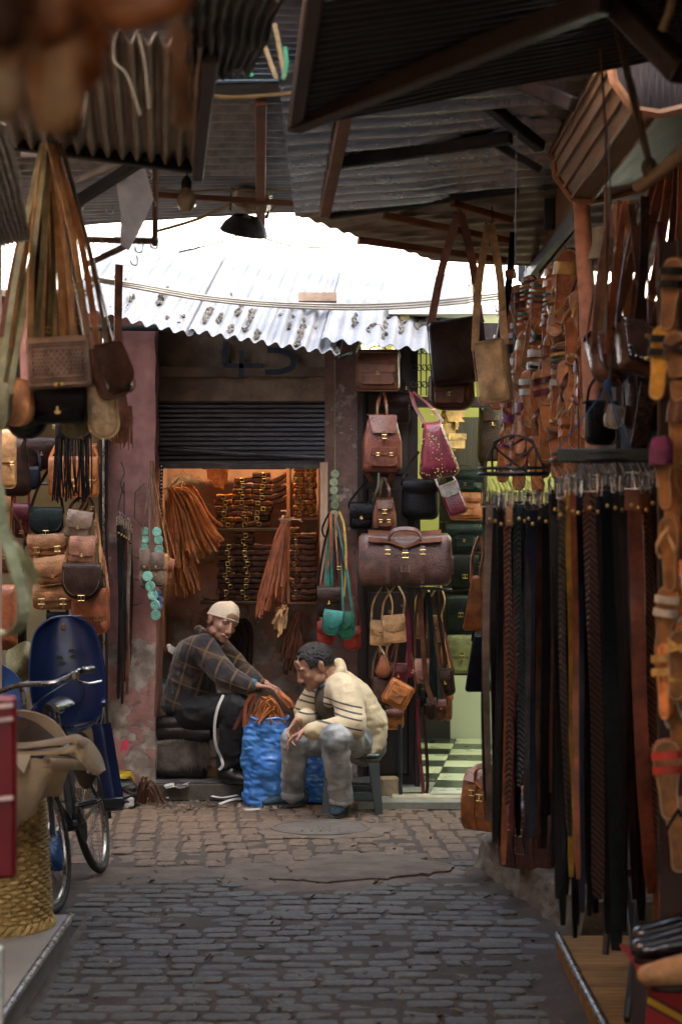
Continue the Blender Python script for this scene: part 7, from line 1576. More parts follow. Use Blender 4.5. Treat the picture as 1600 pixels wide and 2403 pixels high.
class Head:
    def __init__(h, c, f, up, s=1.):
        h.c = Vector(c); h.f = Vector(f).normalized(); up = Vector(up); h.u = (up - h.f * up.dot(h.f)).normalized(); h.r = h.f.cross(h.u); h.s = s
        h.M = Matrix((h.f, h.r, h.u)).transposed().to_4x4(); h.M = Matrix.Translation(h.c) @ h.M @ Matrix.Scale(s, 4)
    def p(h, x, y, z): return h.M @ Vector((x, y, z))
    def put(h, bm, smile=0.):
        old = bm.M; bm.M = h.M; B = bm.ball
        B((-.012, 0, .030), (.098, .076, .090), 18, 12); B((.028, 0, -.020), (.068, .066, .088), 16, 10); B((.044, 0, -.070), (.047, .050, .042), 14, 8); B((.078, 0, -.098), (.022, .022, .018), 10, 6)
        for s in (-1, 1):
            B((.062, s * .038, -.032 + .006 * smile), (.025, .024, .024), 10, 6); B((.083, s * .030, .018), (.016, .026, .010), 10, 6); B((.018, s * .056, -.066), (.036, .016, .026), 10, 6)
            B((-.010, s * .080, -.010), (.020, .009, .034), 10, 6); B((-.016, s * .088, .004), (.014, .007, .020), 8, 5)
            B((.104, s * .011, -.044), (.011, .009, .009), 8, 5)
        for k in range(7): t = k / 6; B((.092 + .022 * t, 0, .016 - .054 * t), (.011 + .004 * t, .008 + .005 * t, .010), 8, 6)
        B((.092, 0, -.066), (.013, .026 + .006 * smile, .007), 10, 6); B((.089, 0, -.081), (.013, .022 + .005 * smile, .008), 10, 6); B((.088, 0, .048), (.010, .045, .030), 10, 6)
        bm.M = old
    def feature(h, name, bm, m, parent): return bm.build(name, m, parent)
def eyes_brows(h, parent, dark, smile=0., moust=True):
    for s in (-1, 1):
        b = MB(); b.M = h.M; b.ball((.0835, s * .031, .002), (.0075, .0115, .0045 - .0022 * smile), 10, 6); b.build('eye', mat('eye_white', (.45, .42, .38), rough=.2, var=.1, bump=0), parent)
        b = MB(); b.M = h.M; b.ball((.0895, s * .030, .001), (.0028, .0052, .0042 - .0016 * smile), 8, 5); b.build('iris', mat('iris', (.012, .008, .006), rough=.15, bump=0), parent)
        b = MB(); b.M = h.M; b.tube(bez([(.097, s * .014, .016), (.096, s * .032, .023), (.084, s * .052, .016)], 4), .0034, 6); b.build('eyebrow', dark, parent)
        b = MB(); b.M = h.M; b.tube(bez([(.088, s * .018, .006), (.091, s * .031, .0105), (.083, s * .046, .004)], 4), .0030, 5); b.build('eyelid', parent.data.materials[0], parent)
    b = MB(); b.M = h.M; b.tube(bez([(.096, -.028 - .006 * smile, -.072 + .008 * smile), (.105, 0, -.0735), (.096, .028 + .006 * smile, -.072 + .008 * smile)], 5), [.002 + .0032 * smile * math.sin(PI * k / 10) for k in range(11)], 6); b.build('mouth', mat('mouth', (.09, .02, .018), rough=.5), parent)
    if smile > .5: b = MB(); b.M = h.M; b.tube(bez([(.099, -.020, -.0695), (.107, 0, -.0705), (.099, .020, -.0695)], 4), .0032, 6); b.build('teeth', mat('teeth', (.6, .56, .48), rough=.3), parent)
    if moust:
        b = MB(); b.M = h.M; random.seed(4)
        for k in range(40): y = rnd(-.03, .03); b.ball((.105 - abs(y) * .35, y, -.057 - abs(y) * .22 + rnd(-.003, .003)), (.004, .005, .0045), 6, 4)
        b.build('moustache', dark, parent)
def skinmat(name, c): 
    m = mat(name, c, rough=.5, var=.16, scale=22, bump=.12, bscale=260); m.node_tree.nodes['Principled BSDF'].inputs['Subsurface Weight'].default_value = .12; m.node_tree.nodes['Principled BSDF'].inputs['Subsurface Radius'].default_value = (.012, .005, .003); return m
SKIN = skinmat('skin', (.30, .155, .098))
HAIR = mat('black_hair', (.012, .010, .009), rough=.6, var=.4, scale=90, bump=.5, bscale=300)
HAIRG = mat('grey_hair', (.10, .085, .075), rough=.7, var=.5, scale=120, bump=.4, bscale=300)
def Z8(x, y, Y): return W(340 + .3827 * x, 1380 + .3828 * y, Y)
def folds(a1=.006, a2=.003, s1=9, s2=26, seed=0., st=(1, 1, 1)):
    st = Vector(st)
    def f(co): q = co * st if False else Vector((co.x * st.x, co.y * st.y, co.z * st.z)); return a1 * (1 - 2 * abs(nz(q, s1, seed))) + a2 * nz(q, s2, seed + 3)
    return f
# ---------------------------------------------------- man in the cream jacket
J = dict(pel=Z8(1325, 930, 11.78), wai=Z8(1300, 820, 11.78), che=Z8(1215, 690, 11.76), nec=Z8(1148, 590, 11.75), hed=Z8(1042, 486, 11.73),
    ls=Z8(1235, 655, 11.56), le=Z8(1275, 850, 11.40), lw=Z8(985, 876, 11.38), rs=Z8(1085, 630, 11.95), re=Z8(1010, 810, 11.86), rw=Z8(935, 818, 11.58),
    lh=Z8(1310, 940, 11.68), lk=Z8(1165, 925, 11.30), la=Z8(1203, 1265, 11.48), rh=Z8(1290, 945, 11.90), rk=Z8(920, 930, 11.68), ra=Z8(905, 1235, 11.84))
hA = Head(J['hed'] + Vector((0, 0, .005)), (-.86, -.30, -.40), (-.40, 0, .92), 1.07)
b = MB(); hA.put(b, .4)
chain(b, [J['nec'] + Vector((.02, 0, -.02)), hA.p(-.045, 0, -.06), hA.p(-.01, 0, -.05)], [.062, .056, .05])
chain(b, [J['pel'], J['wai'], J['che'], J['nec']], [.10, .10, .11, .06]); chain(b, [J['ls'], J['le'], J['lw']], [.05, .042, .026]); chain(b, [J['che'], J['ls']], [.07, .05]); chain(b, [J['che'], J['rs']], [.07, .05]); chain(b, [J['rs'], J['re'], J['rw']], [.05, .042, .026])
chain(b, [J['pel'], J['lh'], J['lk'], J['la']], [.09, .07, .05, .035]); chain(b, [J['pel'], J['rh'], J['rk'], J['ra']], [.09, .07, .05, .035])
hand(b, J['lw'] + Vector((-.005, 0, 0)), (-.86, -.10, -.42), (-.35, -.15, -.9), .92, curl=(22, 40, 34), flip=1)
hand(b, J['rw'] + Vector((-.004, -.02, 0)), (-.45, -.42, -.78), (.62, -.55, -.2), .92, curl=(20, 42, 34), flip=-1)
me = remesh(b, 'person', .0050, 5)
manA = obj('person', me, SKIN); tag(manA, 'seated person in cream striped jacket leaning forward with hands clasped', 'person')
eyes_brows(hA, manA, HAIR, .3)
random.seed(2); b = MB()
for k in range(2200):
    a = rnd(0, 2 * PI); e = math.asin(rnd(-.5, 1)); q = Vector((-.012 + .104 * math.cos(e) * math.cos(a), .080 * math.cos(e) * math.sin(a), .030 + .094 * math.sin(e)))
    front = q.x > .045
    if front and q.z < .072 + .03 * (abs(q.y) < .03) - .2 * max(0, abs(q.y) - .04): continue
    if not front and q.x > .0 and q.z < -.002: continue
    if q.z < -.055 and q.x > -.05: continue
    rr = rnd(.005, .0085); b.M = hA.M; b.ball(q, (rr, rr, rr), 6, 4)
b.M = Matrix(); me = remesh(b, 'hair', .0036, 0, folds(.003, .003, 70, 160)); obj('hair', me, HAIR, manA)
# sweater and collar
b = MB(); chain(b, [J['wai'] + Vector((-.05, -.03, -.02)), J['che'] + Vector((-.045, -.02, .0)), J['nec'] + Vector((-.02, 0, -.035))], [.125, .125, .065]); me = remesh(b, 'sweater', .009, 5, folds(.004, .002)); obj('sweater', me, mat('brown_knit', (.085, .068, .045), rough=.95, var=.2, scale=60, bump=.5, bscale=200), manA)
b = MB(); n0 = J['nec'] + Vector((-.012, 0, .005)); P = [n0 + Vector((.072 * math.cos(a), .070 * math.sin(a), .016 * math.cos(a) + .002)) for a in [2 * PI * k / 28 for k in range(28)]]; b.tube(P, .011, 8, closed=True); b.ribbon([n0 + Vector((-.06, -.035, .0)), n0 + Vector((-.085, -.04, -.05))], [.04, .012], .006, side=(.3, 1, .2)); b.build('shirt_collar', mat('blue_shirt', (.22, .34, .50), rough=.8, var=.1), manA)
# jacket
def stripe_mat():
    m = mat('cream_jacket', (.50, .405, .235), rough=.85, c2=(.62, .52, .33), scale=5, bump=.3, bscale=160, sheen=.2, rnd_off=False); n = m.node_tree.nodes; l = m.node_tree.links; p = n['Principled BSDF']
    tc = n.new('ShaderNodeTexCoord'); sp = n.new('ShaderNodeSeparateXYZ'); l.new(tc.outputs['Object'], sp.inputs[0]); base = p.inputs['Base Color'].links[0].from_socket
    a = n.new('ShaderNodeMath'); a.operation = 'MULTIPLY_ADD'; a.inputs[1].default_value = .22; l.new(sp.outputs[0], a.inputs[0]); l.new(sp.outputs[2], a.inputs[2])
    s = None
    c0 = J['che'].z + .22 * J['che'].x
    for k in range(4):
        d = n.new('ShaderNodeMath'); d.operation = 'SUBTRACT'; d.inputs[1].default_value = c0 + .012 - .034 * k - (.02 if k == 3 else 0); l.new(a.outputs[0], d.inputs[0])
        ab = n.new('ShaderNodeMath'); ab.operation = 'ABSOLUTE'; l.new(d.outputs[0], ab.inputs[0]); lt = n.new('ShaderNodeMath'); lt.operation = 'LESS_THAN'; lt.inputs[1].default_value = .0052; l.new(ab.outputs[0], lt.inputs[0])
        if s is None: s = lt.outputs[0]
        else: mx = n.new('ShaderNodeMath'); mx.operation = 'MAXIMUM'; l.new(s, mx.inputs[0]); l.new(lt.outputs[0], mx.inputs[1]); s = mx.outputs[0]
    # stripes only on front and sleeve: fade out behind the arm
    gx = n.new('ShaderNodeMath'); gx.operation = 'LESS_THAN'; gx.inputs[1].default_value = Z8(1330, 700, 11.6).x; l.new(sp.outputs[0], gx.inputs[0]); mu = n.new('ShaderNodeMath'); mu.operation = 'MULTIPLY'; l.new(s, mu.inputs[0]); l.new(gx.outputs[0], mu.inputs[1])
    mix = n.new('ShaderNodeMix'); mix.data_type = 'RGBA'; l.new(mu.outputs[0], mix.inputs[0]); l.new(base, mix.inputs[6]); mix.inputs[7].default_value = (.055, .052, .045, 1); l.new(mix.outputs[2], p.inputs['Base Color']); return m
b = MB()
chain(b, [Z8(1345, 900, 11.78), Z8(1330, 820, 11.78), Z8(1260, 690, 11.77), Z8(1195, 600, 11.76), Z8(1150, 560, 11.76)], [(.13, .17, .10), (.145, .19, .13), (.14, .20, .13), (.105, .16, .09), (.06, .08, .05)])
chain(b, [Z8(1380, 860, 11.78), Z8(1390, 940, 11.72), Z8(1380, 1030, 11.66)], [(.10, .15, .08), (.075, .10, .07), (.035, .06, .03)])
chain(b, [Z8(1195, 620, 11.6), J['ls'], J['le'], J['lw'] + Vector((.035, 0, .0))], [.09, .088, .074, .044])
chain(b, [J['rs'] + Vector((.02, 0, 0)), J['rs'], J['re'], J['rw'] + Vector((.03, .06, .005))], [.09, .085, .074, .045])
chain(b, [Z8(1080, 640, 11.9), Z8(1000, 760, 11.84)], [.09, .08])
chain(b, [Z8(1150, 500, 11.80), Z8(1185, 470, 11.78), Z8(1200, 530, 11.70)], [.030, .034, .034]); chain(b, [Z8(1185, 470, 11.84), Z8(1150, 560, 11.92)], [.032, .03]); chain(b, [Z8(1195, 520, 11.68), Z8(1140, 600, 11.62), Z8(1130, 700, 11.58)], [.030, .026, .028])
def jf(co): return .009 * (1 - 2.6 * abs(nz((co.x, co.y, co.z * .6), 5, 1))) + .004 * (1 - 2.6 * abs(nz((co.x + co.z * .6, co.y, co.z), 13, 2))) + .0015 * nz(co, 40)
me = remesh(b, 'jacket', .0075, 3, jf); jk = obj('jacket', me, stripe_mat(), manA)
# jeans
DEN = mat('grey_denim', (.17, .19, .20), rough=.9, c2=(.52, .53, .50), scale=7, bump=.35, bscale=220, lo=.34, hi=.66)
b = MB(); chain(b, [J['pel'] + Vector((.02, 0, -.02)), J['lh'], J['lk'], J['la'] + Vector((0, 0, -.015))], [.13, .105, .082, .066]); chain(b, [J['pel'], J['rh'], J['rk'], J['ra'] + Vector((0, 0, -.02))], [.13, .105, .080, .064]); chain(b, [J['lh'], J['rh']], [.11, .11])
def df(co): return .009 * (1 - 2 * abs(nz((co.x, co.y, co.z * 1.6), 9, 7))) + .003 * nz((co.x, co.y, co.z * 2), 22)
me = remesh(b, 'jeans', .007, 3, df); jn = obj('jeans', me, DEN, manA)
for a in (J['la'], J['ra']): b = MB(); b.lathe([(.064, -.02), (.070, -.012), (.070, .012), (.064, .02)], 20); b.build('cuff', DEN, jn, loc=a + Vector((0, 0, -.035)))
def shoe(parent, heel, toe, m, sole_m, accent=None, s=1., h=.085):
    d = Vector(toe) - Vector(heel); d.z = 0; L = d.length; d.normalize(); sd = Vector((-d.y, d.x, 0)); heel = Vector(heel); b = MB()
    P = lambda x, y, z: heel + d * x * L + sd * y + Vector((0, 0, z))
    chain(b, [P(.02, 0, .05), P(.35, 0, .048), P(.72, 0, .038), P(.93, .004, .030)], [(.036 * s, .034 * s, .040), (.040 * s, .036 * s, .042), (.046 * s, .040 * s, .030), (.030 * s, .030 * s, .020)])
    chain(b, [P(.02, 0, .06), P(.12, 0, h)], [.036 * s, .040 * s]); chain(b, [P(.35, 0, .07), P(.14, 0, h)], [.030 * s, .038 * s])
    me = remesh(b, 'shoe', .006, 2); sh_ = obj('shoe', me, m, parent)
    b = MB(); o_ = []
    for k in range(28):
        a = 2 * PI * k / 28; x = .47 + .53 * math.cos(a); w = .038 * s * (1.05 + .2 * math.cos(a)) * math.sin(a); o_.append(P(x, w, 0))
    n_ = 28; b.add([q + Vector((0, 0, z)) for z in (.002, .022) for q in o_], [(k, (k + 1) % n_, n_ + (k + 1) % n_, n_ + k) for k in range(n_)] + [tuple(range(n_))[::-1], tuple(range(n_, 2 * n_))]); b.build('shoe_sole', sole_m, sh_)
    if accent:
        b = MB()
        for k in range(5): x = .28 + k * .08; b.tube([P(x, -.026, .075 - k * .006), P(x + .02, 0, .092 - k * .010), P(x, .026, .075 - k * .006)], .0045, 5)
        b.build('laces', accent, sh_)
    return sh_
TRN = mat('trainer_mesh', (.018, .030, .036), rough=.75, c2=(.05, .11, .17), scale=26, bump=.5, bscale=150); SOL = mat('trainer_sole', (.09, .095, .09), rough=.8, var=.4)
f1 = Z8(1222, 1310, 11.62); f1.z = .0; f2 = f1 + Vector((-.055, -.25, 0)); shoe(manA, f1, f2, TRN, SOL, mat('blue_lace', (.03, .20, .36), rough=.7), 1.05)
f1 = Z8(975, 1300, 11.88); f1.z = .0; f2 = f1 + Vector((-.235, -.06, 0)); s2 = shoe(manA, f1, f2, TRN, SOL, mat('dark_lace', (.02, .03, .035), rough=.7), 1.05)
b = MB(); m0 = f1 + Vector((-.06, -.054, .055)); b.ribbon(bez([m0 + Vector((.055, -.002, .022)), m0 + Vector((.0, -.004, -.008)), m0 + Vector((-.018, -.003, -.012)), m0 + Vector((-.030, 0, .0))], 4), [.003 + .0012 * k for k in range(9)] + [.010, .008, .006, .003][:4], .003, side=(.2, 0, 1)); b.build('swoosh', mat('lime_print', (.42, .55, .03), rough=.5), s2)
# stool
stl = thing('plastic_stool', 'dark green plastic stool under the person in the cream jacket', 'stool', (Z8(1270, 1340, 11.72).x, 11.72, 0)); GP = mat('dark_green_plastic', (.012, .026, .024), rough=.4, var=.2, bump=.05)
sx0 = stl.location.x; zt = Z8(1300, 1030, 11.72).z
b = MB(); b.plate(rrect(.33, .33, .05, .05, 5, 1, 0, .165), 0, .03, .01); o = b.build('seat', GP, stl, loc=(0, 0, zt), rot=(R(90), 0, 0))
for ax_, ay_ in ((-1, -1), (1, -1), (-1, 1), (1, 1)):
    b = MB(); b.add([(ax_ * (.125 + dx), ay_ * (.125 + dy), zt - .02) for dx, dy in ((-.03, -.03), (.03, -.03), (.03, .03), (-.03, .03))] + [(ax_ * (.155 + dx), ay_ * (.155 + dy), 0) for dx, dy in ((-.022, -.022), (.022, -.022), (.022, .022), (-.022, .022))], [(0, 1, 2, 3), (7, 6, 5, 4), (0, 4, 5, 1), (1, 5, 6, 2), (2, 6, 7, 3), (3, 7, 4, 0)]); b.build('leg', GP, stl, smooth=False)
b = MB()
for s in (-1, 1): b.box((0, s * .145, .10), (.27, .014, .05), .003); b.box((s * .145, 0, .10), (.014, .27, .05), .003)
b.build('stretcher', GP, stl)

# ---------------------------------------------------- man in the plaid jacket and knit cap
K = dict(pel=Z8(255, 735, 12.48), wai=Z8(262, 610, 12.46), che=Z8(320, 430, 12.42), nec=Z8(410, 300, 12.38), hed=Z8(478, 205, 12.30), rs=Z8(360, 375, 12.24), re=Z8(500, 548, 12.16), rw=Z8(690, 600, 12.12), ls=Z8(430, 360, 12.58), le=Z8(590, 520, 12.52), lw=Z8(745, 590, 12.36),
    rh=Z8(300, 770, 12.36), rk=Z8(560, 735, 12.14), ra=Z8(520, 1070, 12.22), lh=Z8(300, 770, 12.56), lk=Z8(590, 750, 12.44), la=Z8(560, 1070, 12.46))
hB = Head(K['hed'] + Vector((.0, -.02, 0)), (.52, -.82, -.22), (.30, .06, .95), 1.03)
b = MB(); hB.put(b, 1.)
chain(b, [K['nec'] + Vector((0, 0, -.02)), hB.p(-.045, 0, -.06), hB.p(-.01, 0, -.05)], [.060, .055, .05]); chain(b, [K['pel'], K['wai'], K['che'], K['nec']], [.10, .10, .11, .06])
chain(b, [K['che'], K['rs'], K['re'], K['rw']], [.08, .05, .04, .025]); chain(b, [K['che'], K['ls'], K['le'], K['lw']], [.08, .05, .04, .025]); chain(b, [K['pel'], K['rh'], K['rk'], K['ra']], [.09, .07, .05, .035]); chain(b, [K['pel'], K['lh'], K['lk'], K['la']], [.09, .07, .05, .035])
hand(b, K['rw'], (.93, .0, -.10), (.25, -.05, -.95), .95, curl=(28, 35, 25), flip=1); hand(b, K['lw'], (.80, -.30, -.30), (.2, -.2, -.95), .95, curl=(34, 35, 25), flip=1)
me = remesh(b, 'person', .0050, 5); SKINB = skinmat('fair_skin', (.42, .225, .155)); manB = obj('person', me, SKINB); tag(manB, 'smiling seated person in dark plaid jacket and cream knit cap', 'person'); eyes_brows(hB, manB, HAIRG, 1., False)
CAP = mat('cream_knit', (.72, .62, .45), rough=.95, var=.12, scale=80, bump=.6, bscale=220, sheen=.3)
def capf(u, v):
    a = u * 2 * PI; e = PI / 2 * v; r = math.cos(e) ** .62; tilt = .014 * math.cos(a)
    return hB.M @ Vector((-.012 + .108 * r * math.cos(a), .087 * r * math.sin(a), .022 + tilt + .098 * math.sin(e)))
b = MB(); b.grid(capf, 40, 16); b.M = hB.M; b.tube([(-.012 + .108 * math.cos(a), .087 * math.sin(a), .022 + .014 * math.cos(a)) for a in [2 * PI * k / 40 for k in range(40)]], .006, 6, closed=True); b.M = Matrix(); b.build('knit_cap', CAP, manB, angle=80)
random.seed(6); b = MB(); b.M = hB.M
for k in range(160):
    a = rnd(1.5, 2 * PI - 1.5); b.ball((-.012 + .098 * math.cos(a), .077 * math.sin(a), rnd(-.035, .03)), .007, 6, 4)
b.M = Matrix(); obj('hair', remesh(b, 'hair', .005, 1), HAIRG, manB)
def plaid_mat():
    m, n, l, p = _nt('plaid_wool'); tc = n.new('ShaderNodeTexCoord'); mp = n.new('ShaderNodeMapping'); mp.inputs['Rotation'].default_value = (0, R(-20), R(12)); l.new(tc.outputs['Object'], mp.inputs[0]); sp = n.new('ShaderNodeSeparateXYZ'); l.new(mp.outputs[0], sp.inputs[0])
    def lines(sock, f, w, off=0.):
        mu = n.new('ShaderNodeMath'); mu.operation = 'MULTIPLY_ADD'; mu.inputs[1].default_value = f; mu.inputs[2].default_value = off; l.new(sock, mu.inputs[0]); fr = n.new('ShaderNodeMath'); fr.operation = 'FRACT'; l.new(mu.outputs[0], fr.inputs[0]); lt = n.new('ShaderNodeMath'); lt.operation = 'LESS_THAN'; lt.inputs[1].default_value = w; l.new(fr.outputs[0], lt.inputs[0]); return lt.outputs[0]
    cur = None
    def mix(prev, fac, col, amt):
        mx = n.new('ShaderNodeMix'); mx.data_type = 'RGBA'; k = n.new('ShaderNodeMath'); k.operation = 'MULTIPLY'; k.inputs[1].default_value = amt; l.new(fac, k.inputs[0]); l.new(k.outputs[0], mx.inputs[0]); mx.inputs[7].default_value = (*col, 1)
        if isinstance(prev, tuple): mx.inputs[6].default_value = (*prev, 1)
        else: l.new(prev, mx.inputs[6])
        return mx.outputs[2]
    c = mix((.016, .013, .016), lines(sp.outputs[0], 9, .42), (.030, .020, .016), .9); c = mix(c, lines(sp.outputs[2], 8, .40, .2), (.012, .014, .026), .6); c = mix(c, lines(sp.outputs[0], 9, .12, .3), (.16, .095, .035), .75); c = mix(c, lines(sp.outputs[2], 8, .08, .5), (.15, .10, .045), .65); c = mix(c, lines(sp.outputs[1], 9, .10, .1), (.13, .08, .035), .35)
    l.new(c, p.inputs['Base Color']); p.inputs['Roughness'].default_value = .95; p.inputs['Sheen Weight'].default_value = .3
    nb = n.new('ShaderNodeTexNoise'); nb.inputs['Scale'].default_value = 220; l.new(tc.outputs['Object'], nb.inputs[0]); bp = n.new('ShaderNodeBump'); bp.inputs['Strength'].default_value = .4; bp.inputs['Distance'].default_value = .006; l.new(nb.outputs[0], bp.inputs['Height']); l.new(bp.outputs[0], p.inputs['Normal']); return m
b = MB(); chain(b, [K['pel'] + Vector((.03, 0, .02)), K['wai'] + Vector((.03, 0, 0)), K['che'] + Vector((-.01, 0, 0)), K['nec'] + Vector((-.03, 0, -.03))], [(.185, .18, .08), (.17, .175, .13), (.135, .185, .13), (.075, .10, .05)])
chain(b, [K['che'] + Vector((0, -.1, .04)), K['rs'], K['re'], K['rw'] + Vector((-.05, 0, 0))], [.10, .088, .072, .050]); chain(b, [K['che'] + Vector((0, .08, .04)), K['ls'], K['le'], K['lw'] + Vector((-.05, 0, 0))], [.10, .085, .07, .050]); P = [K['nec'] + Vector((.07 * math.cos(a) - .01, .075 * math.sin(a), .01 - .035 * math.cos(a))) for a in [2 * PI * k / 16 for k in range(17)]]; chain(b, P, [.02] * 17)
me = remesh(b, 'plaid_jacket', .0078, 3, jf); obj('plaid_jacket', me, plaid_mat(), manB)
BLT = mat('black_trousers', (.014, .014, .016), rough=.9, var=.3, scale=8, bump=.3, bscale=200)
b = MB(); chain(b, [K['pel'], K['rh'], K['rk'], K['ra'] + Vector((.0, 0, .0))], [.13, .11, .092, .078]); chain(b, [K['pel'], K['lh'], K['lk'], K['la']], [.13, .11, .09, .075]); me = remesh(b, 'trousers', .008, 3, df); obj('trousers', me, BLT, manB)
CUF = mat('teal_cuff', (.02, .17, .26), rough=.9, var=.2)
b = MB(); d_ = (K['rw'] - K['re']).normalized(); b.at(K['rw'] + d_ * -.03, d_.to_track_quat('Z', 'Y').to_euler()); b.lathe([(.034, -.03), (.038, -.01), (.036, .02), (.030, .022)], 16); b.build('shirt_cuff', CUF, manB)
BSH = mat('black_shoe', (.014, .013, .013), rough=.35, var=.4, bump=.2, coat=.2)
f1 = Z8(478, 1180, 12.22); f1.z = .1; shoe(manB, f1, f1 + Vector((.15, -.12, 0)), BSH, BLACKPLASTIC, None, 1.15, .10); f1 = Z8(560, 1160, 12.5); f1.z = .1; shoe(manB, f1, f1 + Vector((.17, -.10, 0)), BSH, BLACKPLASTIC, None, 1.1, .10)
# white tape over his leg
b = MB(); b.ribbon(bez([Z8(482, 655, 12.05), Z8(446, 740, 12.02), Z8(428, 850, 12.02), Z8(436, 960, 12.04), Z8(468, 1040, 12.08), Z8(478, 1085, 12.08), Z8(455, 1115, 12.08)], 7), .017, .003, side=(1, .3, 0)); o = b.build('white_strip', WHT); tag(o, 'long white leather strip trailing over the dark trousers', 'strip')
# seat: black padded rolls on a block, sheepskin
pst = thing('padded_seat', 'black padded seat under the person in plaid', 'seat', (Z8(240, 1100, 12.5).x, 12.5, .09)); PS = Vector(pst.location)
for i, (y, x0, x1, r_) in enumerate(((832, 60, 440, .055), (885, 70, 420, .060))):
    b = MB(); p, q = Z8(x0, y, 12.40), Z8(x1, y - 6, 12.34); b.tube([p + (q - p) * t for t in (0, .02, .1, .5, .9, .98, 1)], [r_ * .5, r_ * .85, r_, r_ * 1.06, r_, r_ * .85, r_ * .5], 14); o = b.build('cushion', mat('black_vinyl', (.016, .015, .016), rough=.32, var=.3, scale=14, bump=.3, bscale=60, coat=.2), pst); o.location = -PS
b = MB(); p, q = Z8(80, 900, 12.55), Z8(380, 1180, 12.55); b.box(((p.x + q.x) / 2, 12.62, (p.z + .09) / 2), (q.x - p.x, .42, p.z - .09), .02); o = b.build('block', mat('seat_block', (.06, .055, .05), rough=.9, var=.4, bump=.5), pst); o.location = -PS
FURM = mat('grey_fleece', (.065, .055, .045), rough=1., c2=(.16, .14, .115), scale=12, bump=.3)
sk = thing('sheepskin', 'shaggy grey brown sheepskin draped over the seat block', 'sheepskin', Z8(230, 900, 12.36)); SK = Vector(sk.location); random.seed(12); b = MB()
for k in range(1700):
    u, v = rnd(0, 1), rnd(0, 1); x = 60 + 330 * u; top = 905 + 25 * abs(u - .5) * 2; y = top + (30 + 130 * (1 - .5 * abs(u - .4))) * v
    p = Z8(x, y, 12.37 - .03 * math.sin(PI * u)); ln = rnd(.04, .08); b.ribbon([p, p + Vector((rnd(-.012, .016), -.022, -ln * .4)), p + Vector((rnd(-.03, .03), -.016, -ln))], [.006, .005, .0015], .0015, side=(1, rnd(-.5, .5), 0))
o = b.build('fleece', FURM, sk, smooth=False); o.location = -SK; tag(o, kind='stuff')
b = MB(); b.grid(lambda u, v: Z8(60 + 330 * u, 900 + 20 * abs(u - .5) * 2 + 130 * v, 12.39), 12, 8, .02); o = b.build('skin_side', FURM, sk); o.location = -SK
# hanging dark jacket behind him
hj = thing('hanging_jacket', 'dark brown jacket with white collar hanging behind the plaid person', 'jacket', Z8(135, 350, 12.8)); HJ = Vector(hj.location)
b = MB(); b.at(Z8(135, 360, 12.8)); b.puffy([(x * .95, z) for x, z in rrect(.16, .26, .05, .02, 5, .75)], .10); o = b.build('body', mat('dark_wool', (.035, .022, .018), rough=.95, var=.3), hj); o.location = -HJ
b = MB(); b.ribbon([Z8(140, 345, 12.72), Z8(165, 375, 12.71), Z8(182, 410, 12.72)], [.02, .05, .008], .004, side=(.8, 0, -.6)); o = b.build('collar', mat('white_cotton', (.5, .47, .44), rough=.8), hj); o.location = -HJ
b = MB(); b.ribbon([Z8(100, 570, 12.73), Z8(165, 575, 12.73)], .03, .004, side=(0, 0, 1)); o = b.build('green_band', mat('green_cloth', (.03, .13, .09), rough=.9), hj); o.location = -HJ; b = MB(); b.ribbon([Z8(105, 600, 12.73), Z8(165, 605, 12.73)], .035, .004, side=(0, 0, 1)); o = b.build('pale_band', mat('pale_blue_cloth', (.25, .36, .5), rough=.9), hj); o.location = -HJ
# looped black belts on the wall
lb_ = thing('belt_bundle', 'bundle of black belts looped on the wall by the knit cap', 'belts', Z8(580, 190, 13.0)); LB = Vector(lb_.location); random.seed(14)
for k in range(9):
    b = MB(); x = 520 + k * 11; b.ribbon([q - LB for q in bez([Z8(x - 20, 480 + rnd(-20, 50), 13.0 + .01 * k), Z8(x - 26, 300, 12.98), Z8(x - 6, 205 - 2 * k, 12.95), Z8(x + 34, 215, 12.95), Z8(x + 52, 300, 12.98), Z8(x + 40, 490 + rnd(-20, 70), 13.0)], 5)], .02, .004, side=(.3, 1, 0)); b.build('belt', leather(('black', 'dark', 'black')[k % 3]), lb_)
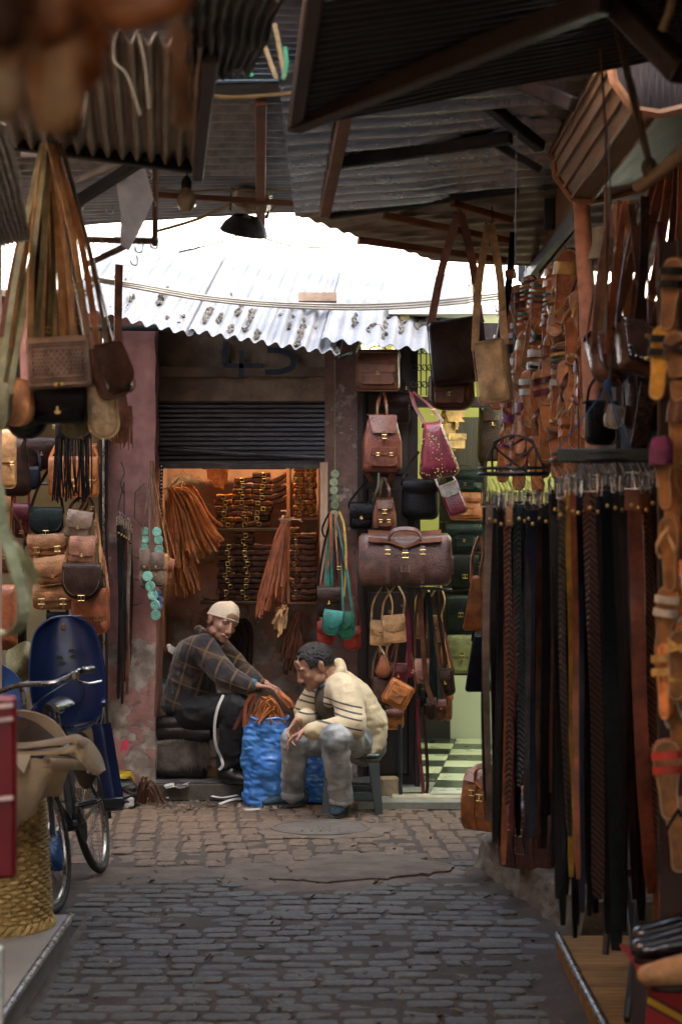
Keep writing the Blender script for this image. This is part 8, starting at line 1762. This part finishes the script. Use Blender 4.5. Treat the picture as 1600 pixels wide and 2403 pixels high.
# ---------------------------------------------------- blue sacks with leather strips
def weave_mat():
    m = mat('blue_woven_sack', (.03, .16, .50), rough=.32, c2=(.07, .26, .62), scale=5, bump=0, spec=.6, rnd_off=False); n = m.node_tree.nodes; l = m.node_tree.links; p = n['Principled BSDF']; tc = n.new('ShaderNodeTexCoord'); ck = n.new('ShaderNodeTexNoise'); ck.noise_type = 'RIDGED_MULTIFRACTAL'; ck.inputs['Scale'].default_value = 15; ck.inputs['Detail'].default_value = 7; l.new(tc.outputs['Object'], ck.inputs[0]); bp = n.new('ShaderNodeBump'); bp.inputs['Strength'].default_value = .5; bp.inputs['Distance'].default_value = .012; l.new(ck.outputs[0], bp.inputs['Height']); l.new(bp.outputs[0], p.inputs['Normal']); return m
SACK = weave_mat()
c = Z8(760, 1330, 11.96); c.z = 0
sk1, sf = sackish('tall blue woven sack filled with leather strips between the two men', 'blue_sack', c, .285, .24, .525, SACK, 1., 'blue sacks', amp=.035, top=.86, cat='sack')
b = MB(); n_ = 96; b.tube([sf(k / n_, .985) + Vector((0, 0, .006 * math.sin(k * .35))) for k in range(n_)], .008, 6, closed=True); b.build('rim', SACK, sk1)
c2 = Z8(1040, 1290, 12.12); c2.z = 0; sackish('shorter blue woven sack behind the grey jeans', 'blue_sack', c2, .20, .18, .32, SACK, 6., 'blue sacks', amp=.04, top=.5, cat='sack')
random.seed(9); hp = thing('leather_strip_heap', 'curled brown leather strips heaped on the blue sack', 'leather strips', c + Vector((0, 0, .5))); b = MB()
for k in range(95):
    a = rnd(0, 2 * PI); r_ = rnd(.05, .125); p = Vector((r_ * math.cos(a), r_ * math.sin(a) - .01, 0)); b2 = rnd(0, 2 * PI); b2 = a + PI + rnd(-1.1, 1.1); r2 = rnd(.05, .125); q = Vector((r2 * math.cos(b2), r2 * math.sin(b2) - .02, rnd(-.02, .0))); m_ = p.lerp(q, .5) + Vector((rnd(-.02, .02), -.02, rnd(.06, .15))); b.ribbon(bez([p, m_, q], 6), .014, .003, side=(rnd(-1, 1), 1, rnd(-.3, .3)))
o = b.build('strips', leather('orange'), hp, smooth=False); tag(o, kind='stuff')
for i, P in enumerate(([(660, 650), (620, 720), (610, 850)], [(665, 655), (600, 760), (545, 870)], [(680, 650), (655, 720), (620, 840)], [(830, 640), (890, 690), (915, 735)], [(810, 640), (850, 690), (890, 735)])):
    b = MB(); b.ribbon([q - (c + Vector((0, 0, .5))) for q in bez([Z8(x, y, 11.80 + .02 * i) for x, y in P], 5)], .020, .004, side=(1, .3, 0)); b.build('strip', leather(('rust', 'brown', 'rust', 'orange', 'rust')[i]), hp)
